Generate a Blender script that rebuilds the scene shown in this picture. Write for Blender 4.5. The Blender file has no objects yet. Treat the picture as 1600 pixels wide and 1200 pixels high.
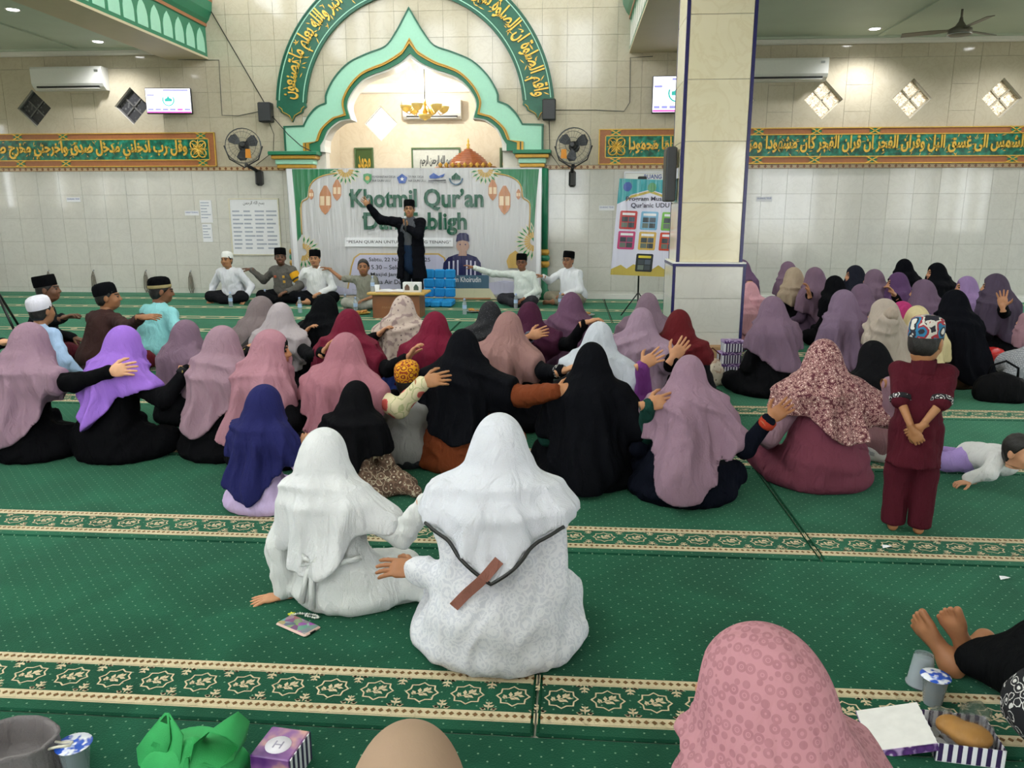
import bpy, math, random
import numpy as np
from mathutils import Vector, Matrix
from mathutils.geometry import tessellate_polygon
random.seed(7); RNG = np.random.default_rng(7)
SC = bpy.context.scene
COL = SC.collection
PI = math.pi

# ------------------------------------------------------------------ camera
CAM_H, FPX = 1.45, 1206.6
PITCH, YAW = math.radians(12.41), math.radians(4.283)
cam_data = bpy.data.cameras.new('camera'); cam_data.sensor_width = 36.0
cam_data.lens = FPX / 1600 * 36.0; cam_data.clip_start = 0.05; cam_data.clip_end = 200
cam = bpy.data.objects.new('camera', cam_data); COL.objects.link(cam)
cam.location = (0, 0, CAM_H); cam.rotation_euler = (PI / 2 - PITCH, 0, YAW)
SC.camera = cam

# ------------------------------------------------------------------ world, light, exposure
SC.view_settings.view_transform = 'Standard'; SC.view_settings.look = 'None'
SC.view_settings.gamma = 1.0; SC.view_settings.use_curve_mapping = False
SC.view_settings.exposure = 0.2
SC.cycles.use_adaptive_sampling = True; SC.cycles.adaptive_threshold = .02
SC.cycles.max_bounces = 7; SC.cycles.diffuse_bounces = 3; SC.cycles.glossy_bounces = 3
SC.cycles.transmission_bounces = 6; SC.cycles.caustics_reflective = False; SC.cycles.caustics_refractive = False
SC.cycles.sample_clamp_indirect = 4.0
W = bpy.data.worlds.new('overcast_sky'); SC.world = W; W.use_nodes = True
W.node_tree.nodes['Background'].inputs['Color'].default_value = (0.93, 0.97, 1.0, 1)
W.node_tree.nodes['Background'].inputs['Strength'].default_value = 6.1

# ------------------------------------------------------------------ pixel -> place
_cy, _sy, _cp, _sp = math.cos(YAW), math.sin(YAW), math.cos(PITCH), math.sin(PITCH)
FWD = Vector((-_sy * _cp, _cy * _cp, -_sp)); RGT = Vector((_cy, _sy, 0)); UPV = Vector((-_sy * _sp, _cy * _sp, _cp))
def ray(x, y): return RGT * ((x - 800) / FPX) - UPV * ((y - 600) / FPX) + FWD
def fl(x, y, z=0.0):
    d = ray(x, y); return Vector((0, 0, CAM_H)) + d * ((z - CAM_H) / d.z)
def at(x, y, Y):
    d = ray(x, y); return Vector((0, 0, CAM_H)) + d * (Y / d.y)
def atX(x, y, X):
    d = ray(x, y); return Vector((0, 0, CAM_H)) + d * (X / d.x)
D = 13.596                      # the front wall's plane
ROW0, ROWS = 2.226, 1.2276      # carpet rows

# ------------------------------------------------------------------ materials
def lin(c):
    if isinstance(c, str):
        c = c.lstrip('#'); c = [int(c[i:i + 2], 16) / 255 for i in (0, 2, 4)]
    return tuple((v / 12.92 if v <= .04045 else ((v + .055) / 1.055) ** 2.4) for v in c[:3]) + (1.0,)
MATS = {}
class NT:
    def __init__(s, name):
        s.m = bpy.data.materials.new(name); s.m.use_nodes = True; s.t = s.m.node_tree
        s.b = s.t.nodes['Principled BSDF']
    def n(s, typ, **kw):
        nd = s.t.nodes.new(typ)
        for k, v in kw.items():
            if k.startswith('i_'):
                key = k[2:]; key = int(key) if key.isdigit() else key.replace('_', ' ')
                s.set(nd.inputs[key], v)
            else: setattr(nd, k, v)
        return nd
    def set(s, sock, v):
        if hasattr(v, 'links') or isinstance(v, bpy.types.NodeSocket): s.t.links.new(v, sock)
        else: sock.default_value = v
    def math(s, op, a, b=0.0, c=0.0):
        nd = s.t.nodes.new('ShaderNodeMath'); nd.operation = op
        for i, v in enumerate((a, b, c)): s.set(nd.inputs[i], v)
        return nd.outputs[0]
    def mix(s, f, a, b):
        nd = s.t.nodes.new('ShaderNodeMix'); nd.data_type = 'RGBA'
        s.set(nd.inputs[0], f); s.set(nd.inputs[6], a); s.set(nd.inputs[7], b); return nd.outputs[2]
    def ramp(s, f, stops):
        nd = s.t.nodes.new('ShaderNodeValToRGB'); e = nd.color_ramp.elements
        while len(e) < len(stops): e.new(.5)
        for el, (p, c) in zip(e, stops): el.position = p; el.color = c if len(c) == 4 else (*c, 1)
        s.set(nd.inputs[0], f); return nd.outputs[0]
    def coord(s, which='Object', scale=None):
        o = s.t.nodes.new('ShaderNodeTexCoord').outputs[which]
        if scale is not None:
            mp = s.t.nodes.new('ShaderNodeMapping'); mp.inputs['Scale'].default_value = scale if hasattr(scale, '__len__') else (scale,) * 3
            s.t.links.new(o, mp.inputs[0]); o = mp.outputs[0]
        return o
    def bump(s, h, strength=.3, dist=.01):
        nd = s.t.nodes.new('ShaderNodeBump'); nd.inputs['Strength'].default_value = strength; nd.inputs['Distance'].default_value = dist
        s.set(nd.inputs['Height'], h); s.set(s.b.inputs['Normal'], nd.outputs[0])
    def p(s, **kw):
        for k, v in kw.items(): s.set(s.b.inputs[k.replace('_', ' ')], v)
        return s.m
def mat(name, color, rough=.6, metal=0.0, noise=0.06, nscale=30.0, bump=0.0, bscale=120.0, sheen=0.0, spec=.5, alpha=1, coat=0, **kw):
    """plain painted / plastic / metal surface with a little procedural variation"""
    if name in MATS: return MATS[name]
    t = NT(name); c = lin(color)
    if noise > 0:
        nz = t.n('ShaderNodeTexNoise', i_Scale=nscale, i_Detail=4.0, i_Vector=t.coord())
        dark = tuple(v * (1 - 2.2 * noise) for v in c[:3]) + (1,); light = tuple(min(1, v * (1 + 2.2 * noise)) for v in c[:3]) + (1,)
        t.p(Base_Color=t.mix(nz.outputs[0], dark, light))
    else: t.p(Base_Color=c)
    t.p(Roughness=rough, Metallic=metal, Sheen_Weight=sheen, Specular_IOR_Level=spec, Coat_Weight=coat)
    if bump > 0:
        nb = t.n('ShaderNodeTexNoise', i_Scale=bscale, i_Detail=3.0, i_Vector=t.coord()); t.bump(nb.outputs[0], bump, .004)
    if alpha < 1: t.p(Alpha=alpha)
    for k, v in kw.items(): t.p(**{k: v})
    MATS[name] = t.m; return t.m
def emit(name, color, strength):
    if name in MATS: return MATS[name]
    t = NT(name); t.p(Base_Color=lin(color), Emission_Color=lin(color), Emission_Strength=strength, Roughness=.3); MATS[name] = t.m; return t.m
def fabric(color, name=None, rough=.85, var=.10, crease=.85):
    key = name or ('fabric_' + color.lstrip('#'))
    if key in MATS: return MATS[key]
    t = NT(key); c = lin(color); c = tuple(v * (.70 if max(c[:3]) < .6 else .96) for v in c[:3]) + (1,)
    co = t.coord()
    nz = t.n('ShaderNodeTexNoise', i_Scale=6.0, i_Detail=5.0, i_Vector=co)
    dark = tuple(v * (1 - var) for v in c[:3]) + (1,); light = tuple(min(1, v * (1 + var)) for v in c[:3]) + (1,)
    t.p(Base_Color=t.mix(nz.outputs[0], dark, light), Roughness=rough, Specular_IOR_Level=.03 if max(c[:3]) < .03 else .14)
    wv = t.n('ShaderNodeTexNoise', i_Scale=260.0, i_Detail=2.0, i_Vector=co)
    fo = t.n('ShaderNodeTexNoise', i_Scale=1.0, i_Detail=4.0, i_Distortion=1.0, i_Vector=t.coord('Object', (17, 17, 5)))
    h = t.math('ADD', t.math('MULTIPLY', wv.outputs[0], .10), t.math('MULTIPLY', fo.outputs[0], 1.0))
    t.bump(h, crease, .022)
    MATS[key] = t.m; return t.m

# ------------------------------------------------------------------ objects
def tag(o, label=None, cat=None, group=None, kind=None):
    if label: o['label'] = label
    if cat: o['category'] = cat
    if group: o['group'] = group
    if kind: o['kind'] = kind
    return o
def thing(name, label, cat, loc=(0, 0, 0), rz=0.0, group=None, kind=None):
    o = bpy.data.objects.new(name, None); COL.objects.link(o); o.empty_display_size = .1
    o.location = loc; o.rotation_euler = (0, 0, rz)
    return tag(o, label, cat, group, kind)
def wm(o):
    m = Matrix.Translation(o.location) @ o.rotation_euler.to_matrix().to_4x4() @ Matrix.Diagonal((*o.scale, 1))
    return wm(o.parent) @ m if o.parent else m
def link_mesh(name, me, mats, parent=None, smooth=None):
    if mats is not None:
        for m in (mats if isinstance(mats, (list, tuple)) else [mats]): me.materials.append(m)
    o = bpy.data.objects.new(name, me); COL.objects.link(o)
    if parent: o.parent = parent
    return o
def mesh_np(name, V, F, mats=None, parent=None, smooth=True, midx=None):
    """V (n,3) array, F list of index tuples or (m,4) array"""
    me = bpy.data.meshes.new(name)
    me.from_pydata(np.asarray(V, float).tolist(), [], F.tolist() if hasattr(F, 'tolist') else F)
    if midx is not None: me.polygons.foreach_set('material_index', np.asarray(midx, np.int32))
    if smooth: me.polygons.foreach_set('use_smooth', np.ones(len(me.polygons), bool))
    me.update()
    return link_mesh(name, me, mats, parent)
class MB:
    """collects shapes in world (or thing-local) coordinates into one mesh"""
    def __init__(s): s.v = []; s.f = []; s.mi = []; s.sm = []; s.cur = 0; s.smooth = False
    def add(s, V, F, smooth=None):
        k = len(s.v); s.v.extend([tuple(p) for p in V]); s.f.extend([tuple(i + k for i in f) for f in F])
        s.mi.extend([s.cur] * len(F)); s.sm.extend([s.smooth if smooth is None else smooth] * len(F)); return s
    def box(s, lo, hi, M=None, bevel=0.0):
        (a, b, c), (d, e, f) = lo, hi
        if bevel > 0:
            t = min(bevel, abs(d - a) * .49, abs(e - b) * .49, abs(f - c) * .49)
            V = []; F = []
            rings = [(c, t), (c + t, 0), (f - t, 0), (f, t)]
            for z, i in rings:
                j = t if i == 0 else t + i * .9
                x0, x1, y0, y1 = a + (i), d - i, b + i, e - i
                V += [(x0 + t, y0, z), (x1 - t, y0, z), (x1, y0 + t, z), (x1, y1 - t, z), (x1 - t, y1, z), (x0 + t, y1, z), (x0, y1 - t, z), (x0, y0 + t, z)]
            for r in range(3):
                for k in range(8): F.append((r * 8 + k, r * 8 + (k + 1) % 8, r * 8 + 8 + (k + 1) % 8, r * 8 + 8 + k))
            F.append(tuple(range(7, -1, -1))); F.append(tuple(range(24, 32)))
        else:
            V = [(a, b, c), (d, b, c), (d, e, c), (a, e, c), (a, b, f), (d, b, f), (d, e, f), (a, e, f)]
            F = [(0, 3, 2, 1), (4, 5, 6, 7), (0, 1, 5, 4), (1, 2, 6, 5), (2, 3, 7, 6), (3, 0, 4, 7)]
        if M is not None: V = [M @ Vector(p) for p in V]
        return s.add(V, F)
    def tube(s, pts, r, n=8, caps=True, smooth=True):
        pts = [Vector(p) for p in pts]; R = r if hasattr(r, '__len__') else [r] * len(pts)
        V = []; F = []; prev = None
        for i, p in enumerate(pts):
            d = (pts[min(i + 1, len(pts) - 1)] - pts[max(i - 1, 0)]).normalized()
            if prev is None: u = d.orthogonal().normalized()
            else: u = (prev - d * prev.dot(d)).normalized()
            prev = u; w = d.cross(u)
            for k in range(n): V.append(p + (u * math.cos(2 * PI * k / n) + w * math.sin(2 * PI * k / n)) * R[i])
        for i in range(len(pts) - 1):
            for k in range(n): F.append((i * n + k, i * n + (k + 1) % n, (i + 1) * n + (k + 1) % n, (i + 1) * n + k))
        s.add(V, F, smooth)
        if caps:
            b = len(s.v) - len(V); e = b + (len(pts) - 1) * n
            s.f += [tuple(range(b + n - 1, b - 1, -1)), tuple(range(e, e + n))]; s.mi += [s.cur] * 2; s.sm += [False] * 2
        return s
    def lathe(s, prof, c=(0, 0, 0), n=16, sx=1.0, sy=1.0, M=None, smooth=True, caps=True):
        V = []; F = []
        for r, z in prof:
            for k in range(n): V.append(Vector((c[0] + sx * r * math.cos(2 * PI * k / n), c[1] + sy * r * math.sin(2 * PI * k / n), c[2] + z)))
        if M is not None: V = [M @ p for p in V]
        for i in range(len(prof) - 1):
            for k in range(n): F.append((i * n + k, i * n + (k + 1) % n, (i + 1) * n + (k + 1) % n, (i + 1) * n + k))
        s.add(V, F, smooth)
        if caps:
            b = len(s.v) - len(V); e = b + (len(prof) - 1) * n
            s.f += [tuple(range(b + n - 1, b - 1, -1)), tuple(range(e, e + n))]; s.mi += [s.cur] * 2; s.sm += [False] * 2
        return s
    def sphere(s, c, r, n=12, m=8, M=None):
        r = r if hasattr(r, '__len__') else (r, r, r)
        prof = [(math.sin(PI * i / m), -math.cos(PI * i / m)) for i in range(m + 1)]
        V = []; F = []
        for a, z in prof:
            for k in range(n): V.append(Vector((c[0] + r[0] * a * math.cos(2 * PI * k / n), c[1] + r[1] * a * math.sin(2 * PI * k / n), c[2] + r[2] * z)))
        if M is not None: V = [M @ p for p in V]
        for i in range(m):
            for k in range(n): F.append((i * n + k, i * n + (k + 1) % n, (i + 1) * n + (k + 1) % n, (i + 1) * n + k))
        return s.add(V, F, True)
    def prism(s, poly, Y0, Y1, M=None):
        """poly in (x,z), extruded along y; M places it"""
        n = len(poly); V = [(p[0], Y0, p[1]) for p in poly] + [(p[0], Y1, p[1]) for p in poly]
        tri = tessellate_polygon([[Vector((p[0], p[1], 0)) for p in poly]])
        F = [tuple(t) for t in tri] + [tuple(n + i for i in t[::-1]) for t in tri] + [(i, n + i, n + (i + 1) % n, (i + 1) % n) for i in range(n)]
        if M is not None: V = [M @ Vector(p) for p in V]
        return s.add(V, F)
    def ring(s, A, B, Y0, Y1, closed=False):
        """band between outlines A and B (same count) in (x,z), from depth Y0 (front) to Y1"""
        n = len(A); V = [(p[0], Y0, p[1]) for p in A] + [(p[0], Y0, p[1]) for p in B] + [(p[0], Y1, p[1]) for p in A] + [(p[0], Y1, p[1]) for p in B]
        F = []
        for i in range(n if closed else n - 1):
            j = (i + 1) % n
            F += [(i, j, n + j, n + i), (2 * n + i, 3 * n + i, 3 * n + j, 2 * n + j), (i, 2 * n + i, 2 * n + j, j), (n + i, n + j, 3 * n + j, 3 * n + i)]
        return s.add(V, F)
    def build(s, name, mats, parent=None, fix=True):
        V = s.v
        if parent is not None and fix:
            I = wm(parent).inverted(); V = [I @ Vector(p) for p in V]
        me = bpy.data.meshes.new(name); me.from_pydata([tuple(p) for p in V], [], s.f)
        me.polygons.foreach_set('material_index', np.array(s.mi, np.int32)); me.polygons.foreach_set('use_smooth', np.array(s.sm, bool)); me.update()
        return link_mesh(name, me, mats, parent)
def copy_to(src, parent=None, loc=None):
    o = src.copy(); COL.objects.link(o); o.parent = parent
    if loc is not None: o.location = loc
    return o
def text_mesh(body, size, extrude=0.0, offset=0.0, align='CENTER', spacing=1.0):
    """returns verts (n,3) in the xy plane, faces, centred as asked"""
    c = bpy.data.curves.new('lettering', 'FONT'); c.body = body; c.size = size; c.extrude = extrude; c.offset = offset
    c.align_x = align; c.align_y = 'CENTER'; c.resolution_u = 3; c.space_character = spacing
    o = bpy.data.objects.new('lettering', c); COL.objects.link(o)
    me = bpy.data.meshes.new_from_object(o)
    V = np.array([v.co[:] for v in me.vertices]).reshape(-1, 3); F = [tuple(p.vertices) for p in me.polygons]
    bpy.data.objects.remove(o); bpy.data.curves.remove(c); bpy.data.meshes.remove(me)
    return V, F
def text_on(mb, body, o, ux, uz, size, w=None, h=None, extrude=.002, offset=0.0, align='CENTER', shear=0.0, spacing=1.0):
    """lay lettering on a plane: centre o, along ux, up uz; fitted to width w / height h if given"""
    V, F = text_mesh(body, size, extrude, offset, align, spacing)
    if len(V) == 0: return
    x, y = V[:, 0].copy(), V[:, 1].copy()
    if align == 'CENTER': x -= (x.max() + x.min()) / 2
    y -= (y.max() + y.min()) / 2
    if w: x *= w / (x.max() - x.min())
    if h: y *= h / (y.max() - y.min())
    o, ux, uz = Vector(o), Vector(ux).normalized(), Vector(uz).normalized(); nn = ux.cross(uz)
    mb.add([o + ux * (a + shear * b) + uz * b + nn * c for a, b, c in zip(x, y, V[:, 2])], F, False)
_AF = {'ا': 'FE8D FE8E', 'ب': 'FE8F FE90 FE91 FE92', 'ت': 'FE95 FE96 FE97 FE98', 'ج': 'FE9D FE9E FE9F FEA0', 'ح': 'FEA1 FEA2 FEA3 FEA4', 'خ': 'FEA5 FEA6 FEA7 FEA8', 'د': 'FEA9 FEAA', 'ذ': 'FEAB FEAC', 'ر': 'FEAD FEAE', 'ز': 'FEAF FEB0', 'س': 'FEB1 FEB2 FEB3 FEB4', 'ش': 'FEB5 FEB6 FEB7 FEB8', 'ص': 'FEB9 FEBA FEBB FEBC', 'ض': 'FEBD FEBE FEBF FEC0', 'ط': 'FEC1 FEC2 FEC3 FEC4', 'ع': 'FEC9 FECA FECB FECC', 'غ': 'FECD FECE FECF FED0', 'ف': 'FED1 FED2 FED3 FED4', 'ق': 'FED5 FED6 FED7 FED8', 'ك': 'FED9 FEDA FEDB FEDC', 'ل': 'FEDD FEDE FEDF FEE0', 'م': 'FEE1 FEE2 FEE3 FEE4', 'ن': 'FEE5 FEE6 FEE7 FEE8', 'ه': 'FEE9 FEEA FEEB FEEC', 'و': 'FEED FEEE', 'ى': 'FEEF FEF0', 'ي': 'FEF1 FEF2 FEF3 FEF4', 'ة': 'FE93 FE94', 'ء': 'FE80'}
_AF = {k: [chr(int(c, 16)) for c in v.split()] for k, v in _AF.items()}
def arabic(t):
    out = []
    for w in t.split(' '):
        r = []
        for i, c in enumerate(w):
            f = _AF[c]; pj = i > 0 and len(_AF[w[i - 1]]) == 4; nj = i < len(w) - 1 and len(f) == 4 and w[i + 1] != 'ء'
            r.append(f[(3 if pj else 2) if nj else (1 if pj and len(f) > 1 else 0)])
        out.append(''.join(r)[::-1])
    return ' '.join(out[::-1])
def cr(pts, cusps=(), sub=4):
    """Catmull-Rom through 2-D points, kept sharp at the cusp indices"""
    out = []; n = len(pts); ends = {0, n - 1} | set(cusps)
    for i in range(n - 1):
        p1, p2 = np.array(pts[i], float), np.array(pts[i + 1], float)
        p0 = 2 * p1 - p2 if i in ends else np.array(pts[i - 1], float)
        p3 = 2 * p2 - p1 if (i + 1) in ends else np.array(pts[i + 2], float)
        for k in range(sub):
            t = k / sub
            out.append(tuple(.5 * (2 * p1 + (p2 - p0) * t + (2 * p0 - 5 * p1 + 4 * p2 - p3) * t * t + (3 * p1 - p0 - 3 * p2 + p3) * t ** 3)))
    out.append(tuple(pts[-1])); return out
# ================================================================== the room
M_PLASTER = mat('warm_plaster', '#e2dac6', .6, noise=.03, nscale=3)
M_CEIL = mat('sage_ceiling_paint', '#c3cfbd', .55, noise=.03, nscale=2)
M_WHITE = mat('white_paint', '#e9e7e0', .5, noise=.02)
M_GREEN = mat('deep_green_gloss', '#1d7a58', .35, noise=.05)
M_DGREEN = mat('dark_green_gloss', '#12604a', .32, noise=.08)
M_MINT = mat('mint_gloss', '#a3dcc2', .35, noise=.03)
M_GOLDP = mat('gold_paint', '#c8993a', .35, noise=.10, metal=.25)
M_GOLDL = mat('gold_leaf', '#e0b74e', .30, noise=.12, metal=.35)
M_TERRA = mat('terracotta_panel', '#a5673f', .35, noise=.10)
M_BLACKP = mat('black_plastic', '#17181a', .4, noise=.05)
M_DGREY = mat('dark_grey_plastic', '#34363a', .45, noise=.05)
M_WPLAST = mat('white_plastic', '#e6e6e2', .35, noise=.02)
M_STEEL = mat('brushed_steel', '#b9bcc0', .3, metal=.9, noise=.05)
def tile_mat(name, a, b, vein, scale=2.2, rough=.12):
    t = NT(name); co = t.coord('Object'); geo = t.n('ShaderNodeNewGeometry').outputs['Position']
    rnd = t.n('ShaderNodeObjectInfo').outputs['Random']
    n1 = t.n('ShaderNodeTexNoise', i_Scale=scale, i_Detail=6.0, i_Distortion=1.5, i_Vector=geo)
    base = t.mix(n1.outputs[0], lin(a), lin(b))
    n2 = t.n('ShaderNodeTexNoise', i_Scale=scale * 1.7, i_Detail=8.0, i_Distortion=2.5, i_Vector=geo)
    v = t.ramp(n2.outputs[0], [(.44, (0, 0, 0)), (.5, (1, 1, 1)), (.56, (0, 0, 0))])
    vv = t.math('MULTIPLY', v, .22)
    c = t.mix(vv, base, lin(vein))
    c = t.mix(t.math('MULTIPLY', rnd, .10), c, lin('#b9b09a'))
    t.p(Base_Color=c, Roughness=rough * .7, IOR=1.6)
    n3 = t.n('ShaderNodeTexNoise', i_Scale=1.3, i_Detail=1.0, i_Vector=geo); t.bump(n3.outputs[0], .06, .02)
    return t.m
M_TLOW = tile_mat('glazed_grey_white_tile', '#dcdad2', '#cfcdc6', '#bdbab2')
M_TUP = tile_mat('glazed_ivory_tile', '#d0c7b2', '#c4baa4', '#ab9c7f')
M_TCOL = tile_mat('polished_cream_marble', '#ebe3c8', '#e0d6b2', '#cbb98a', 1.6, .12)
M_GROUT = mat('grout', '#d8d4ca', .8, noise=.03)

# ---- floor slab
MB().box((-12, -7, -.15), (10.5, D + 2.6, -.014)).build('floor', mat('floor_tile_grey', '#b8b5aa', .35)); tag(bpy.data.objects['floor'], kind='structure')

# ---- the front wall: profile of the prayer niche arch, (dx, y) in photo pixels about its axis, turned into metres
AX = -2.71                                                     # the axis of the nave and of the niche
def prof(pts, cusps, sub=4):
    half = cr([(dx * .01112, at(642, y, D).z) for dx, y in pts], cusps, sub)
    return [(AX - a, b) for a, b in half[::-1]] + [(AX + a, b) for a, b in half[1:]]
CU = (8, 12, 13)
P_OUT = prof([(0, 12), (10, 31), (22, 52), (37, 72), (65, 83), (94, 97), (117, 120), (131, 145), (133, 160), (147, 166), (158, 177), (164, 186), (169, 195), (200, 196), (200, 237)], CU)
P_GLD = prof([(0, 61), (6, 72), (13, 82), (38, 98), (56, 105), (76, 115), (95, 135), (106, 158), (104, 178), (113, 181), (124, 185), (142, 202), (150, 221), (170, 223), (170, 237)], CU)
P_INN = prof([(0, 91), (9, 98), (18, 104), (38, 113), (56, 119), (74, 128), (90, 146), (98, 165), (93, 187), (103, 188), (113, 191), (128, 203), (136, 218), (138, 228), (138, 237)], CU)
def lerp_prof(A, B, t): return [(a[0] + (b[0] - a[0]) * t, a[1] + (b[1] - a[1]) * t) for a, b in zip(A, B)]
ARCH_HOLE = [(P_INN[0][0], 0.0)] + P_INN + [(P_INN[-1][0], 0.0)]
DIAM = [(-9.42, 3.26, 'dark'), (-7.64, 3.28, 'dark'), (2.66, 3.27, 'lit'), (4.06, 3.27, 'lit'), (5.45, 3.27, 'lit'), (6.84, 3.26, 'lit')]
DR = .31
def diamond(cx, cz, r): return [(cx - r, cz), (cx, cz - r), (cx + r, cz), (cx, cz + r)]
def slab_with_holes(name, outer, holes, Y0, Y1, m, parent=None):
    loops = [outer] + holes; flat = [p for l in loops for p in l]; n = len(flat)
    tri = tessellate_polygon([[Vector((p[0], p[1], 0)) for p in l] for l in loops])
    V = [(p[0], Y0, p[1]) for p in flat] + [(p[0], Y1, p[1]) for p in flat]
    F = [tuple(t) for t in tri] + [tuple(i + n for i in t[::-1]) for t in tri]; k = 0
    for l in loops:
        c = len(l)
        for i in range(c): F.append((k + i, k + (i + 1) % c, n + k + (i + 1) % c, n + k + i))
        k += c
    return MB().add(V, F).build(name, m, parent)
holes = [[(x, z) for x, z in ARCH_HOLE[::-1]]]
outer = [(-12, 0.0), (ARCH_HOLE[0][0], 0.0)] + P_INN + [(ARCH_HOLE[-1][0], 0.0), (10.5, 0.0), (10.5, 9.6), (-12, 9.6)]
wall = slab_with_holes('wall_front', outer, [diamond(x, z, DR) for x, z, k in DIAM], D + .012, D + .22, M_GROUT)
tag(wall, kind='structure')
# tiles: each its own piece of the wall
TS = .41
def in_poly(x, z, P):
    c = False; j = len(P) - 1
    for i in range(len(P)):
        if (P[i][1] > z) != (P[j][1] > z) and x < (P[j][0] - P[i][0]) * (z - P[i][1]) / (P[j][1] - P[i][1]) + P[i][0]: c = not c
        j = i
    return c
def tile_mesh(w, h, m):
    mb = MB(); e = .0007; b = .0012
    x0, x1, z0, z1 = e, w - e, e, h - e
    V = [(x0, .014, z0), (x1, .014, z0), (x1, .014, z1), (x0, .014, z1), (x0 + b, 0, z0 + b), (x1 - b, 0, z0 + b), (x1 - b, 0, z1 - b), (x0 + b, 0, z1 - b)]
    return mb.add(V, [(4, 5, 6, 7), (0, 1, 5, 4), (1, 2, 6, 5), (2, 3, 7, 6), (3, 0, 4, 7)])
tiles = []                                                    # (x, z, w, h, upper)
zb, zt = 2.19, 2.26
for r in range(6):
    z1 = zb - r * TS; z0 = max(0.0, z1 - TS)
    for c in range(55): tiles.append((-12 + c * TS, z0, TS, z1 - z0, 0))
for r in range(18):
    z0 = zt + r * TS
    for c in range(55): tiles.append((-12 + c * TS, z0, TS, min(TS, 9.6 - z0), 1))
blocks = []
for x, z, k in DIAM:                                           # the tiles round a diamond window are cut in one surround
    c0 = math.floor((x - DR + 12) / TS); c1 = math.floor((x + DR + 12) / TS); r0 = math.floor((z - DR - zt) / TS); r1 = math.floor((z + DR - zt) / TS)
    blocks.append((-12 + c0 * TS, -12 + (c1 + 1) * TS, zt + r0 * TS, zt + (r1 + 1) * TS, x, z))
kept = []
for t in tiles:
    x, z, w, h, u = t
    if x + w > 10.5: continue
    if any(b[0] - .01 < x < b[1] - .01 and b[2] - .01 < z < b[3] - .01 for b in blocks) and u: continue
    if any(in_poly(x + a * w, z + b * h, ARCH_HOLE) for a in (0, .25, .5, .75, 1) for b in (0.001, .25, .5, .75, 1)): continue
    kept.append(t)
def tile_score(t):
    x, z, w, h, u = t
    if u and 2.2 < z < 2.75 and (x < -6.3 or x > .35): return 9        # behind the lettered panels
    if x < -10.3 or x > 7.2 or (z > 4.0 and (x < -6.4 or x > .9)): return 9
    if -4.9 < x < -.7 and z < 2: return 9
    return 0 if u == 0 else (1 if z < 4.2 else 2)
kept.sort(key=tile_score)
tm_cache = {}
for i, (x, z, w, h, u) in enumerate(kept[:300]):
    k = (round(h, 3), u)
    if k not in tm_cache:
        tm_cache[k] = tile_mesh(w, h, None).build('tile', M_TUP if u else M_TLOW, wall); o = tm_cache[k]
    else: o = copy_to(tm_cache[k], wall)
    o.location = (x, D, z)
for u in (0, 1):
    mb = MB()
    for x, z, w, h, uu in kept[300:]:
        if uu == u:
            t = tile_mesh(w, h, None); mb.add([(a + x, b + D, c + z) for a, b, c in t.v], t.f)
    tag(mb.build('tiles', M_TUP if u else M_TLOW, wall), kind='stuff')
for b in blocks:
    o = slab_with_holes('window_surround', [(b[0] + .003, b[2] + .003), (b[1] - .003, b[2] + .003), (b[1] - .003, b[3] - .003), (b[0] + .003, b[3] - .003)], [diamond(b[4], b[5], DR)], D, D + .012, M_TUP, wall)
# the thin ornamental tile course
t = NT('ornamental_border_tile'); g = t.n('ShaderNodeNewGeometry').outputs['Position']; sp = t.n('ShaderNodeSeparateXYZ', i_0=g)
fx = t.math('ABSOLUTE', t.math('SUBTRACT', t.math('FRACT', t.math('DIVIDE', sp.outputs[0], .105)), .5)); fz = t.math('ABSOLUTE', t.math('DIVIDE', t.math('SUBTRACT', sp.outputs[2], 2.225), .11))
dm = t.math('LESS_THAN', t.math('ADD', fx, fz), .26); ln = t.math('GREATER_THAN', fz, .2)
t.p(Base_Color=t.mix(t.math('MAXIMUM', dm, t.math('MULTIPLY', ln, .45)), lin('#d3b68f'), lin('#8a5a3c')), Roughness=.25); M_ORN = t.m
for k, (a, b) in enumerate(((-12, P_OUT[0][0] - .05), (P_OUT[-1][0] + .05, 10.5)), 1):
    tag(MB().box((a, D - .012, 2.19), (b, D + .012, 2.258), bevel=.004).build(f'trim_{k}', M_ORN), kind='structure')
MB_ = MB().box((-12, D - .03, 0), (P_OUT[0][0], D + .01, .05)); tag(MB_.build('baseboard_left', mat('green_skirting', '#5f8f74', .6)), kind='structure')
tag(MB().box((P_OUT[-1][0], D - .03, 0), (10.5, D + .01, .09)).build('baseboard_right', M_WHITE), kind='structure')

# ---- diamond windows
t = NT('rippled_window_glass'); nz = t.n('ShaderNodeTexNoise', i_Scale=26.0, i_Detail=3.0, i_Distortion=2.0, i_Vector=t.coord())
t.p(Base_Color=t.ramp(nz.outputs[0], [(.38, lin('#8a7452')), (.58, lin('#e2d8c2'))]), Roughness=.3, Transmission_Weight=.55, IOR=1.15); t.bump(nz.outputs[0], .6, .02); M_LITGLASS = t.m
t = NT('dark_room_lattice_glass'); nz = t.n('ShaderNodeTexVoronoi', i_Scale=16.0, i_Vector=t.coord())
t.p(Base_Color=t.ramp(nz.outputs[0], [(.1, lin('#77787a')), (.4, lin('#48484c'))]), Roughness=.18); M_DARKROOMGLASS = t.m  # opaque panes; the darkness of the room behind is put into their colour
M_ALU = mat('grey_window_frame', '#6d6c6c', .4)
M_CREAMF = mat('cream_window_frame', '#d9cfb8', .5)
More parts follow.
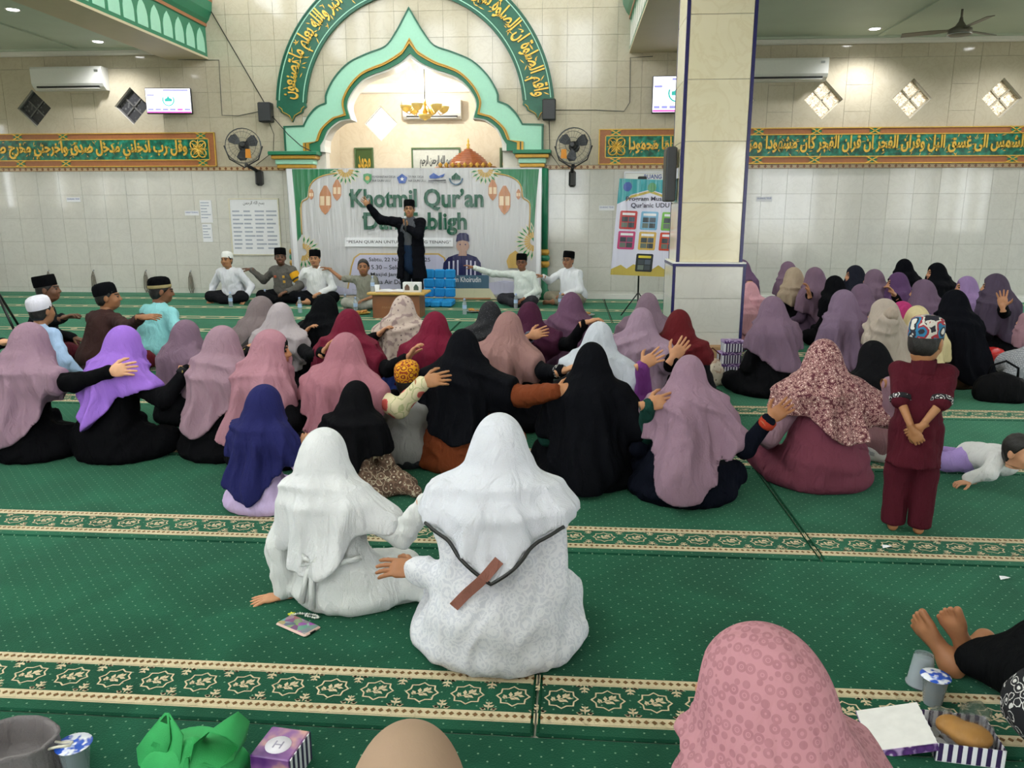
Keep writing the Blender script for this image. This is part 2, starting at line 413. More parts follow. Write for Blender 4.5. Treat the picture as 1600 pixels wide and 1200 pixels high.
for k, (x, z, kind) in enumerate(DIAM, 1):
    w = thing(f'window_{k}', None, None, (x, D + .1, z), kind='structure')
    fr = MB().ring(diamond(x, z, DR), diamond(x, z, DR - .025), D + .06, D + .15, True).build('window_frame', M_ALU if kind == 'dark' else M_CREAMF, w)
    for s in (1, -1):
        a = (DR - .02) / 2
        p0, p1 = (x - a, z + s * a), (x + a, z - s * a)
        dx, dz = .012 * .7, .012 * .7 * s
        MB().prism([(p0[0] - dx, p0[1] - dz), (p1[0] - dx, p1[1] - dz), (p1[0] + dx, p1[1] + dz), (p0[0] + dx, p0[1] + dz)][::1], D + .075, D + .13).build('glazing_bar', M_ALU if kind == 'dark' else M_CREAMF, w)
    h = DR / 2 - .006
    for cx, cz in ((-DR / 2, 0), (DR / 2, 0), (0, DR / 2), (0, -DR / 2)):
        MB().prism(diamond(x + cx, z + cz, h - .012), D + .095, D + .105).build('pane', M_DARKROOMGLASS if kind == 'dark' else M_LITGLASS, w)
    if kind == 'dark': MB().prism(diamond(x, z, DR), D + .23, D + .25).build('dark_room_sheet', M_DGREY, w)  # dark sheet added to stand for the unlit room behind the panes

# ---- green and gold arch round the niche
arch = thing('niche_arch', 'mint green many-lobed arch with gold moulding framing the prayer niche', 'arch', (AX, D, 2.4))
MB().ring(P_OUT, lerp_prof(P_OUT, P_GLD, .09), D - .09, D + .02).build('edge_moulding', M_DGREEN, arch)
MB().ring(lerp_prof(P_OUT, P_GLD, .09), P_GLD, D - .075, D + .02).build('mint_band', M_MINT, arch)
MB().ring(P_GLD, lerp_prof(P_GLD, P_INN, .10), D - .11, D + .02).build('gold_moulding', M_GOLDP, arch)
MB().ring(lerp_prof(P_GLD, P_INN, .10), lerp_prof(P_GLD, P_INN, .16), D - .09, D + .02).build('groove', M_DGREEN, arch)
MB().ring(lerp_prof(P_GLD, P_INN, .16), lerp_prof(P_GLD, P_INN, .30), D - .12, D + .02).build('gold_moulding', M_GOLDP, arch)
MB().ring(lerp_prof(P_GLD, P_INN, .30), lerp_prof(P_GLD, P_INN, .80), D - .085, D + .02).build('green_band', M_GREEN, arch)
MB().ring(lerp_prof(P_GLD, P_INN, .80), lerp_prof(P_INN, P_GLD, -.02), D - .06, D + .28).build('white_soffit', M_WHITE, arch)
for s, (x0, x1) in ((-1, (at(428, 240, D).x, at(503, 240, D).x)), (1, (at(803, 240, D).x, at(862, 240, D).x))):
    cp = thing('niche_capital', ('left' if s < 0 else 'right') + ' stepped green and gold capital under the niche arch', 'capital', ((x0 + x1) / 2, D, 2.2), group='capitals of the niche arch')
    z = [at(642, y, D).z for y in (237, 243, 249, 257, 263)]
    for i, (m, inset, nm) in enumerate(((M_GREEN, 0, 'slab'), (M_GOLDP, .04, 'gold_step'), (M_MINT, .09, 'mint_step'), (M_GOLDP, .11, 'gold_step'))):
        MB().box((x0 + inset, D - .30 + inset, z[i + 1]), (x1 - inset, D + .01, z[i]), bevel=.01).build(nm, m, cp)
    pl = thing('niche_pillar', ('left' if s < 0 else 'right') + ' slim green pillar with gold ring beside the event banner', 'pillar', ((x0 + x1) / 2, D, 0), group='pillars of the niche arch')
    xa, xb = (P_OUT[0][0] + .02, P_INN[0][0]) if s < 0 else (P_INN[-1][0], P_OUT[-1][0] - .02)
    MB().box((min(xa, xb), D - .12, .0), (max(xa, xb), D + .2, 2.21)).build('pilaster', M_WHITE, pl)
    xc = P_OUT[0][0] + .09 if s < 0 else P_OUT[-1][0] + .03
    prof_c = [(.10, 0), (.10, .12), (.065, .16), (.065, .52), (.08, .55)]
    MB().lathe([(.11, 0), (.11, .14), (.07, .18), (.065, .55)], (xc, D - .14, 0), 16).build('shaft_base', M_GREEN, pl)
    MB().lathe([(.07, .55), (.095, .58), (.10, .61), (.095, .64), (.075, .66)], (xc, D - .14, 0), 16).build('gold_ring', M_GOLDP, pl)
    MB().lathe([(.075, .66), (.10, .69), (.10, .73), (.075, .76)], (xc, D - .14, 0), 16).build('green_ring', M_GREEN, pl)
    MB().lathe([(.075, .76), (.095, .79), (.095, .83), (.07, .86)], (xc, D - .14, 0), 16).build('gold_ring', M_GOLDP, pl)
    MB().lathe([(.065, .86), (.062, 2.20)], (xc, D - .14, 0), 16).build('shaft', M_GREEN, pl)

# ---- lettered arc above the niche
ac, az = AX + .03, at(642, 175, D).z
Ro, Ri = 2.36, 1.86
arc = thing('lettered_arc', 'dark green arched band with raised gold Arabic lettering above the niche', 'wall panel', (ac, D, az))
def arcpts(r, a0=5, a1=175, n=64): return [(ac + r * math.cos(math.radians(a0 + (a1 - a0) * i / n)), az + r * math.sin(math.radians(a0 + (a1 - a0) * i / n))) for i in range(n + 1)]
MB().ring(arcpts(Ro), arcpts(Ri), D - .05, D + .01).build('band', M_DGREEN, arc)
for r0, r1 in ((Ro - .035, Ro - .05), (Ri + .05, Ri + .035)): MB().ring(arcpts(r0), arcpts(r1), D - .056, D - .04).build('edge_line', M_MINT, arc)
for r0, r1 in ((Ro + .012, Ro - .008), (Ri + .008, Ri - .012)): MB().ring(arcpts(r0), arcpts(r1), D - .062, D).build('rim', M_DGREEN, arc)
for s in (-1, 1):
    c5, s5 = math.cos(math.radians(5)), math.sin(math.radians(5)); xo, xi = ac + s * Ro * c5, ac + s * Ri * c5; xm = (xo + xi) / 2
    poly = [(xo, az + Ro * s5 + .002), (xo + s * .01, az + .09), (xo - s * .05, az + .05), (xo - s * .06, az + .005), (xm + s * .11, az - .03), (xm + s * .05, az - .06), (xm, az - .15), (xm - s * .05, az - .06), (xm - s * .11, az - .03), (xi + s * .06, az + .005), (xi + s * .05, az + .05), (xi - s * .01, az + .09), (xi, az + Ri * s5 + .002)]
    MB().prism(poly if s > 0 else poly[::-1], D - .05, D + .01).build('pointed_end', M_DGREEN, arc)
    mb = MB(); mb.tube([(p_[0] - (p_[0] - xm) * .14, D - .052, p_[1] + .012) for p_ in poly[1:-1]], .008, 5); mb.build('end_outline', M_GOLDP, arc)
txt = arabic('واقم الصلوة ان الصلوة تنهى عن الفحشاء والمنكر ولذكر الله اكبر والله يعلم ما تصنعون')
V, F = text_mesh(txt, 1.0, .03, .022)
x = V[:, 0] - V[:, 0].min(); x /= x.max(); y = V[:, 1]; y = (y - y.min()) / (y.max() - y.min())
ang = np.radians(174 - x * 168); rr = Ri + .07 + y * (Ro - Ri - .13)
VV = np.stack([ac + rr * np.cos(ang), D - .06 - V[:, 2] * .5, az + rr * np.sin(ang)], 1)
mb = MB(); mb.add(VV.tolist(), F, False); tag(mb.build('gold_lettering', M_GOLDL, arc), kind='stuff')
rs = random.Random(3); mb = MB()                                # small gold vowel marks between the letters
for i in range(130):
    a = math.radians(rs.uniform(6, 174)); r = rs.uniform(Ri + .09, Ro - .09); q = rs.uniform(0, PI)
    c = Vector((ac + r * math.cos(a), D - .06, az + r * math.sin(a))); u = Vector((math.cos(q), 0, math.sin(q))); w = Vector((-math.sin(q), 0, math.cos(q)))
    l, b = rs.uniform(.03, .06), .009
    mb.add([c - u * l, c - w * b, c + u * l, c + w * b], [(0, 1, 2, 3)])
tag(mb.build('vowel_marks', M_GOLDL, arc), kind='stuff')

# ---- lettered panels on both sides
t = NT('green_marbled_field'); nz = t.n('ShaderNodeTexNoise', i_Scale=14.0, i_Detail=5.0, i_Vector=t.coord())
t.p(Base_Color=t.ramp(nz.outputs[0], [(.35, lin('#0b4a3a')), (.55, lin('#0f7a60')), (.7, lin('#2a9c86'))]), Roughness=.25); M_FIELD = t.m
def panel(x0, x1, body, label, knots, orn):
    z0, z1 = 2.262, 2.832
    p = thing('calligraphy_board', label, 'wall panel', ((x0 + x1) / 2, D, z0), group='long lettered wall panels')
    MB().box((x0, D - .045, z0), (x1, D, z1), bevel=.01).build('board', M_TERRA, p)
    fz0, fz1 = z0 + .12, z1 - .115; fx0, fx1 = x0 + (.12 if orn < 0 or x0 > -9 else 0), x1 - .12
    MB().box((fx0, D - .05, fz0), (fx1, D - .03, fz1)).build('green_field', M_FIELD, p)
    for a, b in (((x0, z0), (x1, z0 + .014)), ((x0, z1 - .014), (x1, z1)), ((fx0, fz0 - .014), (fx1, fz0)), ((fx0, fz1), (fx1, fz1 + .014)), ((x0, z0), (x0 + .014, z1)), ((x1 - .014, z0), (x1, z1)), ((fx0 - .014, fz0), (fx0, fz1)), ((fx1, fz0), (fx1 + .014, fz1))):
        MB().box((a[0], D - .056, a[1]), (b[0], D - .03, b[1])).build('gold_line', M_GOLDL, p)
    for kx in knots:
        for kz in (z0 + .06, z1 - .058):
            kn = MB().prism([(kx - .09, kz), (kx - .0, kz - .05), (kx + .09, kz), (kx, kz + .05)], D - .052, D - .03).build('knot', M_GREEN, p)
            for s in (-1, 1):
                MB().prism([(kx - .10, kz - s * .055 - .009), (kx - .10, kz - s * .055 + .009), (kx + .10, kz + s * .055 + .009), (kx + .10, kz + s * .055 - .009)][::(1 if s > 0 else 1)], D - .058, D - .04).build('gold_crossing', M_GOLDL, kn)
    # floral square at the end of the field
    ox = x1 - .30 if orn > 0 else x0 + .30; oz = (fz0 + fz1) / 2
    mb = MB()
    for i in range(4):
        a0 = PI / 4 + i * PI / 2
        for j in (-1, 1):
            c = (ox + .085 * math.cos(a0), oz + .085 * math.sin(a0)); pts = []
            for q in range(14):
                th = a0 + j * q * .42; r = .085 * (1 - q / 17)
                pts.append((c[0] + r * math.cos(th), D - .062, c[1] + r * math.sin(th)))
            mb.tube(pts, [.014 - .0006 * q for q in range(14)], 5)
    for i in range(8):
        a = i * PI / 4; mb.tube([(ox, D - .062, oz), (ox + .16 * math.cos(a), D - .062, oz + .155 * math.sin(a))], [.02, .006], 5)
    mb.build('floral_ornament', M_GOLDL, p)
    tx0, tx1 = (fx0 + .02, ox - .2) if orn > 0 else (ox + .2, fx1 - .02)
    if orn == 2: tx0, tx1 = fx0 + .6, ox - .2
    V, F = text_mesh(arabic(body), 1.0, .03, .03)
    x = V[:, 0] - V[:, 0].min(); x /= x.max(); y = V[:, 1]; y = (y - y.min()) / (y.max() - y.min())
    VV = np.stack([tx0 + x * (tx1 - tx0), D - .055 - V[:, 2] * .5, fz0 + .01 + y * (fz1 - fz0 - .02)], 1)
    mb = MB(); mb.add(VV.tolist(), F, False); tag(mb.build('gold_lettering', M_GOLDL, p), kind='stuff')
    mb = MB()
    for i in range(int((tx1 - tx0) * 26)):
        cx, cz = rs.uniform(tx0, tx1), rs.uniform(fz0 + .02, fz1 - .02); q = rs.choice((.6, 2.3, 1.2, .2)); l = rs.uniform(.02, .045)
        u = Vector((math.cos(q), 0, math.sin(q))); w = Vector((-math.sin(q), 0, math.cos(q))); c = Vector((cx, D - .054, cz))
        mb.add([c - u * l, c - w * .007, c + u * l, c + w * .007], [(0, 1, 2, 3)])
    tag(mb.build('vowel_marks', M_GOLDL, p), kind='stuff')
    return p
panel(-11.9, -6.18, 'وقل رب ادخلني مدخل صدق واخرجني مخرج صدق واجعل لي من لدنك', 'green panel of gold Arabic lettering on the wall left of the niche', [-9.76, -8.92, -6.42], 1)
panel(.44, 8.6, 'اقم الصلوة لدلوك الشمس الى غسق اليل وقران الفجر ان قران الفجر كان مشهودا ومن اليل فتهجد به مقاما محمودا', 'green panel of gold Arabic lettering on the wall right of the niche', [.72, 3.05, 3.98, 4.9, 7.1], -1)
# the right panel also closes with a floral square near its far end
# ---- beams, ceilings, high nave
BZ = 4.02; CZ = 4.20
M_BEAM = mat('beige_beam_paint', '#cdbfa0', .55, noise=.03, nscale=3)
for nm, x0, x1, inner in (('beam_left', -6.92, -6.24, 1), ('beam_right', .94, 1.72, -1)):
    b = thing(nm, None, None, ((x0 + x1) / 2, 3, BZ), kind='structure')
    MB().box((x0, -7, BZ), (x1, D + .01, CZ + .35)).build('beam_body', M_BEAM, b)
    xi = x1 if inner > 0 else x0
    # stepped green cornice on the nave side
    pf = [(0, .03), (.03, .03), (.03, .50), (.05, .52), (.05, .56), (.10, .62), (.16, .74), (.18, .90), (.18, .95), (0, .95)]
    V = [(xi + inner * a, y, BZ + z) for y in (-7, D) for a, z in pf]; n = len(pf)
    MB().add(V, [(i, (i + 1) % n, n + (i + 1) % n, n + i) for i in range(n)]).build('cornice', M_GREEN, b)
    MB().box((min(xi, xi + inner * .056), -7, BZ + .515), (max(xi, xi + inner * .056), D, BZ + .565)).build('brown_moulding', M_TERRA, b)
    MB().box((min(xi, xi + inner * .185), -7, BZ + .89), (max(xi, xi + inner * .185), D, BZ + .93)).build('brown_moulding', M_TERRA, b)
    MB().box((min(xi, xi + inner * .036), -7, BZ - .0), (max(xi, xi + inner * .036), D, BZ + .035)).build('bead', M_BEAM, b)
    pa = [(-.14, 0), (.14, 0), (.14, .16), (.12, .23), (.08, .30), (0, .37), (-.08, .30), (-.12, .23), (-.14, .16)]
    src = None
    for i in range(34):
        y = D - .22 - i * .36
        if src is None:
            src = MB().add([(inner * .004, a, z) for a, z in pa] + [(-inner * .01, a, z) for a, z in pa], [tuple(range(9)) if inner < 0 else tuple(range(8, -1, -1))] + [(k, (k + 1) % 9, 9 + (k + 1) % 9, 9 + k) for k in range(9)]).build('arch_panel', M_MINT if inner > 0 else M_WHITE, b, fix=False); o = src
        else: o = copy_to(src, b)
        o.location = Vector((xi + inner * .03, y, BZ + .09)) - b.location
def ceiling(nm, x0, x1):
    c = thing(nm, None, None, ((x0 + x1) / 2, 3, CZ), kind='structure')
    MB().box((x0, -7, CZ), (x1, D + .01, CZ + .1)).build('ceiling_board', M_CEIL, c)
    MB().box((x0, D - .10, CZ - .10), (x1, D + .0, CZ + .01), bevel=.02).build('cove_moulding', M_WHITE, c)
    MB().box((x0, D - .16, CZ - .03), (x1, D - .09, CZ + .01)).build('cove_moulding', M_CEIL, c)
    for y in (D - 3.2, D - 6.8, D - 10.4):                       # raised mouldings of the coffers
        MB().box((x0, y - .04, CZ - .025), (x1, y + .04, CZ + .01)).build('coffer_moulding', M_CEIL, c)
    for xx in (x0 + (x1 - x0) * .35, x0 + (x1 - x0) * .7):
        MB().box((xx - .04, -7, CZ - .025), (xx + .04, D - .2, CZ + .01)).build('coffer_moulding', M_CEIL, c)
    return c
ceiling('ceiling_left', -12, -6.92); ceiling('ceiling_right', 1.72, 10.5)
# high walls of the nave with clerestory openings, roof, and unseen arcades at back and sides, their openings shaped to steer the daylight
M_NAVE = mat('nave_plaster', '#ded5c0', .5, noise=.02, nscale=2)
for nm, x0, x1 in (('wall_nave_left', -6.6, -6.4), ('wall_nave_right', 1.1, 1.3)):
    mb = MB(); zlo, zhi = CZ + .3, 9.6; w0, w1 = 5.6, 9.1
    mb.box((x0, -7, zlo), (x1, D, w0)); mb.box((x0, -7, w1), (x1, D, zhi))
    for y in np.arange(-7, D + .1, 2.55): mb.box((x0, y, w0), (x1, min(y + .5, D), w1))
    tag(mb.build(nm, M_NAVE), kind='structure')
tag(MB().box((-6.6, -7, 9.6), (1.3, D + .2, 9.75)).build('ceiling_nave', M_WHITE), kind='structure')
def arcade(nm, p0, p1, n, ztop, zsill=0.0, shut=()):
    mb = MB(); p0, p1 = Vector(p0), Vector(p1); d = (p1 - p0); L = d.length; d.normalize(); w = Vector((-d.y, d.x, 0)) * .12
    def seg(a, b, z0, z1):
        A, B = p0 + d * a, p0 + d * b
        V = [A - w, B - w, B + w, A + w]; mb.add([(v.x, v.y, z0) for v in V] + [(v.x, v.y, z1) for v in V], [(0, 3, 2, 1), (4, 5, 6, 7), (0, 1, 5, 4), (1, 2, 6, 5), (2, 3, 7, 6), (3, 0, 4, 7)])
    seg(0, L, 3.3, ztop)
    for i in range(n + 1):
        c = L * i / n; seg(max(0, c - .3), min(L, c + .3), 0, 3.3)
        if i < n:
            for q in (1 / 3, 2 / 3): seg(L * (i + q) / n - .04, L * (i + q) / n + .04, 0, 3.3)      # door posts
            seg(L * i / n, L * (i + 1) / n, 2.45, 2.55)
    if zsill: seg(0, L, 0, zsill)
    for i in shut: seg(L * i / n, L * (i + 1) / n, 0, 3.3)
    tag(mb.build(nm, M_NAVE), kind='structure')
arcade('wall_back', (-12, -7, 0), (10.5, -7, 0), 7, CZ + .1, 0.0, (0, 2, 4))  # unseen; alternate bays shut to make the daylight more directional
arcade('wall_left', (-12, -7, 0), (-12, D, 0), 12, CZ + .1, 1.6); arcade('wall_right', (10.5, -7, 0), (10.5, D, 0), 6, CZ + .1, 1.0, (1, 4))  # unseen; sills and shut bays hold back light from the sides
mb = MB()
mb.box((-6.5, -7.1, CZ + .1), (1.2, -6.9, 6.6)); mb.box((-6.5, -7.1, 9.2), (1.2, -6.9, 9.75))
for i in range(5):
    x = -6.5 + i * 1.925; mb.box((x - .25, -7.1, 6.6), (x + .25, -6.9, 9.2))
tag(mb.build('wall_nave_back', M_NAVE), kind='structure')
tag(MB().box((-60, -70, -.4), (60, 80, -.2)).build('ground', mat('courtyard_paving', '#b9b3a6', .8)), kind='structure')

# ---- the prayer niche room behind the arch
NX0, NX1, NY = AX - 1.95, AX + 1.95, D + 2.3
M_NICHE = tile_mat('niche_beige_tile', '#e6dcca', '#d9cdb8', '#c2b193', 1.5, .25)
nw = slab_with_holes('wall_niche_back', [(NX0, 0), (NX1, 0), (NX1, 4.3), (NX0, 4.3)], [diamond(at(595, 193, NY).x, at(595, 193, NY).z, .34)], NY, NY + .15, M_NICHE); tag(nw, kind='structure')
tag(MB().box((NX0 - .15, D + .2, 0), (NX0, NY + .15, 4.3)).build('wall_niche_left', M_NICHE), kind='structure')
mb = MB(); zc = 3.0
V = [(NX1, D + .2, 0), (NX1, NY, 0), (NX1, NY, 4.3), (NX1, D + .2, 4.3)]
nr = MB().box((NX1, D + .2, 0), (NX1 + .15, NY + .15, 4.3)).build('wall_niche_right', M_NICHE); tag(nr, kind='structure')
tag(MB().box((NX0 - .15, D + .2, 4.3), (NX1 + .15, NY + .15, 4.42)).build('ceiling_niche', M_WHITE), kind='structure')
zc = at(642, 137, NY).z
tag(MB().box((NX0, NY - .05, zc - .1), (NX1, NY + .01, zc + .08), bevel=.02).build('trim_3', M_WHITE), kind='structure')
for i in range(24):
    pass
wn = thing('window_7', None, None, (at(595, 193, NY).x, NY, at(595, 193, NY).z), kind='structure')
MB().ring(diamond(wn.location.x, wn.location.z, .34), diamond(wn.location.x, wn.location.z, .31), NY + .02, NY + .1, True).build('window_frame', M_WHITE, wn)
t = NT('clear_window_glass'); t.p(Base_Color=(1, 1, 1, 1), Roughness=.02, Transmission_Weight=1.0, IOR=1.02); MB().prism(diamond(wn.location.x, wn.location.z, .31), NY + .06, NY + .07).build('pane', t.m, wn)
# right-hand diamond of the niche, a sheet on the side wall that glows in place of daylight
cz, cyy = at(771, 205, D + 1.3).z, D + 1.35
MB().add([(NX1 - .01, cyy - .30, cz), (NX1 - .01, cyy, cz - .30), (NX1 - .01, cyy + .30, cz), (NX1 - .01, cyy, cz + .30)], [(0, 1, 2, 3)]).build('window_8', emit('daylight_glow_pane', '#fffdf6', 2.5)); tag(bpy.data.objects['window_8'], kind='structure')

# ---- column
cx0, cx1, cy0, cy1 = 1.055, 1.70, 7.90, 8.52
colm = thing('column', 'square cream marble column with navy mosaic edges in the middle of the hall', 'column', ((cx0 + cx1) / 2, (cy0 + cy1) / 2, 0))
M_NAVY = mat('navy_mosaic', '#22205a', .25, noise=.25, nscale=80)
MB().box((cx0 + .012, cy0 + .012, .95), (cx1 - .012, cy1 - .012, BZ)).build('core', M_GROUT, colm)
zz = [.98, at(1110, 317, cy0).z, at(1110, 221, cy0).z, at(1110, 124, cy0).z, at(1110, 22, cy0).z, BZ]
for a, b in zip(zz[:-1], zz[1:]):
    MB().box((cx0 + .03, cy0, a + .003), (cx1 - .03, cy0 + .02, b - .003), bevel=.003).build('marble_panel', M_TCOL, colm)
    MB().box((cx0, cy0 + .03, a + .003), (cx0 + .02, cy1 - .03, b - .003), bevel=.003).build('marble_panel', M_TCOL, colm)
    MB().box((cx1 - .02, cy0 + .03, a + .003), (cx1, cy1 - .03, b - .003), bevel=.003).build('marble_panel', M_TCOL, colm)
for x, y in ((cx0, cy0), (cx1, cy0), (cx0, cy1), (cx1, cy1)):
    sx, sy = (1 if x == cx0 else -1), (1 if y == cy0 else -1)
    MB().box((min(x - sx * .003, x + sx * .028), min(y - sy * .003, y + sy * .028), .98), (max(x - sx * .003, x + sx * .028), max(y - sy * .003, y + sy * .028), BZ)).build('mosaic_edge', M_NAVY, colm)
e = .035
MB().box((cx0 - e + .012, cy0 - e + .012, 0), (cx1 + e - .012, cy1 + e - .012, .95)).build('plinth_core', M_GROUT, colm)
for a, b in ((.0, .28), (.283, .62), (.623, .94)):
    MB().box((cx0 - e + .028, cy0 - e, a), (cx1 + e - .028, cy0, b), bevel=.003).build('plinth_tile', M_TLOW, colm)
    MB().box((cx0 - e, cy0 - e + .028, a), (cx0, cy1 + e - .028, b), bevel=.003).build('plinth_tile', M_TLOW, colm)
    MB().box((cx1, cy0 - e + .028, a), (cx1 + e, cy1 + e - .028, b), bevel=.003).build('plinth_tile', M_TLOW, colm)
for x, y in ((cx0 - e, cy0 - e), (cx1 + e, cy0 - e), (cx0 - e, cy1 + e), (cx1 + e, cy1 + e)):
    sx, sy = (1 if x < cx0 else -1), (1 if y < cy0 else -1)
    MB().box((min(x, x + sx * .027), min(y, y + sy * .027), 0), (max(x, x + sx * .027), max(y, y + sy * .027), .945)).build('mosaic_edge', M_NAVY, colm)
MB().box((cx0 - e - .004, cy0 - e - .004, .942), (cx1 + e + .004, cy1 + e + .004, .968)).build('mosaic_course', M_NAVY, colm)
MB().box((cx0 - e, cy0 - e, .966), (cx1 + e, cy1 + e, .982)).build('plinth_cap', M_WHITE, colm)

# ---- carpets
t = NT('green_carpet_pile'); co = t.n('ShaderNodeNewGeometry').outputs['Position']; sp = t.n('ShaderNodeSeparateXYZ', i_0=co)
v = t.math('DIVIDE', sp.outputs[1], .030); iv = t.math('FLOOR', v); u = t.math('ADD', t.math('DIVIDE', sp.outputs[0], .058), t.math('MULTIPLY', t.math('MODULO', iv, 2.0), .5))
fu = t.math('MULTIPLY', t.math('SUBTRACT', t.math('FRACT', u), .5), .058 / .030); fv = t.math('SUBTRACT', t.math('FRACT', v), .5)
dd = t.math('LESS_THAN', t.math('SQRT', t.math('ADD', t.math('MULTIPLY', fu, fu), t.math('MULTIPLY', fv, fv))), .10)
n1 = t.n('ShaderNodeTexNoise', i_Scale=2.5, i_Detail=6.0, i_Distortion=.8, i_Vector=co); n2 = t.n('ShaderNodeTexNoise', i_Scale=180.0, i_Detail=2.0, i_Vector=co)
g = t.ramp(n1.outputs[0], [(.3, lin('#113a2a')), (.52, lin('#174935')), (.72, lin('#1f5a42'))])
g = t.mix(t.math('MULTIPLY', n2.outputs[0], .35), g, lin('#0f3526'))
t.p(Base_Color=t.mix(t.math('MULTIPLY', dd, .5), g, lin('#9fc0a0')), Roughness=.95, Specular_IOR_Level=.1, Sheen_Weight=.55, Sheen_Roughness=.45, Sheen_Tint=lin('#7fcba6'))
t.bump(n2.outputs[0], .5, .004); M_CARPET = t.m
M_CGOLD = fabric('#d6c6a4', 'carpet_gold_yarn', var=.15); M_CBROWN = fabric('#8d6b45', 'carpet_brown_yarn'); M_CEDGE = fabric('#0d4a30', 'carpet_edge_green')
def motif_template():
    """one repeat (0.14 m) of the carpet border: returns (gold polys, brown polys) in (x,y), y from 0 (near) to 0.235 (far)"""
    G, B = [], []; p = .142; yc = .1175
    st = []
    for i in range(16):
        a = 2 * PI * i / 16 + PI / 8 * 0; r = 1.0 if i % 2 == 0 else .80
        st.append((r * .054 * math.cos(a), r * .052 * math.sin(a)))
    for i in range(16):
        a, b = st[i], st[(i + 1) % 16]; k = .88
        G.append([(p / 2 + a[0], yc + a[1]), (p / 2 + b[0], yc + b[1]), (p / 2 + b[0] * k, yc + b[1] * k), (p / 2 + a[0] * k, yc + a[1] * k)])
    def leaf(x, y, ang, l, w): c, s = math.cos(ang), math.sin(ang); return [(x, y), (x + l * .5 * c - w * s, y + l * .5 * s + w * c), (x + l * c, y + l * s), (x + l * .5 * c + w * s, y + l * .5 * s - w * c)]
    for x, y, a, l, w in ((-.032, -.018, .5, .070, .0022), (-.018, -.011, 2.2, .022, .006), (-.008, -.005, 1.6, .026, .007), (.004, .001, 1.2, .028, .0075), (-.012, -.008, -.4, .022, .006), (.0, -.003, -.6, .026, .006), (.012, .005, -.2, .024, .006), (.014, .008, 1.0, .022, .006), (-.026, -.015, 1.9, .016, .005)):
        G.append(leaf(p / 2 + x, yc + y, a, l, w))
    for s, y0 in ((1, .042), (-1, .193)):
        for x, dy, a, l, w in ((0, 0, 1.57, .045, .004), (0, .014, .7, .022, .005), (0, .014, 2.44, .022, .005), (0, .03, .8, .016, .004), (0, .03, 2.34, .016, .004), (.006, .004, .3, .022, .007), (-.006, .004, 2.84, .022, .007), (-.016, .003, 1.57, .012, .008), (.016, .003, 1.57, .012, .008)):
            q = leaf(x, dy, a, l, w); G.append([(a_, y0 + s * b_) for a_, b_ in q][::s])
    for y0, y1 in ((0, .040), (.195, .235)):
        n = 6
        for i in range(n):
            x = p * (i + .5) / n
            B.append([(x - .009, (y0 + y1) / 2), (x, y0 + .010), (x + .009, (y0 + y1) / 2), (x, y1 - .010)])
    return G, B, p
TG, TB, TP = motif_template()
def tpl(polys):
    V = np.array([p for q in polys for p in q]); F = np.arange(len(V)).reshape(-1, 4); return V, F
VG, FG = tpl(TG); VB, FB = tpl(TB)
def rep(V, F, n):
    off = np.arange(n)[:, None, None]; VV = np.repeat(V[None], n, 0).copy(); VV[:, :, 0] += off[:, :, 0] * TP
    FF = F[None] + off * len(V); VV = VV.reshape(-1, 2); return VV, FF.reshape(-1, 4)
ORD = ['', 'first', 'second', 'third', 'fourth', 'fifth', 'sixth', 'seventh', 'eighth', 'ninth', 'tenth', 'eleventh']
SEAM = {0: -.08, 1: 1.10, 2: -.6, 3: 2.4, 4: -2.2, 5: .3, 6: -1.5, 7: .585, 8: .585, 9: .59, -1: 2.3, -2: -2.0}
for k in range(-1, 10):
    y0 = ROW0 + k * ROWS - .235 - .055; y1 = y0 + ROWS - .008
    if k == 9: y1 = D - .02
    for side in (-1, 1):
        xs = SEAM[k]; x0, x1 = (-11.8, xs - .003) if side < 0 else (xs + .003, 10.3)
        c = thing('prayer_carpet', f'{ORD[k + 2]} row of green prayer carpet from the camera, {"left" if side < 0 else "right"} of its seam', 'carpet', ((x0 + x1) / 2, (y0 + y1) / 2, -.014), group='rows of green prayer carpet')
        zt_ = 0.0
        MB().box((x0, y0, -.014), (x1, y1, zt_), bevel=.006).build('pile', M_CARPET, c)
        b0 = y0 + .055
        for a, b in ((b0, b0 + .040), (b0 + .195, b0 + .235)):
            MB().box((x0, a, -.006), (x1, b, .0012)).build('gold_band', M_CGOLD, c)
            MB().box((x0, a - .006, -.006), (x1, a - .002, .0010)).build('gold_line', M_CGOLD, c) if k < 4 else None
        xa, xb = max(x0, -10.8), min(x1, 7.8)
        n = int((xb - xa) / TP)
        if k <= 4 and n > 0:
            for V, F, nm, m, h in ((VG, FG, 'woven_plants', M_CGOLD, .0012), (VB, FB, 'woven_diamonds', M_CBROWN, .0020)):
                VV, FF = rep(V, F, n); sx = xb - n * TP if side < 0 else xa
                P3 = np.stack([VV[:, 0] + sx - c.location.x, VV[:, 1] + b0 - c.location.y, np.full(len(VV), h + .014)], 1)
                tag(mesh_np(nm, P3, FF, m, c, smooth=False), kind='stuff')
        elif n > 0:
            mb = MB()
            for i in range(int((xb - xa) / .284)):
                cx = xa + i * .284 + .14; mb.add([(cx - .05, b0 + .1175, .0012), (cx, b0 + .07, .0012), (cx + .05, b0 + .1175, .0012), (cx, b0 + .165, .0012)], [(0, 1, 2, 3)])
            tag(mb.build('woven_plants', M_CGOLD, c), kind='stuff')
        if side < 0: MB().box((x1 - .012, y0 + .01, -.01), (x1 - .004, y1 - .01, .002), bevel=.001).build('stitched_edge', M_CEDGE, c)
        else: MB().box((x0 + .003, y0 + .01, -.01), (x0 + .011, y1 - .01, .002), bevel=.001).build('stitched_edge', M_CEDGE, c)
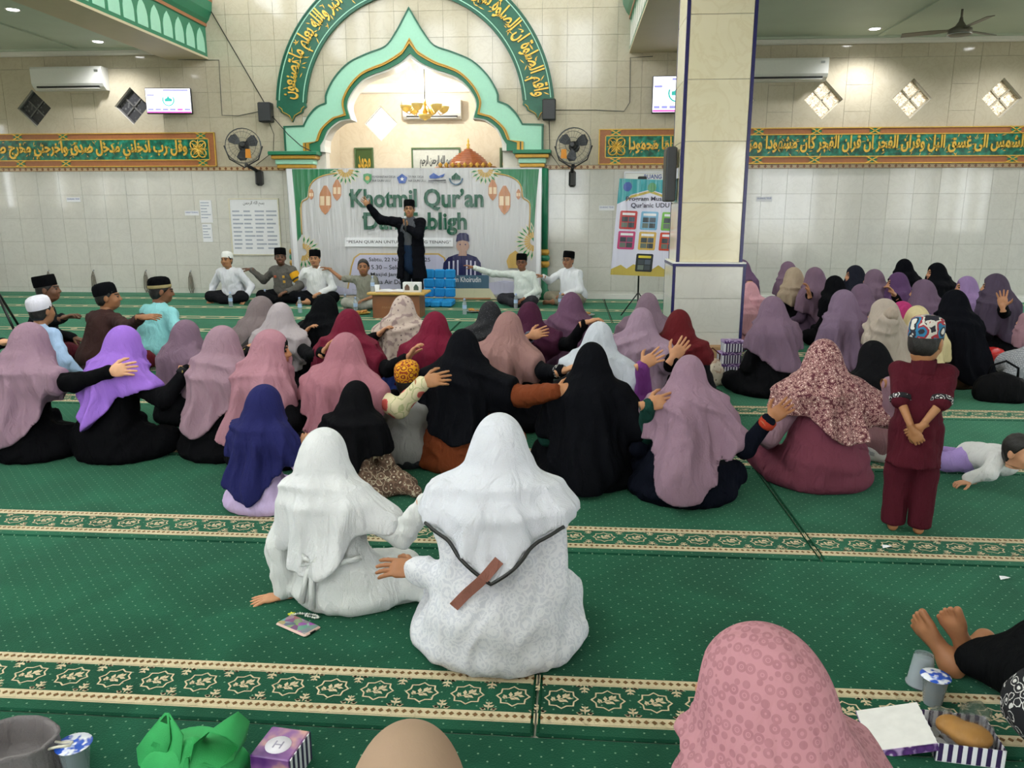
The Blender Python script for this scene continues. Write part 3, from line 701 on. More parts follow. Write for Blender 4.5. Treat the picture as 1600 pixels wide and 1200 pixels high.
# ================================================================== event banner
BY = D - .36
def bn(x, y): p = at(430 + x / 3.636, 240 + y / 3.636, BY); return (p.x, p.z)          # a point of the banner, from a close-up of it
def vinyl(name, color, rough=.16):
    if name in MATS: return MATS[name]
    t = NT(name); co = t.n('ShaderNodeNewGeometry').outputs['Position']; mp = t.n('ShaderNodeMapping', i_0=co); mp.inputs['Scale'].default_value = (5.5, 0, .35)
    nz = t.n('ShaderNodeTexNoise', i_Scale=1.6, i_Detail=3.0, i_Distortion=.4, i_Vector=mp.outputs[0]); t.p(Base_Color=lin(color), Roughness=rough, Specular_IOR_Level=.55); t.bump(nz.outputs[0], .5, .05); MATS[name] = t.m; return t.m
PV_BASE, PV_GREEN, PV_GOLD, PV_DARK = vinyl('banner_pale_print', '#c9c8ca'), vinyl('banner_green_print', '#2f7d55'), vinyl('banner_gold_print', '#c9a660'), vinyl('banner_dark_green_ink', '#1f5a44')
PV_GREY, PV_LILAC, PV_NAVY, PV_SKIN, PV_WHITE = vinyl('banner_grey_ink', '#4a4a52'), vinyl('banner_lilac_print', '#c6c3da'), vinyl('banner_navy_print', '#2a2a55'), vinyl('banner_skin_print', '#b08e80'), vinyl('banner_white_print', '#eeeef2')
PV_LAMP, PV_LAMP2, PV_BLUE, PV_CREAM, PV_LGREEN, PV_TEAL = vinyl('banner_copper_print', '#c08560'), vinyl('banner_peach_print', '#e8cfae'), vinyl('banner_blue_ink', '#3f5ea8'), vinyl('banner_cream_print', '#d8d3b4'), vinyl('banner_leaf_green_print', '#5a9a6c'), vinyl('banner_slate_print', '#4d6a80')
x0, z1 = bn(62, 85); x1, _ = bn(1515, 85); z0 = .06
ban = thing('event_banner', 'large printed vinyl event banner with green ornate border hung across the niche', 'banner', ((x0 + x1) / 2, BY, z0))
MB().box((x0, BY, z0), (x1, BY + .006, z1)).build('sheet', PV_BASE, ban)
LAY = [0]
def flat(name, polys, m, depth=None):
    mb = MB(); LAY[0] += 1; y = BY - .0006 * LAY[0] if depth is None else BY - depth
    for poly in polys: mb.prism(poly, y, BY + .001)
    return mb.build(name, m, ban)
def circ(cx, cy, r, n=20, a0=0, a1=2 * PI): return [bn(cx + r * math.cos(a0 + (a1 - a0) * i / n), cy + r * math.sin(a0 + (a1 - a0) * i / n)) for i in range(n if a1 - a0 > 6.2 else n + 1)]
def mirror(pts, c=797): return [(2 * c - x, y) for x, y in pts]
GL = [(95, 88), (360, 88), (340, 112), (270, 122), (215, 150), (190, 190), (182, 245), (150, 268), (140, 310), (146, 470), (126, 500), (118, 340)]
gold = [(352, 112), (275, 125), (222, 152), (196, 190), (188, 250), (156, 272), (146, 310), (152, 460)]
flat('white_margin', [[bn(x, y) for x, y in ((62, 85), (95, 88), (122, 480), (150, 800), (120, 800), (95, 440))]], PV_WHITE)
flat('white_margin', [[bn(x, y) for x, y in ((1515, 85), (1488, 88), (1480, 800), (1500, 800))]], PV_WHITE)
flat('green_corner', [[bn(x, y) for x, y in GL]], PV_GREEN); flat('green_corner', [[bn(x, y) for x, y in mirror(GL)][::-1]], PV_GREEN)
for M_ in (gold, mirror(gold)):
    mb = MB(); mb.tube([(bn(x, y)[0], BY - .006, bn(x, y)[1]) for x, y in cr(M_, (), 3)], .011, 5); mb.build('gold_outline', PV_GOLD, ban)
def rosette(cx, cy, r, a0, a1, n=9):
    g, c, d = [], [], []
    for i in range(n):
        a = a0 + (a1 - a0) * (i + .5) / n; w = (a1 - a0) / n * .42
        g.append([bn(cx + r * q * math.cos(a + t_), cy + r * q * math.sin(a + t_)) for q, t_ in ((.35, 0), (.7, -w), (1.0, 0), (.7, w))])
        d.append([bn(cx + r * q * math.cos(a + t_), cy + r * q * math.sin(a + t_)) for q, t_ in ((.5, 0), (.72, -w * .55), (.9, 0), (.72, w * .55))])
        c.append([bn(cx + r * q * math.cos(a + t_), cy + r * q * math.sin(a + t_)) for q, t_ in ((.2, -w), (.46, -w), (.52, 0), (.46, w), (.2, w))])
    flat('ornament_petals', g, PV_CREAM); flat('ornament_petals', d, PV_GREEN); flat('ornament_heart', c, PV_GOLD)
rosette(400, 90, 92, 0, PI); rosette(1195, 90, 92, 0, PI); rosette(160, 560, 100, -PI / 2 - .1, PI / 2 + .3, 11); rosette(1470, 500, 112, PI / 2, 3 * PI / 2, 11)
def lantern(cx, cy, h):
    w = h * .2
    flat('lantern_print', [[bn(cx - w * .25, cy - h * .5), bn(cx + w * .25, cy - h * .5), bn(cx + w * .9, cy - h * .25), bn(cx + w, cy - h * .18), bn(cx + w, cy + h * .22), bn(cx + w * .6, cy + h * .38), bn(cx, cy + h * .5), bn(cx - w * .6, cy + h * .38), bn(cx - w, cy + h * .22), bn(cx - w, cy - h * .18), bn(cx - w * .9, cy - h * .25)]], PV_LAMP)
    flat('lantern_panes', [[bn(cx + s * w * .5 - w * .36, cy - h * .14), bn(cx + s * w * .5 + w * .36, cy - h * .14), bn(cx + s * w * .5 + w * .36, cy + h * .18), bn(cx + s * w * .5 - w * .36, cy + h * .18)] for s in (-1, 1)], PV_LAMP2)
for c in ((285, 265, 165), (352, 208, 120), (206, 232, 60)): lantern(*c); lantern(1588 - c[0], c[1], c[2])
# logos and their lettering
flat('shield_logo', [[bn(502, 118), bn(525, 112), bn(548, 118), bn(548, 150), bn(525, 174), bn(502, 150)]], PV_LGREEN); flat('shield_logo_leaf', [circ(525, 140, 13, 10)], PV_GOLD)
flat('pentagon_logo', [[bn(722 + 30 * math.sin(i * 2 * PI / 5), 145 - 30 * math.cos(i * 2 * PI / 5)) for i in range(5)]], PV_BLUE); flat('pentagon_logo_star', [[bn(722 + (13 if i % 2 == 0 else 6) * math.sin(i * PI / 5), 145 - (13 if i % 2 == 0 else 6) * math.cos(i * PI / 5)) for i in range(10)]], PV_WHITE)
flat('book_logo', [[bn(876, 128), bn(900, 110), bn(930, 128), bn(965, 114), bn(955, 132), bn(915, 142), bn(880, 142)]], PV_BLUE); flat('book_logo_line', [[bn(872, 152), bn(970, 148), bn(970, 154), bn(872, 158)]], PV_GREY)
flat('round_mosque_logo', [[bn(1028 + r * math.cos(a), 140 + r * math.sin(a)) for r, a in [(40, PI * .0 + PI * i / 16) for i in range(17)] + [(32, PI * (1 - i / 16)) for i in range(17)]]], PV_TEAL); flat('round_mosque_logo_dome', [[bn(1003, 148), bn(1003, 130), bn(1014, 122), bn(1028, 108), bn(1042, 122), bn(1053, 130), bn(1053, 148)]], PV_DARK)
UX, UZ = Vector((1, 0, 0)), Vector((0, 0, 1))
def word(name, body, xa, xb, yc, h, m, off=0.0, align='CENTER'):
    LAY[0] += 1; a, b = bn(xa, yc), bn(xb, yc); mb = MB()
    text_on(mb, body, ((a[0] + b[0]) / 2, BY - .0012 - .0006 * LAY[0], (a[1] + b[1]) / 2), UX, UZ, .2, w=abs(b[0] - a[0]), h=h * .00306, extrude=.001, offset=off); return mb.build(name, m, ban)
word('logo_lettering', 'PEMERINTAH DESA', 553, 685, 132, 11, PV_GREY); word('logo_lettering', 'AIR DURI ULU', 553, 655, 154, 11, PV_GREY)
word('logo_lettering', 'TP PKK DESA', 757, 845, 132, 11, PV_GREY); word('logo_lettering', 'AIR DURI ULU', 757, 857, 154, 11, PV_GREY); word('logo_lettering', 'MAJELIS TAKLIM', 872, 972, 166, 8, PV_GREY)
word('title_lettering', "Khotmil Qur’an", 430, 1185, 262, 118, PV_DARK, .006); word('title_lettering', 'Dan Tabligh', 505, 1090, 398, 122, PV_DARK, .006)
for cx, cy, s in ((432, 232, 1), (508, 360, 1)):                # curled serifs that start the two capitals
    mb = MB(); mb.tube([(bn(cx + 14 * math.cos(a) * (1 - a / 9), cy + 13 * math.sin(a) * (1 - a / 9))[0], BY - .012, bn(cx, cy + 13 * math.sin(a) * (1 - a / 9))[1]) for a in np.linspace(0, 5.5, 14)], .012, 5); mb.build('title_flourish', PV_DARK, ban)
flat('ribbon', [[bn(398, 478), bn(1010, 478), bn(1010, 528), bn(398, 528)]], PV_WHITE); word('ribbon_lettering', "“PESAN QUR’AN UNTUK HATI YANG TENANG”", 408, 1000, 503, 19, PV_GREY, .001)
flat('info_box_outline', [[bn(x, y) for x, y in ((432, 640), (448, 590), (480, 566), (930, 566), (965, 590), (980, 640), (980, 772), (410, 772))]], PV_GOLD)
flat('info_box', [[bn(x, y) for x, y in ((440, 642), (456, 594), (484, 574), (926, 574), (958, 594), (972, 642), (972, 772), (418, 772))]], PV_LILAC)
for yy, a, b, tx in ((603, 535, 882, 'Sabtu, 22 November 2025'), (645, 535, 745, '15.30 – Selesai'), (688, 545, 850, "Masjid Jami’ Al Huda"), (728, 545, 800, 'Desa Air Duri Ulu')): word('info_lettering', tx, a, b, yy, 25, PV_GREY, .002)
flat('lilac_ground', [[bn(150, 800), bn(150, 760), bn(300, 740), bn(450, 775), bn(1000, 770), bn(1300, 720), bn(1480, 740), bn(1480, 800)]], PV_LILAC)
# the printed portrait
flat('portrait_coat', [[bn(x, y) for x, y in ((950, 690), (958, 620), (985, 588), (1035, 570), (1095, 570), (1145, 588), (1168, 620), (1174, 690))]], PV_NAVY)
flat('portrait_stripes', [[bn(x, 600 + 3 * abs(x - 1064) / 20), bn(x + 9, 600 + 3 * abs(x - 1064) / 20), bn(x + 9, 690), bn(x, 690)] for x in (985, 1010, 1034, 1086, 1108, 1132)], PV_LILAC)
flat('portrait_face', [circ(1066, 525, 36, 18)], PV_SKIN); flat('portrait_neck', [[bn(1048, 545), bn(1086, 545), bn(1090, 580), bn(1042, 580)]], PV_SKIN)
flat('portrait_cap', [[bn(1028, 500), bn(1034, 462), bn(1050, 450), bn(1084, 450), bn(1100, 462), bn(1104, 500), bn(1066, 492)]], PV_NAVY)
flat('portrait_eyes', [circ(1052, 516, 4, 8), circ(1082, 516, 4, 8)], PV_NAVY)
flat('name_plate', [[bn(1005, 690), bn(1215, 690), bn(1215, 765), bn(1005, 765)]], PV_TEAL); word('name_lettering', 'din Khoirudin', 1010, 1170, 714, 30, PV_WHITE, .001)
flat('plinth_print', [[bn(1000, 765), bn(1220, 765), bn(1260, 825), bn(975, 825)]], PV_CREAM); flat('plinth_line', [[bn(975, 818), bn(1225, 818), bn(1225, 826), bn(975, 826)]], PV_LAMP)
flat('dome_print', [[bn(1315, 610), bn(1330, 575), bn(1365, 550), bn(1395, 575), bn(1405, 610), bn(1395, 650), bn(1325, 650)]], PV_GOLD)

# ================================================================== things on the wall
def aircon(px0, px1, py0, py1, Y, label):
    a, b = at(px0, py0, Y), at(px1, py1, Y); w, h = abs(b.x - a.x), abs(a.z - b.z); cx, zb_ = (a.x + b.x) / 2, b.z
    o = thing('air_conditioner', label, 'air conditioner', (cx, Y, zb_), group='wall air conditioners')
    pf = [(0, 0), (-.10, .0), (-.17, .05), (-.20, .10), (-.205, h - .03), (-.19, h), (0, h)]
    V = [(cx + s * w / 2, Y + y, zb_ + z) for s in (-1, 1) for y, z in pf]; n = len(pf)
    MB().add(V, [(i, (i + 1) % n, n + (i + 1) % n, n + i) for i in range(n)] + [tuple(range(n - 1, -1, -1)), tuple(range(n, 2 * n))]).build('casing', M_WPLAST, o)
    MB().box((cx - w * .44, Y - .185, zb_ + .035), (cx + w * .44, Y - .10, zb_ + .06)).build('outlet', M_BLACKP, o)
    for i in range(3): MB().box((cx - w * .43 + i * w * .29, Y - .21, zb_ + .012), (cx - w * .43 + (i + 1) * w * .29 - .01, Y - .12, zb_ + .022)).build('louvre', M_WPLAST, o)
    MB().box((cx + w * .40, Y - .209, zb_ + h * .75), (cx + w * .45, Y - .2, zb_ + h * .85)).build('maker_badge', M_STEEL, o)
aircon(58, 172, 108, 142, D, 'white split air conditioner high on the left wall')
aircon(1165, 1287, 95, 128, D, 'white split air conditioner on the wall right of the column')
aircon(632, 722, 158, 187, NY, 'white split air conditioner inside the prayer niche')
M_SCREEN = emit('lit_white_screen', '#f2f2ff', 1.25); M_SCRT, M_SCRM, M_SCRL = emit('screen_teal', '#3aa79c', .9), emit('screen_magenta', '#d45ab0', 1.0), emit('screen_lilac', '#8f8fd0', .9)
def tv(px0, px1, py0, py1, label, yaw):
    Y = D - .16; a, b = at(px0, py0, Y), at(px1, py1, Y); w, h = b.x - a.x, a.z - b.z; c = Vector(((a.x + b.x) / 2, Y, (a.z + b.z) / 2))
    o = thing('wall_television', label, 'television', c, yaw, group='wall televisions'); 
    MB().box((-w / 2, -.02, -h / 2), (w / 2, .03, h / 2), bevel=.008).build('bezel', M_BLACKP, o, fix=False)
    MB().box((-w / 2 + .012, -.023, -h / 2 + .02), (w / 2 - .012, -.019, h / 2 - .012)).build('screen', M_SCREEN, o, fix=False)
    def bar(x, z, ww, hh, m, nm): MB().box((x * w - ww * w / 2, -.0255, z * h - hh * h / 2), (x * w + ww * w / 2, -.023, z * h + hh * h / 2)).build(nm, m, o, fix=False)
    bar(0, -.43, .96, .05, M_SCRM, 'screen_ticker')
    for i in range(6): bar(-.40 + i * .16, -.33, .12, .07, M_SCRL if i != 4 else M_SCRM, 'prayer_time_box')
    bar(.12, .41, .45, .05, M_SCRL, 'screen_heading'); bar(.38, .41, .12, .05, M_SCRL, 'screen_date'); bar(-.38, .22, .16, .06, M_SCRL, 'screen_date')
    mb = MB(); text_on(mb, '16 36', (-.36 * w, -.0255, .40 * h), UX, UZ, .1, w=.22 * w, h=.10 * h, extrude=.0004); mb.build('screen_clock', M_SCRL, o, fix=False)
    mb = MB(); R_ = h * .24
    mb.ring([(R_ * math.cos(t_), R_ * math.sin(t_) + .04 * h) for t_ in np.linspace(PI * .85, PI * 2.15, 24)], [(R_ * .82 * math.cos(t_), R_ * .85 * math.sin(t_) + .04 * h) for t_ in np.linspace(PI * .85, PI * 2.15, 24)], -.026, -.0225); mb.build('screen_logo_ring', M_SCRT, o, fix=False)
    MB().prism([(-.6 * R_, -.02 * h), (-.6 * R_, .08 * h), (-.25 * R_, .10 * h), (0, .2 * h), (.25 * R_, .10 * h), (.6 * R_, .08 * h), (.6 * R_, -.02 * h)], -.026, -.0225).build('screen_logo_mosque', M_SCRT, o, fix=False)
    MB().box((-.06, .02, -.12), (.06, .16, .12)).build('wall_bracket', M_BLACKP, o, fix=False)
tv(228, 300, 138, 178, 'lit wall television showing prayer times left of the niche', .10)
tv(1020, 1094, 119, 177, 'lit wall television half hidden behind the column', .0)
def speaker(px, py, w, h, label):
    c = at(px, py, D - .1); o = thing('wall_speaker', label, 'loudspeaker', (c.x, D, c.z), group='small black wall speakers')
    MB().box((c.x - w / 2, D - .20, c.z - h / 2), (c.x + w / 2, D - .03, c.z + h / 2), bevel=.012).build('cabinet', M_BLACKP, o)
    MB().box((c.x - w / 2 + .015, D - .206, c.z - h / 2 + .02), (c.x + w / 2 - .015, D - .199, c.z + h / 2 - .02)).build('grille', M_DGREY, o)
    MB().box((c.x - .04, D - .04, c.z - .05), (c.x + .04, D, c.z + .05)).build('bracket', M_BLACKP, o)
speaker(416, 176, .22, .32, 'small black speaker on the wall left of the lettered arc'); speaker(858, 172, .22, .33, 'small black speaker on the wall right of the lettered arc')
M_WIRE = mat('fan_wire', '#55585c', .35, metal=.6)
def wall_fan(px, py, label, tilt, tagcol):
    c = at(px, py, D - .42); o = thing('wall_fan', label, 'fan', (c.x, D, c.z - .35), group='black wall fans'); R_ = .29
    Mx = Matrix.Translation(c) @ Matrix.Rotation(tilt, 4, 'Z') @ Matrix.Rotation(PI / 2 - .15, 4, 'X')
    mb = MB()
    for r, z in ((R_, 0), (R_ * .98, .05), (R_ * .75, .085), (R_ * .4, .10)): mb.tube([Mx @ Vector((r * math.cos(a), r * math.sin(a), z)) for a in np.linspace(0, 2 * PI, 25)], .004 if r < R_ else .008, 4, caps=False)
    for i in range(26):
        a = 2 * PI * i / 26; mb.tube([Mx @ Vector((r * math.cos(a), r * math.sin(a), z)) for r, z in ((R_, 0), (R_ * .97, .05), (R_ * .75, .085), (.06, .105))], .0022, 3, caps=False)
    mb.build('cage', M_WIRE, o)
    for i in range(3):
        a = 2 * PI * i / 3 + .5; V = []
        for r, w0, w1 in ((.05, -.3, .3), (.14, -.55, .45), (.22, -.5, .35), (.255, -.2, .2)):
            for w_, z in ((w0, .012), (w1, .055)): V.append(Mx @ Vector((r * math.cos(a + w_), r * math.sin(a + w_), z)))
        n_ = len(V); V2 = [v + (Mx.to_3x3() @ Vector((0, 0, .006))) for v in V]
        MB().add(V + V2, [(2 * k, 2 * k + 1, 2 * k + 3, 2 * k + 2) for k in range(3)] + [(n_ + 2 * k, n_ + 2 * k + 2, n_ + 2 * k + 3, n_ + 2 * k + 1) for k in range(3)]).build('blade', M_DGREY, o)
    MB().lathe([(.05, 0), (.055, .03), (.05, .11), (.03, .12)], (0, 0, 0), 14, M=Mx).build('hub', M_BLACKP, o)
    MB().lathe([(.075, -.16), (.085, -.12), (.085, -.02), (.06, 0)], (0, 0, 0), 14, M=Mx).build('motor', M_BLACKP, o)
    mb = MB(); mb.tube([Mx @ Vector((-R_ - .02, 0, 0)), Mx @ Vector((-R_ * .8, -R_ * .75, -.02)), Mx @ Vector((0, -R_ - .06, -.03)), Mx @ Vector((R_ * .8, -R_ * .75, -.02)), Mx @ Vector((R_ + .02, 0, 0))], .012, 6); mb.build('yoke', M_BLACKP, o)
    b = c + Vector((.10 if px < 640 else -.02, .30, -.42))
    MB().box((b.x - .05, D - .16, b.z - .22), (b.x + .07, D - .02, b.z + .05), bevel=.03).build('control_box', M_BLACKP, o)
    mb = MB(); mb.tube([c + Vector((0, .05, -.30)), Vector((b.x, D - .16, b.z + .03))], .03, 8); mb.build('neck', M_BLACKP, o)
    MB().prism([(c.x + tagcol * .17 - .05, c.z - .20), (c.x + tagcol * .17 + .05, c.z - .21), (c.x + tagcol * .17 + .04, c.z - .06), (c.x + tagcol * .17 - .04, c.z - .06)], c.y - .13, c.y - .125).build('orange_tag', mat('orange_tag', '#e0912c', .5), o)
wall_fan(380, 228, 'black caged wall fan left of the niche, orange tag on its cage', .25, .75); wall_fan(896, 228, 'black caged wall fan right of the niche, orange tag on its cage', -.2, -.9)
def cable(name, pts, label, r=.008, m=None):
    mb = MB(); mb.tube([at(x, y, D - dy) for x, y, dy in pts], r, 6); tag(mb.build(name, m or M_BLACKP), label, 'cable')
cable('cable', [(330, 18, .03), (372, 90, .02), (414, 162, .02)], 'black cable running down from the left beam to the wall speaker')
cable('cable', [(278, 93, .02), (342, 94, .02), (345, 150, .02), (347, 180, .02), (372, 181, .02), (406, 174, .02)], 'thin cable boxed along the wall between television and left speaker', .006, M_DGREY)
cable('cable', [(424, 180, .10), (450, 210, .22), (470, 228, .30), (486, 236, .32)], 'black cable looping from the left speaker to the niche capital')
cable('cable', [(868, 172, .02), (930, 172, .02), (975, 174, .02), (984, 160, .02), (985, 90, .02), (1020, 88, .02)], 'thin cable running from the right speaker up to the right beam', .006, M_DGREY)
cable('cable', [(858, 188, .05), (859, 240, .05)], 'thin cable hanging below the right wall speaker', .006)
cable('cable', [(420, 190, .05), (428, 210, .03), (427, 237, .03), (400, 258, .05)], 'thin cable from the left speaker to the left wall fan', .005)
cable('cable', [(860, 240, .05), (876, 262, .03), (888, 262, .1)], 'thin cable from the right capital to the right wall fan', .005)
M_PAPER = mat('paper', '#e9e9ec', .6, noise=.02); M_INK = mat('printed_ink', '#aab0be', .7, noise=.1); M_BLUEINK = mat('blue_ink', '#4a5a9a', .6)
def paper(name, px0, px1, py0, py1, label, rows, frame=None, title=None, cols=1, cat='notice'):
    a, b = at(px0, py0, D), at(px1, py1, D); o = thing(name, label, cat, ((a.x + b.x) / 2, D, b.z)); w, h = b.x - a.x, a.z - b.z
    MB().box((a.x, D - .012, b.z), (b.x, D - .002, a.z)).build('sheet', M_PAPER, o)
    if frame: MB().ring([(a.x, b.z), (b.x, b.z), (b.x, a.z), (a.x, a.z)], [(a.x + .02, b.z + .02), (b.x - .02, b.z + .02), (b.x - .02, a.z - .02), (a.x + .02, a.z - .02)], D - .02, D - .002, True).build('frame', frame, o)
    mb = MB(); rs_ = random.Random(px0)
    for c in range(cols):
        for r in range(rows):
            z = a.z - h * (.22 if title else .1) - r * h * (.72 if title else .8) / rows; x = a.x + w * (.06 + .9 * c / cols); l = w * .84 / cols * rs_.uniform(.6, 1)
            mb.box((x, D - .0135, z - h * .18 / rows), (x + l, D - .011, z + h * .1 / rows))
    tag(mb.build('printed_lines', M_INK, o), kind='stuff')
    if title:
        mb = MB(); text_on(mb, title, ((a.x + b.x) / 2, D - .0135, a.z - h * .09), UX, UZ, .08, w=w * .42, extrude=.0005); mb.build('heading', M_DGREY, o)
    return o
paper('wall_chart', 357, 441, 310, 399, 'large white wall chart of columns left of the banner', 10, mat('cream_frame', '#d8d2bc', .5), arabic('بسم الله الرحمن'), 4, 'chart')
paper('wall_notice', 312, 333, 313, 348, 'small white printed notice left of the wall chart, upper one', 6); paper('wall_notice', 316, 333, 350, 378, 'small white printed notice left of the wall chart, lower one', 5)
for x, y, lb in ((115, 312, 'tiny blue-lettered sticker on the left wall below the panel'), (300, 333, 'tiny lettered sticker left of the small notices'), (1194, 311, 'tiny blue-lettered sticker on the wall right of the column'), (948, 325, 'tiny lettered sticker left of the poster stand')):
    a = at(x, y, D); o = thing('wall_sticker', lb, 'sticker', (a.x, D, a.z)); MB().box((a.x - .13, D - .006, a.z - .04), (a.x + .13, D - .001, a.z + .04)).build('label_paper', M_PAPER, o)
    mb = MB(); text_on(mb, 'DILARANG TIDUR' if x != 300 else 'HARAP TENANG', (a.x, D - .007, a.z + .012), UX, UZ, .03, w=.23, h=.028, extrude=.0004); mb.build('lettering', M_BLUEINK, o)
# ropes looped on hooks low on the left wall
M_ROPE = mat('grey_rope', '#7d776c', .9, bump=.5)
for i, (x, y0, y1) in enumerate(((75, 424, 448), (145, 424, 456), (227, 424, 457), (297, 425, 458))):
    a, b = at(x, y0, D - .03), at(x, y1, D - .03); o = thing('rope_loop', ['rope', 'rope', 'rope', 'rope'][i] + ' hank hung on a hook low on the left wall, ' + ORD[i + 1] + ' from the left', 'rope', (a.x, D, b.z), group='ropes on wall hooks')
    mb = MB(); mb.tube([a, a + Vector((0, .03, .02))], .012, 6); mb.build('hook', M_STEEL, o)
    for s in (-1, 1):
        mb = MB(); mb.tube([a, a + Vector((s * .03, -.01, -.10)), Vector((a.x + s * .045, a.y, b.z + .08)), Vector((a.x + s * .02, a.y, b.z)), Vector((a.x - s * .01, a.y, b.z + .09)), a + Vector((-s * .01, 0, -.06))], .009, 6); mb.build('strand', M_ROPE, o)

# ---- niche interior
def wall_frame(px0, px1, py0, py1, Y, label, body, field, ink):
    a, b = at(px0, py0, Y), at(px1, py1, Y); o = thing('framed_calligraphy', label, 'picture', ((a.x + b.x) / 2, Y, b.z), group='framed calligraphy in the niche')
    MB().ring([(a.x, b.z), (b.x, b.z), (b.x, a.z), (a.x, a.z)], [(a.x + .03, b.z + .03), (b.x - .03, b.z + .03), (b.x - .03, a.z - .03), (a.x + .03, a.z - .03)], Y - .04, Y, True).build('frame', mat('picture_frame_green', '#4f6b46', .4), o)
    MB().box((a.x + .02, Y - .02, b.z + .02), (b.x - .02, Y - .005, a.z - .02)).build('field', field, o)
    mb = MB(); text_on(mb, body, ((a.x + b.x) / 2, Y - .022, (a.z + b.z) / 2), UX, UZ, .2, w=(b.x - a.x) * .66, h=(a.z - b.z) * .45, extrude=.004, offset=.006); mb.build('lettering', ink, o)
M_FG = mat('calligraphy_green', '#3f5a2e', .3); M_FW = mat('calligraphy_grey', '#c9cdc6', .3)
wall_frame(554, 585, 231, 275, NY, 'green framed gold calligraphy in the niche, left of the middle', arabic('محمد'), M_FG, M_GOLDL)
wall_frame(781, 806, 231, 275, NY - .02, 'green framed gold calligraphy in the niche, behind the right capital', arabic('الله'), M_FG, M_GOLDL)
wall_frame(643, 720, 231, 275, NY, 'wide pale framed inscription in the middle of the niche', arabic('بسم الله الرحمن الرحيم'), M_FW, M_DGREY)
ch0 = at(664, 170, D + 1.0); cz_ = ch0.z
chd = thing('chandelier', 'small brass chandelier with amber glass bowls inside the niche', 'chandelier', (ch0.x, ch0.y, cz_ - .1))
mb = MB(); mb.tube([(ch0.x, ch0.y, 4.3), (ch0.x, ch0.y, cz_ + .12)], .008, 6); mb.build('rod', M_BLACKP, chd)
MB().lathe([(.012, .16), (.03, .1), (.018, .02), (.05, -.06), (.02, -.12), (.005, -.16)], tuple(ch0), 12).build('stem', M_GOLDP, chd)
M_AMBER = NT('amber_glass'); M_AMBER.p(Base_Color=lin('#e0c46a'), Roughness=.25, Transmission_Weight=.4, Emission_Color=lin('#f0d890'), Emission_Strength=.15); M_AMBER = M_AMBER.m
for i in range(6):
    a = i * PI / 3 + .3; e = ch0 + Vector((.34 * math.cos(a), .34 * math.sin(a), -.02))
    arm_ = MB(); arm_.tube([ch0 + Vector((0, 0, .10)), ch0 + Vector((.15 * math.cos(a), .15 * math.sin(a), .05)), ch0 + Vector((.28 * math.cos(a), .28 * math.sin(a), -.10)), e + Vector((0, 0, -.05))], .008, 6); ao = arm_.build('arm', M_GOLDP, chd)
    MB().lathe([(.02, -.05), (.07, -.02), (.10, .03), (.11, .07), (.105, .07), (.06, -.01), (.01, -.04)], tuple(e), 14, caps=False).build('glass_bowl', M_AMBER, ao)
MB().lathe([(.01, -.20), (.10, -.16), (.13, -.10), (.12, -.10), (.02, -.18)], tuple(ch0), 14, caps=False).build('glass_bowl', M_AMBER, chd)
bl0 = at(642, 118, D + 1.0); blb = thing('pendant_bulb', 'glaring white pendant bulb hanging in the niche', 'lamp', (bl0.x, bl0.y, bl0.z - .1))
MB().sphere(tuple(bl0), .085).build('bulb', emit('glowing_bulb', '#fffaf0', 20.0), blb); mb = MB(); mb.tube([bl0 + Vector((0, 0, .07)), (bl0.x, bl0.y, 4.3)], .012, 6); mb.build('flex', M_WHITE, blb)
ld = bpy.data.lights.new('niche_bulb_light', 'POINT'); ld.energy = 110; ld.shadow_soft_size = .09; ld.color = (1, .96, .88); lo_ = bpy.data.objects.new('niche_bulb_light', ld); COL.objects.link(lo_); lo_.location = bl0 + Vector((0, 0, -.12))
mp0 = at(732, 262, D + .95); mim = thing('pulpit', 'carved wooden pulpit with ribbed copper dome in the niche', 'pulpit', (mp0.x, mp0.y, 0))
M_WOOD = mat('carved_brown_wood', '#8a5a34', .45, noise=.15, nscale=14); M_COPPER = mat('copper_brown_lacquer', '#a8623c', .35, noise=.12)
zb_ = mp0.z
MB().box((mp0.x - .48, mp0.y - .4, 0), (mp0.x + .48, mp0.y + .4, zb_ - .10)).build('body', M_WOOD, mim)
MB().box((mp0.x - .56, mp0.y - .48, zb_ - .10), (mp0.x + .56, mp0.y + .48, zb_ + .0), bevel=.03).build('canopy', M_WOOD, mim)
prd = []; Rd = .36
for i in range(9):
    r = Rd * math.cos(i / 9 * PI / 2 * .96); z = .02 + i * .034; prd += [(r, z), (r * .985, z + .024)]
MB().lathe(prd + [(.05, .33)], (mp0.x, mp0.y, zb_), 20, smooth=False).build('dome', M_COPPER, mim)
MB().lathe([(.05, .32), (.02, .36), (.035, .40), (.012, .43), (.022, .46), (.002, .52)], (mp0.x, mp0.y, zb_), 12).build('finial', M_GOLDL, mim)
for i in range(9):
    x = mp0.x - .44 + i * .11; MB().lathe([(.0, -.05), (.05, 0), (.0, .05)], (x, mp0.y - .49, zb_ + .02), 8).build('carved_crest', M_GOLDP, mim)

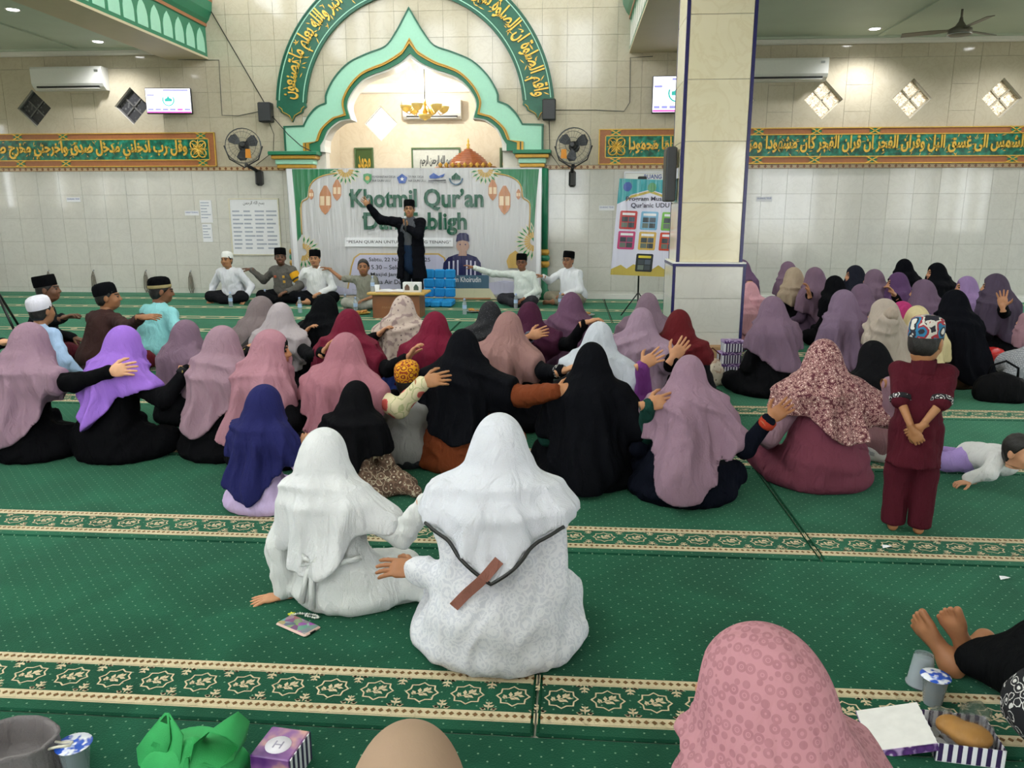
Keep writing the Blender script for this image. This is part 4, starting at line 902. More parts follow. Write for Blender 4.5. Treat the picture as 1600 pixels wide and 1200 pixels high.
# ---- ceiling lamps and fan
M_LAMP = emit('downlight_diffuser', '#ffffff', 14.0)
def downlight(x, y, label, e=16):
    p = Vector((x, y, CZ)); o = thing('downlight', label, 'lamp', (p.x, p.y, CZ - .02), group='round ceiling downlights')
    MB().lathe([(.075, 0), (.10, -.008), (.105, -.002), (.105, .004)], (p.x, p.y, CZ), 20, caps=False).build('rim', M_WHITE, o)
    MB().lathe([(.001, -.004), (.076, -.004), (.076, .002)], (p.x, p.y, CZ), 20, caps=False).build('diffuser', M_LAMP, o)
    l = bpy.data.lights.new('downlight_light', 'SPOT'); l.energy = e * 5; l.spot_size = 2.5; l.spot_blend = .8; l.shadow_soft_size = .08; q = bpy.data.objects.new('downlight_light', l); COL.objects.link(q); q.location = (p.x, p.y, CZ - .06)
p = fl(20, 15, CZ); downlight(p.x, p.y, 'bright ceiling downlight at the top left corner'); p = fl(153, 65, CZ); downlight(p.x, min(p.y, D - .35), 'ceiling downlight above the left air conditioner')
p = fl(1367, 45, CZ); downlight(p.x, min(p.y, D - .5), 'ceiling downlight between column and ceiling fan', 22)
for x, y, lb in ((6.7, D - 1.0, 'ceiling downlight right of the ceiling fan'), (3.0, 9.4, 'ceiling downlight just right of the column'), (6.5, 9.4, 'ceiling downlight over the far right group'), (3.0, 5.6, 'ceiling downlight over the standing boy'), (-8.6, 9.4, 'ceiling downlight over the left men')): downlight(x, y, lb)
cf0 = at(1500, 48, 11.9); cf = thing('ceiling_fan', 'three-bladed ceiling fan hanging over the far right group', 'fan', (cf0.x, cf0.y, cf0.z))
M_FANM = mat('bronze_fan_enamel', '#6a665c', .35, metal=.3)
mb = MB(); mb.tube([(cf0.x, cf0.y, CZ), (cf0.x, cf0.y, cf0.z + .1)], .016, 8); mb.build('rod', M_FANM, cf)
MB().lathe([(.02, .17), (.03, .12), (.07, .06), (.15, .02), (.155, -.04), (.13, -.06), (.001, -.065)], tuple(cf0), 24).build('motor', M_FANM, cf)
MB().lathe([(.157, -.045), (.165, -.05), (.157, -.056)], tuple(cf0), 24, caps=False).build('trim_ring', M_STEEL, cf)
for i, a in enumerate((.55, .55 + 2 * PI / 3, .55 + 4 * PI / 3)):
    d = Vector((math.cos(a), math.sin(a), 0)); w = Vector((-math.sin(a), math.cos(a), .18)); c = cf0 + Vector((0, 0, .01))
    pts = [c + d * .12 - w * .03, c + d * .12 + w * .03, c + d * .35 + w * .07, c + d * .72 + w * .075, c + d * .75 - w * .05, c + d * .35 - w * .065]
    MB().add(pts + [q + Vector((0, 0, .008)) for q in pts], [(5, 4, 3, 2, 1, 0), (6, 7, 8, 9, 10, 11)] + [(k, (k + 1) % 6, 6 + (k + 1) % 6, 6 + k) for k in range(6)]).build('blade', M_FANM, cf)
# slim speaker on the column's left face
a = at(1046, 230, 8.1)
sp_ = thing('column_speaker', 'slim black column loudspeaker mounted on the column\'s left side', 'loudspeaker', (cx0 - .06, 8.15, at(1044, 315, 8.1).z))
MB().box((cx0 - .12, 8.02, at(1044, 315, 8.1).z), (cx0 - .02, 8.30, a.z), bevel=.012).build('cabinet', M_DGREY, sp_); MB().box((cx0 - .124, 8.04, at(1044, 312, 8.1).z), (cx0 - .119, 8.28, a.z - .03)).build('grille', M_BLACKP, sp_)
MB().box((cx0 - .03, 8.1, a.z - .3), (cx0 + .002, 8.2, a.z - .2)).build('bracket', M_STEEL, sp_)

# ---- information board and poster stand
a, b = at(975, 268, D - .05), at(1100, 345, D - .05); ib = thing('information_board', 'white information board on the wall behind the poster stand', 'notice board', ((a.x + b.x) / 2, D, b.z))
MB().box((a.x, D - .05, b.z), (b.x, D - .01, a.z)).build('board', M_WPLAST, ib); MB().ring([(a.x, b.z), (b.x, b.z), (b.x, a.z), (a.x, a.z)], [(a.x + .025, b.z + .025), (b.x - .025, b.z + .025), (b.x - .025, a.z - .025), (a.x + .025, a.z - .025)], D - .06, D - .01, True).build('frame', M_STEEL, ib)
mb = MB(); text_on(mb, 'RUANG INFORMASI', ((a.x + b.x) / 2 + .03, D - .052, a.z - .085), UX, UZ, .1, w=.75, h=.075, extrude=.001, offset=.002); text_on(mb, "MASJID JAMI’ AL HUDA", ((a.x + b.x) / 2, D - .052, a.z - .20), UX, UZ, .1, w=1.05, h=.085, extrude=.001, offset=.003); mb.build('heading', M_BLUEINK, ib)
PY = 11.1
def pp(x, y): return at(920 + x / 5.714, 240 + y / 5.714, PY)
c00, c10, c11, c01 = pp(180, 1080), pp(735, 1125), pp(735, 240), pp(258, 224)
pst = thing('poster_stand', 'printed programme poster hung on a black tripod stand beside the column', 'poster stand', tuple(fl(990, 487)[:2]) + (0,))
PB = pp(455, 1090)
wv = (c11.x - c01.x + .06); hv = c01.z - c00.z
def pq(u, v): return Vector((c00.x + .02 + u * (c10.x - c00.x) + v * .09 * 0 + (c01.x - c00.x) * v, PY + .05 * (1 - v) - .06, c00.z + v * hv - .03 * u))
def pflat(nm, poly, m, lift):
    n = len(poly); V = [pq(u, v) + Vector((0, -lift, 0)) for u, v in poly]; B = [q + Vector((0, lift + .002, 0)) for q in V]
    tri = tessellate_polygon([[Vector((u, v, 0)) for u, v in poly]]); return MB().add(V + B, [tuple(t) for t in tri] + [(k, (k + 1) % n, n + (k + 1) % n, n + k) for k in range(n)]).build(nm, m, pst)
MB().add([pq(0, 0), pq(1, 0), pq(1, 1), pq(0, 1)] + [pq(u, v) + Vector((0, .006, 0)) for u, v in ((0, 0), (1, 0), (1, 1), (0, 1))], [(0, 1, 2, 3), (7, 6, 5, 4), (0, 4, 5, 1), (1, 5, 6, 2), (2, 6, 7, 3), (3, 7, 4, 0)]).build('poster_sheet', vinyl('poster_lilac', '#dcdcee'), pst)
PT_, PO_ = vinyl('poster_teal', '#3f9fa8'), vinyl('poster_ochre', '#c2ad58')
pflat('poster_header', [(0, 1), (0, .74), (.12, .78), (.2, .84), (.5, .90), (.8, .84), (.9, .8), (1, .8), (1, 1)], PT_, .002); pflat('poster_gold_arch', [(.12, .76), (.2, .83), (.5, .89), (.8, .83), (.9, .78), (.9, .76), (.8, .805), (.5, .865), (.2, .805)], PO_, .003)
pflat('poster_gold_foot', [(0, 0), (1, 0), (1, .08), (.92, .12), (.85, .08), (.75, .12), (.65, .07), (.5, .1), (.35, .12), (.25, .07), (.15, .11), (0, .06)], PO_, .002)
for u, m_, nm in ((.14, PV_BLUE, 'pentagon_logo'), (.52, PV_LGREEN, 'shield_logo')): pflat(nm, [(u + .07 * math.cos(t_), .92 + .05 * math.sin(t_)) for t_ in np.linspace(0, 2 * PI, 10)[:-1]], m_, .004)
for v, tx, w_ in ((.80, 'Program Muslimah', .62), (.735, 'Qur’anic UDU', .48)):
    mb = MB(); text_on(mb, tx, pq(.52, v) + Vector((0, -.006, 0)), UX, UZ, .1, w=w_ * (c10.x - c00.x) * 1.25, h=.075, extrude=.0005, offset=.002); mb.build('poster_title', vinyl('poster_dark_ink', '#3c3a52'), pst)
cards = [(.20, .58, '#c2474a'), (.53, .58, '#7fb4d6'), (.86, .58, '#79b857'), (.20, .37, '#c5507f'), (.53, .37, '#d8b25e'), (.86, .37, '#d0503c'), (.52, .14, '#33383a')]
rs_ = random.Random(4)
for u, v, c in cards:
    pflat('poster_card', [(u - .135, v - .085), (u - .12, v - .095), (u + .12, v - .095), (u + .135, v - .085), (u + .135, v + .085), (u + .12, v + .095), (u - .12, v + .095), (u - .135, v + .085)], vinyl('poster_card_' + c[1:], c), .004)
    pflat('card_heading', [(u - .10, v + .05), (u + .10, v + .05), (u + .10, v + .075), (u - .10, v + .075)], PV_WHITE if c != '#33383a' else vinyl('poster_yellow', '#e0cf4a'), .006)
    for i in range(2):
        for j in range(2): pflat('card_photo', [(u - .10 + i * .105, v - .075 + j * .058), (u - .005 + i * .105, v - .075 + j * .058), (u - .005 + i * .105, v - .025 + j * .058), (u - .10 + i * .105, v - .025 + j * .058)], vinyl(f'photo_print_{(i + j + int(u * 9)) % 3}', ['#5a6470', '#6f7a72', '#4a5258'][(i + j + int(u * 9)) % 3]), .006)
bx, byy = pst.location.x, PY + .03
mb = MB(); mb.tube([(bx, byy, .18), (bx - .01, byy, c01.z + .03)], .012, 8); mb.build('pole', M_BLACKP, pst)
for i in range(3):
    a = i * 2 * PI / 3 + .4; mb = MB(); mb.tube([(bx, byy, .36), (bx + .28 * math.cos(a), byy + .28 * math.sin(a), .01)], .009, 6); mb.build('leg', M_BLACKP, pst)
MB().box((bx - .06, PY - .02, c01.z - .04), (bx + .06, PY + .05, c01.z + .03), bevel=.01).build('clip', M_BLACKP, pst)
# microphone stand leg seen at the left edge
pa, pb = at(-2, 452, 6.4), fl(24, 520); mst = thing('tripod_stand', 'black tripod leg leaning in at the left edge of the picture', 'stand', (pb.x - .35, pb.y, 0))
for dx, dy in ((0, 0), (-.7, .2), (-.4, .6)):
    mb = MB(); mb.tube([(pb.x - .38, pb.y + .2, .62), (pb.x + dx, pb.y + dy, .01)], .016, 8); mb.build('leg', M_BLACKP, mst)
mb = MB(); mb.tube([(pb.x - .38, pb.y + .2, .45), (pb.x - .38, pb.y + .2, 1.5)], .014, 8); mb.build('pole', M_BLACKP, mst)
# ================================================================== people: distance fields turned into meshes
f32 = np.float32
class G3:
    def __init__(s, lo, hi, h):
        s.lo = np.array(lo, f32); s.h = h; n = np.ceil((np.array(hi) - np.array(lo)) / h).astype(int) + 1
        ax = [s.lo[i] + h * np.arange(n[i], dtype=f32) for i in range(3)]
        s.x, s.y, s.z = ax[0][:, None, None], ax[1][None, :, None], ax[2][None, None, :]; s.n = tuple(n)
class PT:                                                       # the same points seen from another frame
    def __init__(s, x, y, z): s.x, s.y, s.z = x, y, z
def frame(P, o, R):
    """coordinates of P in a frame at o with columns of R as axes"""
    dx, dy, dz = P.x - f32(o[0]), P.y - f32(o[1]), P.z - f32(o[2])
    return PT(*[f32(R[0][i]) * dx + f32(R[1][i]) * dy + f32(R[2][i]) * dz for i in range(3)])
def seg(P, a, b, ra, rb):
    a, b = np.array(a, f32), np.array(b, f32); d = b - a; L = float(d @ d) + 1e-9
    px, py, pz = P.x - a[0], P.y - a[1], P.z - a[2]
    t = np.clip((px * d[0] + py * d[1] + pz * d[2]) / f32(L), 0, 1)
    return np.sqrt((px - t * d[0]) ** 2 + (py - t * d[1]) ** 2 + (pz - t * d[2]) ** 2) - (f32(ra) + t * f32(rb - ra))
def ell(P, c, r):
    qx, qy, qz = (P.x - f32(c[0])) / f32(r[0]), (P.y - f32(c[1])) / f32(r[1]), (P.z - f32(c[2])) / f32(r[2])
    k0 = np.sqrt(qx * qx + qy * qy + qz * qz); k1 = np.sqrt((qx / f32(r[0])) ** 2 + (qy / f32(r[1])) ** 2 + (qz / f32(r[2])) ** 2) + f32(1e-6)
    return k0 * (k0 - 1) / k1
def smin(a, b, k):
    h = np.clip(f32(.5) + f32(.5 / k) * (b - a), 0, 1); return b + (a - b) * h - f32(k) * h * (1 - h)
def smax(a, b, k): return -smin(-a, -b, k)
def nets(S, g):
    ins = S < 0; nx, ny, nz = S.shape
    cnt = np.zeros((nx - 1, ny - 1, nz - 1), np.int8)
    for i in (0, 1):
        for j in (0, 1):
            for k in (0, 1): cnt += ins[i:nx - 1 + i, j:ny - 1 + j, k:nz - 1 + k]
    act = (cnt > 0) & (cnt < 8); ci, cj, ck = np.nonzero(act)
    if len(ci) == 0: return np.zeros((0, 3)), np.zeros((0, 4), int)
    idx = -np.ones(act.shape, np.int32); idx[act] = np.arange(len(ci), dtype=np.int32)
    acc = np.zeros((len(ci), 3), f32); num = np.zeros(len(ci), f32)
    cor = {(i, j, k): S[ci + i, cj + j, ck + k] for i in (0, 1) for j in (0, 1) for k in (0, 1)}
    for ax in range(3):
        for u in (0, 1):
            for v in (0, 1):
                a = [0, 0, 0]; o = [q for q in range(3) if q != ax]; a[o[0]] = u; a[o[1]] = v; b = list(a); b[ax] = 1
                s0, s1 = cor[tuple(a)], cor[tuple(b)]; m = (s0 < 0) != (s1 < 0)
                t = np.where(m, s0 / np.where(m, s0 - s1, 1), 0)
                acc[:, ax] += np.where(m, t, 0); acc[:, o[0]] += m * u; acc[:, o[1]] += m * v; num += m
    V = (np.stack([ci, cj, ck], 1) + acc / num[:, None]) * g.h + g.lo
    Q = []
    for ax in range(3):
        o = [(ax + 1) % 3, (ax + 2) % 3]
        sl0 = [slice(None)] * 3; sl1 = [slice(None)] * 3; sl0[ax] = slice(0, -1); sl1[ax] = slice(1, None)
        for q in o: sl0[q] = slice(1, -1); sl1[q] = slice(1, -1)
        A, B = ins[tuple(sl0)], ins[tuple(sl1)]
        e = np.array(np.nonzero(A != B)); fl_ = A[tuple(e)]
        e[o[0]] += 1; e[o[1]] += 1
        def cell(d0, d1):
            c = [e[0].copy(), e[1].copy(), e[2].copy()]; c[o[0]] -= d0; c[o[1]] -= d1; return idx[tuple(c)]
        q = np.stack([cell(1, 1), cell(0, 1), cell(0, 0), cell(1, 0)], 1); q[~fl_] = q[~fl_][:, ::-1]; Q.append(q)
    Q = np.concatenate(Q); return V, Q[(Q >= 0).all(1)]
def relax(V, F, n=1, w=.5):
    """a light Laplacian smoothing along quad edges"""
    e = np.concatenate([F[:, [0, 1]], F[:, [1, 2]], F[:, [2, 3]], F[:, [3, 0]]]); a = np.concatenate([e[:, 0], e[:, 1]]); b = np.concatenate([e[:, 1], e[:, 0]])
    deg = np.bincount(a, minlength=len(V))[:, None].clip(1)
    for _ in range(n):
        s = np.stack([np.bincount(a, weights=V[b, i], minlength=len(V)) for i in range(3)], 1); V = V * (1 - w) + w * s / deg
    return V
def rotm(rx=0, ry=0, rz=0): return np.array((Matrix.Rotation(rz, 3, 'Z') @ Matrix.Rotation(rx, 3, 'X') @ Matrix.Rotation(ry, 3, 'Y')))

# ---- one head, several hands and feet, made once
def head_field(P):
    d = ell(P, (0, -.012, .030), (.076, .095, .090))
    d = smin(d, ell(P, (0, .020, -.030), (.062, .076, .088)), .03)
    d = smin(d, ell(P, (0, .040, -.082), (.042, .045, .034)), .03)
    d = smin(d, seg(P, (0, -.015, -.05), (0, -.03, -.17), .055, .058), .03)
    for s in (-1, 1):
        d = smax(d, -ell(P, (s * .031, .105, .010), (.020, .022, .014)), .012)
        d = smin(d, ell(P, (s * .031, .083, .010), (.013, .0125, .0105)), .004)
        d = smin(d, ell(P, (s * .079, -.006, -.008), (.010, .022, .032)), .008)
        d = smin(d, seg(P, (s * .012, .094, .030), (s * .046, .080, .030), .007, .005), .012)
        d = smin(d, ell(P, (s * .011, .101, -.024), (.010, .010, .009)), .008)
        d = smin(d, ell(P, (s * .036, .068, -.032), (.024, .02, .022)), .03)
    d = smin(d, seg(P, (0, .092, .018), (0, .110, -.020), .007, .011), .012)
    d = smin(d, seg(P, (-.018, .091, -.051), (.018, .091, -.051), .0065, .0065), .008)
    d = smin(d, seg(P, (-.014, .090, -.061), (.014, .090, -.061), .007, .007), .007)
    return d
_g = G3((-.105, -.125, -.18), (.105, .135, .14), .0055); HV, HF = nets(head_field(_g), _g); HV = relax(HV, HF, 1, .3)
_c = HV[HF].mean(1); HM = np.zeros(len(HF), int)
for s in (-1, 1):
    HM[(np.abs(_c[:, 0] - s * .031) < .0135) & (np.abs(_c[:, 2] - .010) < .0075) & (_c[:, 1] > .07)] = 1
    HM[(np.abs(_c[:, 0]) > .010) & (np.abs(_c[:, 0]) < .050) & (np.abs(_c[:, 2] - .031) < .0062) & (_c[:, 1] > .06)] = 2
HM[(np.abs(_c[:, 0]) < .023) & (np.abs(_c[:, 2] + .056) < .0105) & (_c[:, 1] > .08)] = 3
_g = G3((-.11, -.13, -.12), (.11, .12, .15), .008)
def hair_field(P, long=0.0):
    d = ell(P, (0, -.012, .030), (.084, .103, .098)); d = smin(d, ell(P, (0, -.03, -.03), (.070, .075, .07)), .03)
    d = d - f32(.0022) * np.sin(P.x * 150 + 3 * np.sin(P.z * 40)) * np.sin(P.y * 110)
    d = np.maximum(d, .8 * P.y - .6 * (P.z - .055) - .045 - long); return np.maximum(d, -P.z - .075 - long)
RV, RF = nets(hair_field(_g), _g)
RV2, RF2 = nets(hair_field(_g, .012), _g)
def hand_mesh(curl, spread, thumb, res=.0042):
    g = G3((-.085, -.05, -.085), (.065, .21, .035), res); P = g
    d = ell(P, (0, .048, 0), (.043, .054, .0165)); d = smin(d, ell(P, (0, .072, .001), (.042, .024, .015)), .012)
    d = smin(d, seg(P, (0, -.06, 0), (0, .012, 0), .027, .024), .02)
    for i, (x, L) in enumerate(((-.031, .070), (-.0105, .079), (.0105, .073), (.030, .057))):
        a0 = (i - 1.5) * spread; p = np.array((x, .088, .002)); ang = -.08 - curl * .35; y = np.array((math.sin(a0), math.cos(a0)))
        r = .0092
        for q, fr in enumerate((.46, .30, .24)):
            dv = np.array((y[0] * math.cos(ang), y[1] * math.cos(ang), math.sin(ang))); p2 = p + dv * L * fr
            d = smin(d, seg(P, p, p2, r, r - .0008), .004); r -= .0008; p = p2; ang -= curl * (1.0 + .12 * i)
    p = np.array((-.030, .022, -.006)); a = thumb
    for q, (L, r) in enumerate(((.042, .0125), (.032, .0105), (.024, .009))):
        dv = np.array((-math.sin(a) * .93, math.cos(a), -.30 - .15 * q)); dv /= np.linalg.norm(dv); p2 = p + dv * L
        d = smin(d, seg(P, p, p2, r, r - .001), .007); p = p2; a -= .28
    return nets(d, g)
HANDS = {'flat': hand_mesh(.16, .10, .85), 'relaxed': hand_mesh(.42, .06, .7), 'grip': hand_mesh(1.15, .02, .45), 'open': hand_mesh(.05, .17, 1.05)}
def foot_mesh():
    g = G3((-.06, -.08, -.062), (.07, .21, .13), .0045); P = g
    d = ell(P, (0, -.025, -.008), (.032, .038, .034)); d = smin(d, seg(P, (0, -.02, -.005), (.004, .10, -.018), .032, .024), .03)
    d = smin(d, ell(P, (.004, .105, -.022), (.044, .04, .017)), .025); d = smin(d, seg(P, (0, -.012, .0), (0, -.015, .10), .031, .034), .03)
    for x, y, L, r in ((-.030, .135, .035, .0125), (-.008, .140, .030, .009), (.010, .136, .028, .0085), (.026, .129, .024, .008), (.040, .118, .020, .0075)):
        d = smin(d, seg(P, (x, y - .02, -.024), (x * 1.05, y + L - .012, -.028), r, r), .006)
    return nets(d, g)
FOOT = foot_mesh()

def skin_mat(c):
    key = 'skin_' + c.lstrip('#')
    if key in MATS: return MATS[key]
    t = NT(key); nz = t.n('ShaderNodeTexNoise', i_Scale=40.0, i_Detail=4.0, i_Vector=t.coord()); b = lin(c)
    t.p(Base_Color=t.mix(nz.outputs[0], tuple(v * .85 for v in b[:3]) + (1,), tuple(min(1, v * 1.12) for v in b[:3]) + (1,)), Roughness=.5, Subsurface_Weight=.08, Subsurface_Radius=(.02, .008, .004), Specular_IOR_Level=.35)
    t.bump(nz.outputs[0], .12, .003); MATS[key] = t.m; return t.m
M_EYE = mat('dark_eye', '#1b1411', .25, noise=0); M_HAIR = mat('black_hair', '#15120f', .55, noise=.2, nscale=90, bump=.6, bscale=200); M_LIP = mat('lip', '#93564a', .5, noise=.05)

def place(V, o, R, s): return (np.asarray(V) * s) @ np.asarray(R, float).T + np.asarray(o, float)
def orient(d, nrm):
    """axes for a hand: +y along d, -z (the palm) towards nrm"""
    y = Vector(d).normalized(); z = -Vector(nrm); z = (z - y * z.dot(y)); z = z.normalized() if z.length > 1e-4 else y.orthogonal().normalized()
    x = y.cross(z); return np.array([[x.x, y.x, z.x], [x.y, y.y, z.y], [x.z, y.z, z.z]])
def fold_noise(P, seed, f=34.0):
    r = np.random.default_rng(seed); d = 0
    for i in range(4):
        v = r.normal(size=3); v[2] *= .45; v = v / np.linalg.norm(v) * f * (.6 + .25 * i); w = r.normal(size=3) * 9
        d = d + np.sin(f32(v[0]) * P.x + f32(v[1]) * P.y + f32(v[2]) * P.z + f32(r.uniform(0, 6)) + f32(1.6) * np.sin(f32(w[0]) * P.x + f32(w[1]) * P.y + f32(w[2]) * P.z)) / (1 + .4 * i)
    return (f32(1.0) - f32(1.6) * np.sqrt(np.sin(d * f32(1.5)) ** 2 + f32(.03)))

LOG = []
def elbow(S, T, l1, l2, pole):
    S, T = Vector(S), Vector(T); d = T - S; L = d.length
    if L > (l1 + l2) * .985: k = L / ((l1 + l2) * .985); l1 *= k; l2 *= k
    a = max(-1, min(1, (l1 * l1 + L * L - l2 * l2) / (2 * l1 * L))); u = d.normalized()
    p = Vector(pole) - u * Vector(pole).dot(u); p = p.normalized() if p.length > 1e-4 else u.orthogonal().normalized()
    return S + u * (l1 * a) + p * (l1 * math.sqrt(max(0, 1 - a * a)))

def person(label, px, ht=.78, rz=0.0, Y=None, pose='cross', scarf=None, robe='#1a1a1e', skirt=None, skin='#c08a66', hem=(.20, .36), hemdir=None, hem_p=2.0,
           hand_r=None, hand_l=None, lean=.04, fat=1.0, turn=0.0, nod=0.0, cap=None, cap_col=None, vox=.016, seed=None, hair=True, sleeve=None, scarf_fold=.021,
           cat='person', group=None, cuff=None, glasses=False, lowhair=False, cap_band=None, collar=None, lx=0.0, std=None, legscale=1.0, sleeve_r=1.0, short=None, tilt=0.0, face_cut=True, spread=.26, drape=0.0, name='person', under=None, feet=False, knees=None, cape=None, flare=1.0, headk=1.0, trim=None, lap=True, robe_fold=1.0, open_front=None, hs=1.0):
    """px = pixel of the top of the head, ht = its height above the floor (fixes the depth); rz = heading, 0 looks at the front wall"""
    seed = seed if seed is not None else len(LOG) * 13 + 5
    rg = np.random.default_rng(seed)
    hemdir = PI + rz * .85 if hemdir is None else hemdir
    top = fl(px[0], px[1], ht) if Y is None else at(px[0], px[1], Y)
    HZ, NZ = (1.575, 1.42) if pose == 'stand' else (.70, .555)
    HZ = NZ + (HZ - NZ) * (1 + .5 * (headk - 1))
    s = top.z / (HZ + .147 * headk); sh = s * headk
    # ---- joints (local, before scaling): front is +y
    if pose == 'stand':
        J = dict(pelvis=(0, 0, .93), chest=(0, .0 + lean * .5, 1.25), neck=(0, .0 + lean, 1.42), head=(0, .02 + lean * 1.1, 1.575), hip=(.09, 0, .90), knee=(.10, .02, .50), ank=(.10, -.02, .08), sh=(.175, .0 + lean, 1.37))
    else:
        J = dict(pelvis=(0, 0, .12), chest=(0, .02 + lean, .41), neck=(0, .03 + lean * 1.4, .555), head=(0, .055 + lean * 1.8, .70), hip=(.10, .02, .11), knee=(.29, .25, .115), ank=(-.05, .31, .055), sh=(.165, .02 + lean * 1.3, .50))
        if pose == 'side': J['side'] = 1
    J['head'] = (J['head'][0], J['head'][1], HZ)
    for k_, f_ in (('chest', .6), ('neck', .9), ('head', 1.1)): J[k_] = (J[k_][0] + lx * f_, J[k_][1], J[k_][2])
    J = {k: (np.array(v, float) * s if hasattr(v, '__len__') else v) for k, v in J.items()}
    Rh = rotm(rx=-nod, ry=tilt, rz=turn); hd = J['head']
    rot = Matrix.Rotation(rz, 3, 'Z')
    off = rot @ Vector((hd[0], hd[1], 0)); base = Vector((top.x - off.x, top.y - off.y, 0))
    P_ = thing(name, label, cat, base, rz, group)
    LOG.append((label[:40], round(s, 2), round(base.x, 2), round(base.y, 2)))
    inv = rot.inverted()
    def loc(t):                                                  # (px, py, Y) or world Vector -> local
        w = at(*t) if not isinstance(t, Vector) else t
        return np.array(inv @ (w - base))
    # ---- arms
    arms = []
    for side, tgt in ((1, hand_r), (-1, hand_l)):
        o = tgt if isinstance(tgt, dict) else dict(t=tgt)
        S = J['sh'] * np.array((side, 1, 1)) + np.array((lx * .8 * s, 0, 0)); t = o.get('t')
        if t is None:
            if pose == 'stand': T = np.array((side * .24, .06, .80)) * s
            else: T = np.array((side * .10, .30, .19)) * s
            vis = False
        elif o.get('local'): T = np.array(t, float) * s; vis = True
        else: T = loc(t); vis = True
        ln = o.get('len', 1.0)
        dT = T - S; L = np.linalg.norm(dT); mx = .60 * s * ln
        if L > mx * 1.25: T = S + dT / L * mx * 1.25
        # the wrist sits behind the fingertips' contact point
        E = np.array(elbow(S, T, .27 * s * ln, .25 * s * ln, o.get('pole', (side * .6, -.25, -.7))))
        fd = (T - E); fd /= np.linalg.norm(fd)
        arms.append(dict(S=S, E=E, T=T, fd=fd, vis=vis, side=side, **{k: v for k, v in o.items() if k != 't'}))
    lo = np.array((-.44, -.30, -.01)) * s * max(1, fat); hi = np.array((.44 * max(1, fat), .50, .90)) * s
    if pose == 'side': hi[0] = .60 * s
    lo[2] = -.012
    if pose == 'stand': lo = np.array((-.32, -.24, -.01)) * s; hi = np.array((.32, .30, 1.50)) * s; lo[2] = -.01
    for a in arms:
        for q in (a['E'], a['T']): lo = np.minimum(lo, q - .08 * s); hi = np.maximum(hi, q + .08 * s)
    lo[2] = -.012
    hi[2] = max(hi[2] * 0 + (J['neck'][2] + .10 * s), max(a['E'][2] for a in arms) + .1 * s, max(a['T'][2] for a in arms) + .1 * s)
    def torso(P, o=0.0):
        p, c, n = J['pelvis'], J['chest'], J['neck']; m = (p * .45 + c * .55)
        if pose == 'stand':
            d = ell(P, p, np.array((.165 * fat, .125 * fat, .15)) * s + o); d = smin(d, ell(P, (m[0], m[1], m[2] + .02 * s), np.array((.150 * fat, .118 * fat, .20)) * s + o), .06 * s)
        else:
            d = ell(P, p + np.array((0, -.01, .03)) * s, np.array((.205 * fat, .165 * fat, .155)) * s + o)
            d = smin(d, ell(P, m, np.array((.165 * fat, .130 * fat, .19)) * s + o), .08 * s)
        d = smin(d, ell(P, c, np.array((.165 * (.5 + .5 * fat), .118 * (.5 + .5 * fat), .165)) * s + o), .06 * s)
        d = smin(d, seg(P, J['sh'] * np.array((-1, 1, 1)) + np.array((lx * .8 * s, 0, 0)), J['sh'] + np.array((lx * .8 * s, 0, 0)), .062 * s + o, .062 * s + o), .07 * s)
        return smin(d, seg(P, c + np.array((0, -.01, .08)) * s, n, .075 * s + o, .055 * s + o), .05 * s)
    def armf(P, a, o=0.0, upto=1.0, fore=.94):
        d = seg(P, a['S'], a['S'] + (a['E'] - a['S']) * min(1, upto), (.064 * sleeve_r) * s + o, (.055 * sleeve_r) * s + o)
        if upto >= 1: d = smin(d, seg(P, a['E'], a['E'] + (a['T'] - a['E']) * fore, .054 * sleeve_r * s + o, .043 * sleeve_r * s + o), .03 * s)
        return d
    def legs(P, o=0.0):
        d = None
        if pose == 'side':                                       # both knees swept to the right
            for q in ((np.array((-.08, .03, .11)), np.array((.20, .26, .11)), np.array((.42, .22, .055))), (np.array((.10, .02, .11)), np.array((.34, .14, .10)), np.array((.50, .10, .05)))):
                q = [v * s for v in q]; e = smin(seg(P, q[0], q[1], .105 * s + o, .085 * s + o), seg(P, q[1], q[2], .08 * s + o, .05 * s + o), .05 * s); d = e if d is None else smin(d, e, .06 * s)
            return d
        for sd in (-1, 1):
            m = np.array((sd, 1, 1)); h, k, a = J['hip'] * m, J['knee'] * m, J['ank'] * m
            if knees is not None: k = np.array(knees[0 if sd < 0 else 1]) * s; a = np.array(knees[2 if sd < 0 else 3]) * s
            if pose == 'stand': e = smin(seg(P, h, k, .092 * (.4 + .6 * fat) * s * (.5 + .5 * legscale) + o, .072 * s * legscale + o), seg(P, k, a, .074 * s * legscale + o, .068 * s * legscale + o), .04 * s)
            else: e = smin(seg(P, h, k, .105 * s + o, .078 * s + o), seg(P, k, a, .078 * s + o, .050 * s + o), .04 * s)
            d = e if d is None else smin(d, e, (.02 if pose == 'stand' else .05) * s)
        return d
    # ---- body: head, neck, trunk core, forearms and hands in one mesh
    VV, FF, MI = [], [], []; n0 = 0
    def addp(V, F, mi):
        nonlocal n0
        VV.append(np.asarray(V)); FF.append(np.asarray(F) + n0); MI.append(np.broadcast_to(mi, len(F)).astype(int)); n0 += len(V)
    hv0 = place(HV, hd, Rh, sh); wn_ = np.clip((-.085 - HV[:, 2:3]) / .07, 0, 1); hv1 = place(HV, hd, np.eye(3), sh); hv1[:, :2] = J['neck'][:2] + (hv1[:, :2] - hd[:2] + np.array((0, .02 * sh))) * (.95 / headk)
    addp(hv0 * (1 - wn_) + hv1 * wn_, HF, HM)
    g = G3(lo * .7, np.minimum(hi, J['neck'] + .03 * s) if False else np.array((.22 * s, .2 * s, J['neck'][2] + .05 * s)), .03 * s) if pose != 'stand' else None
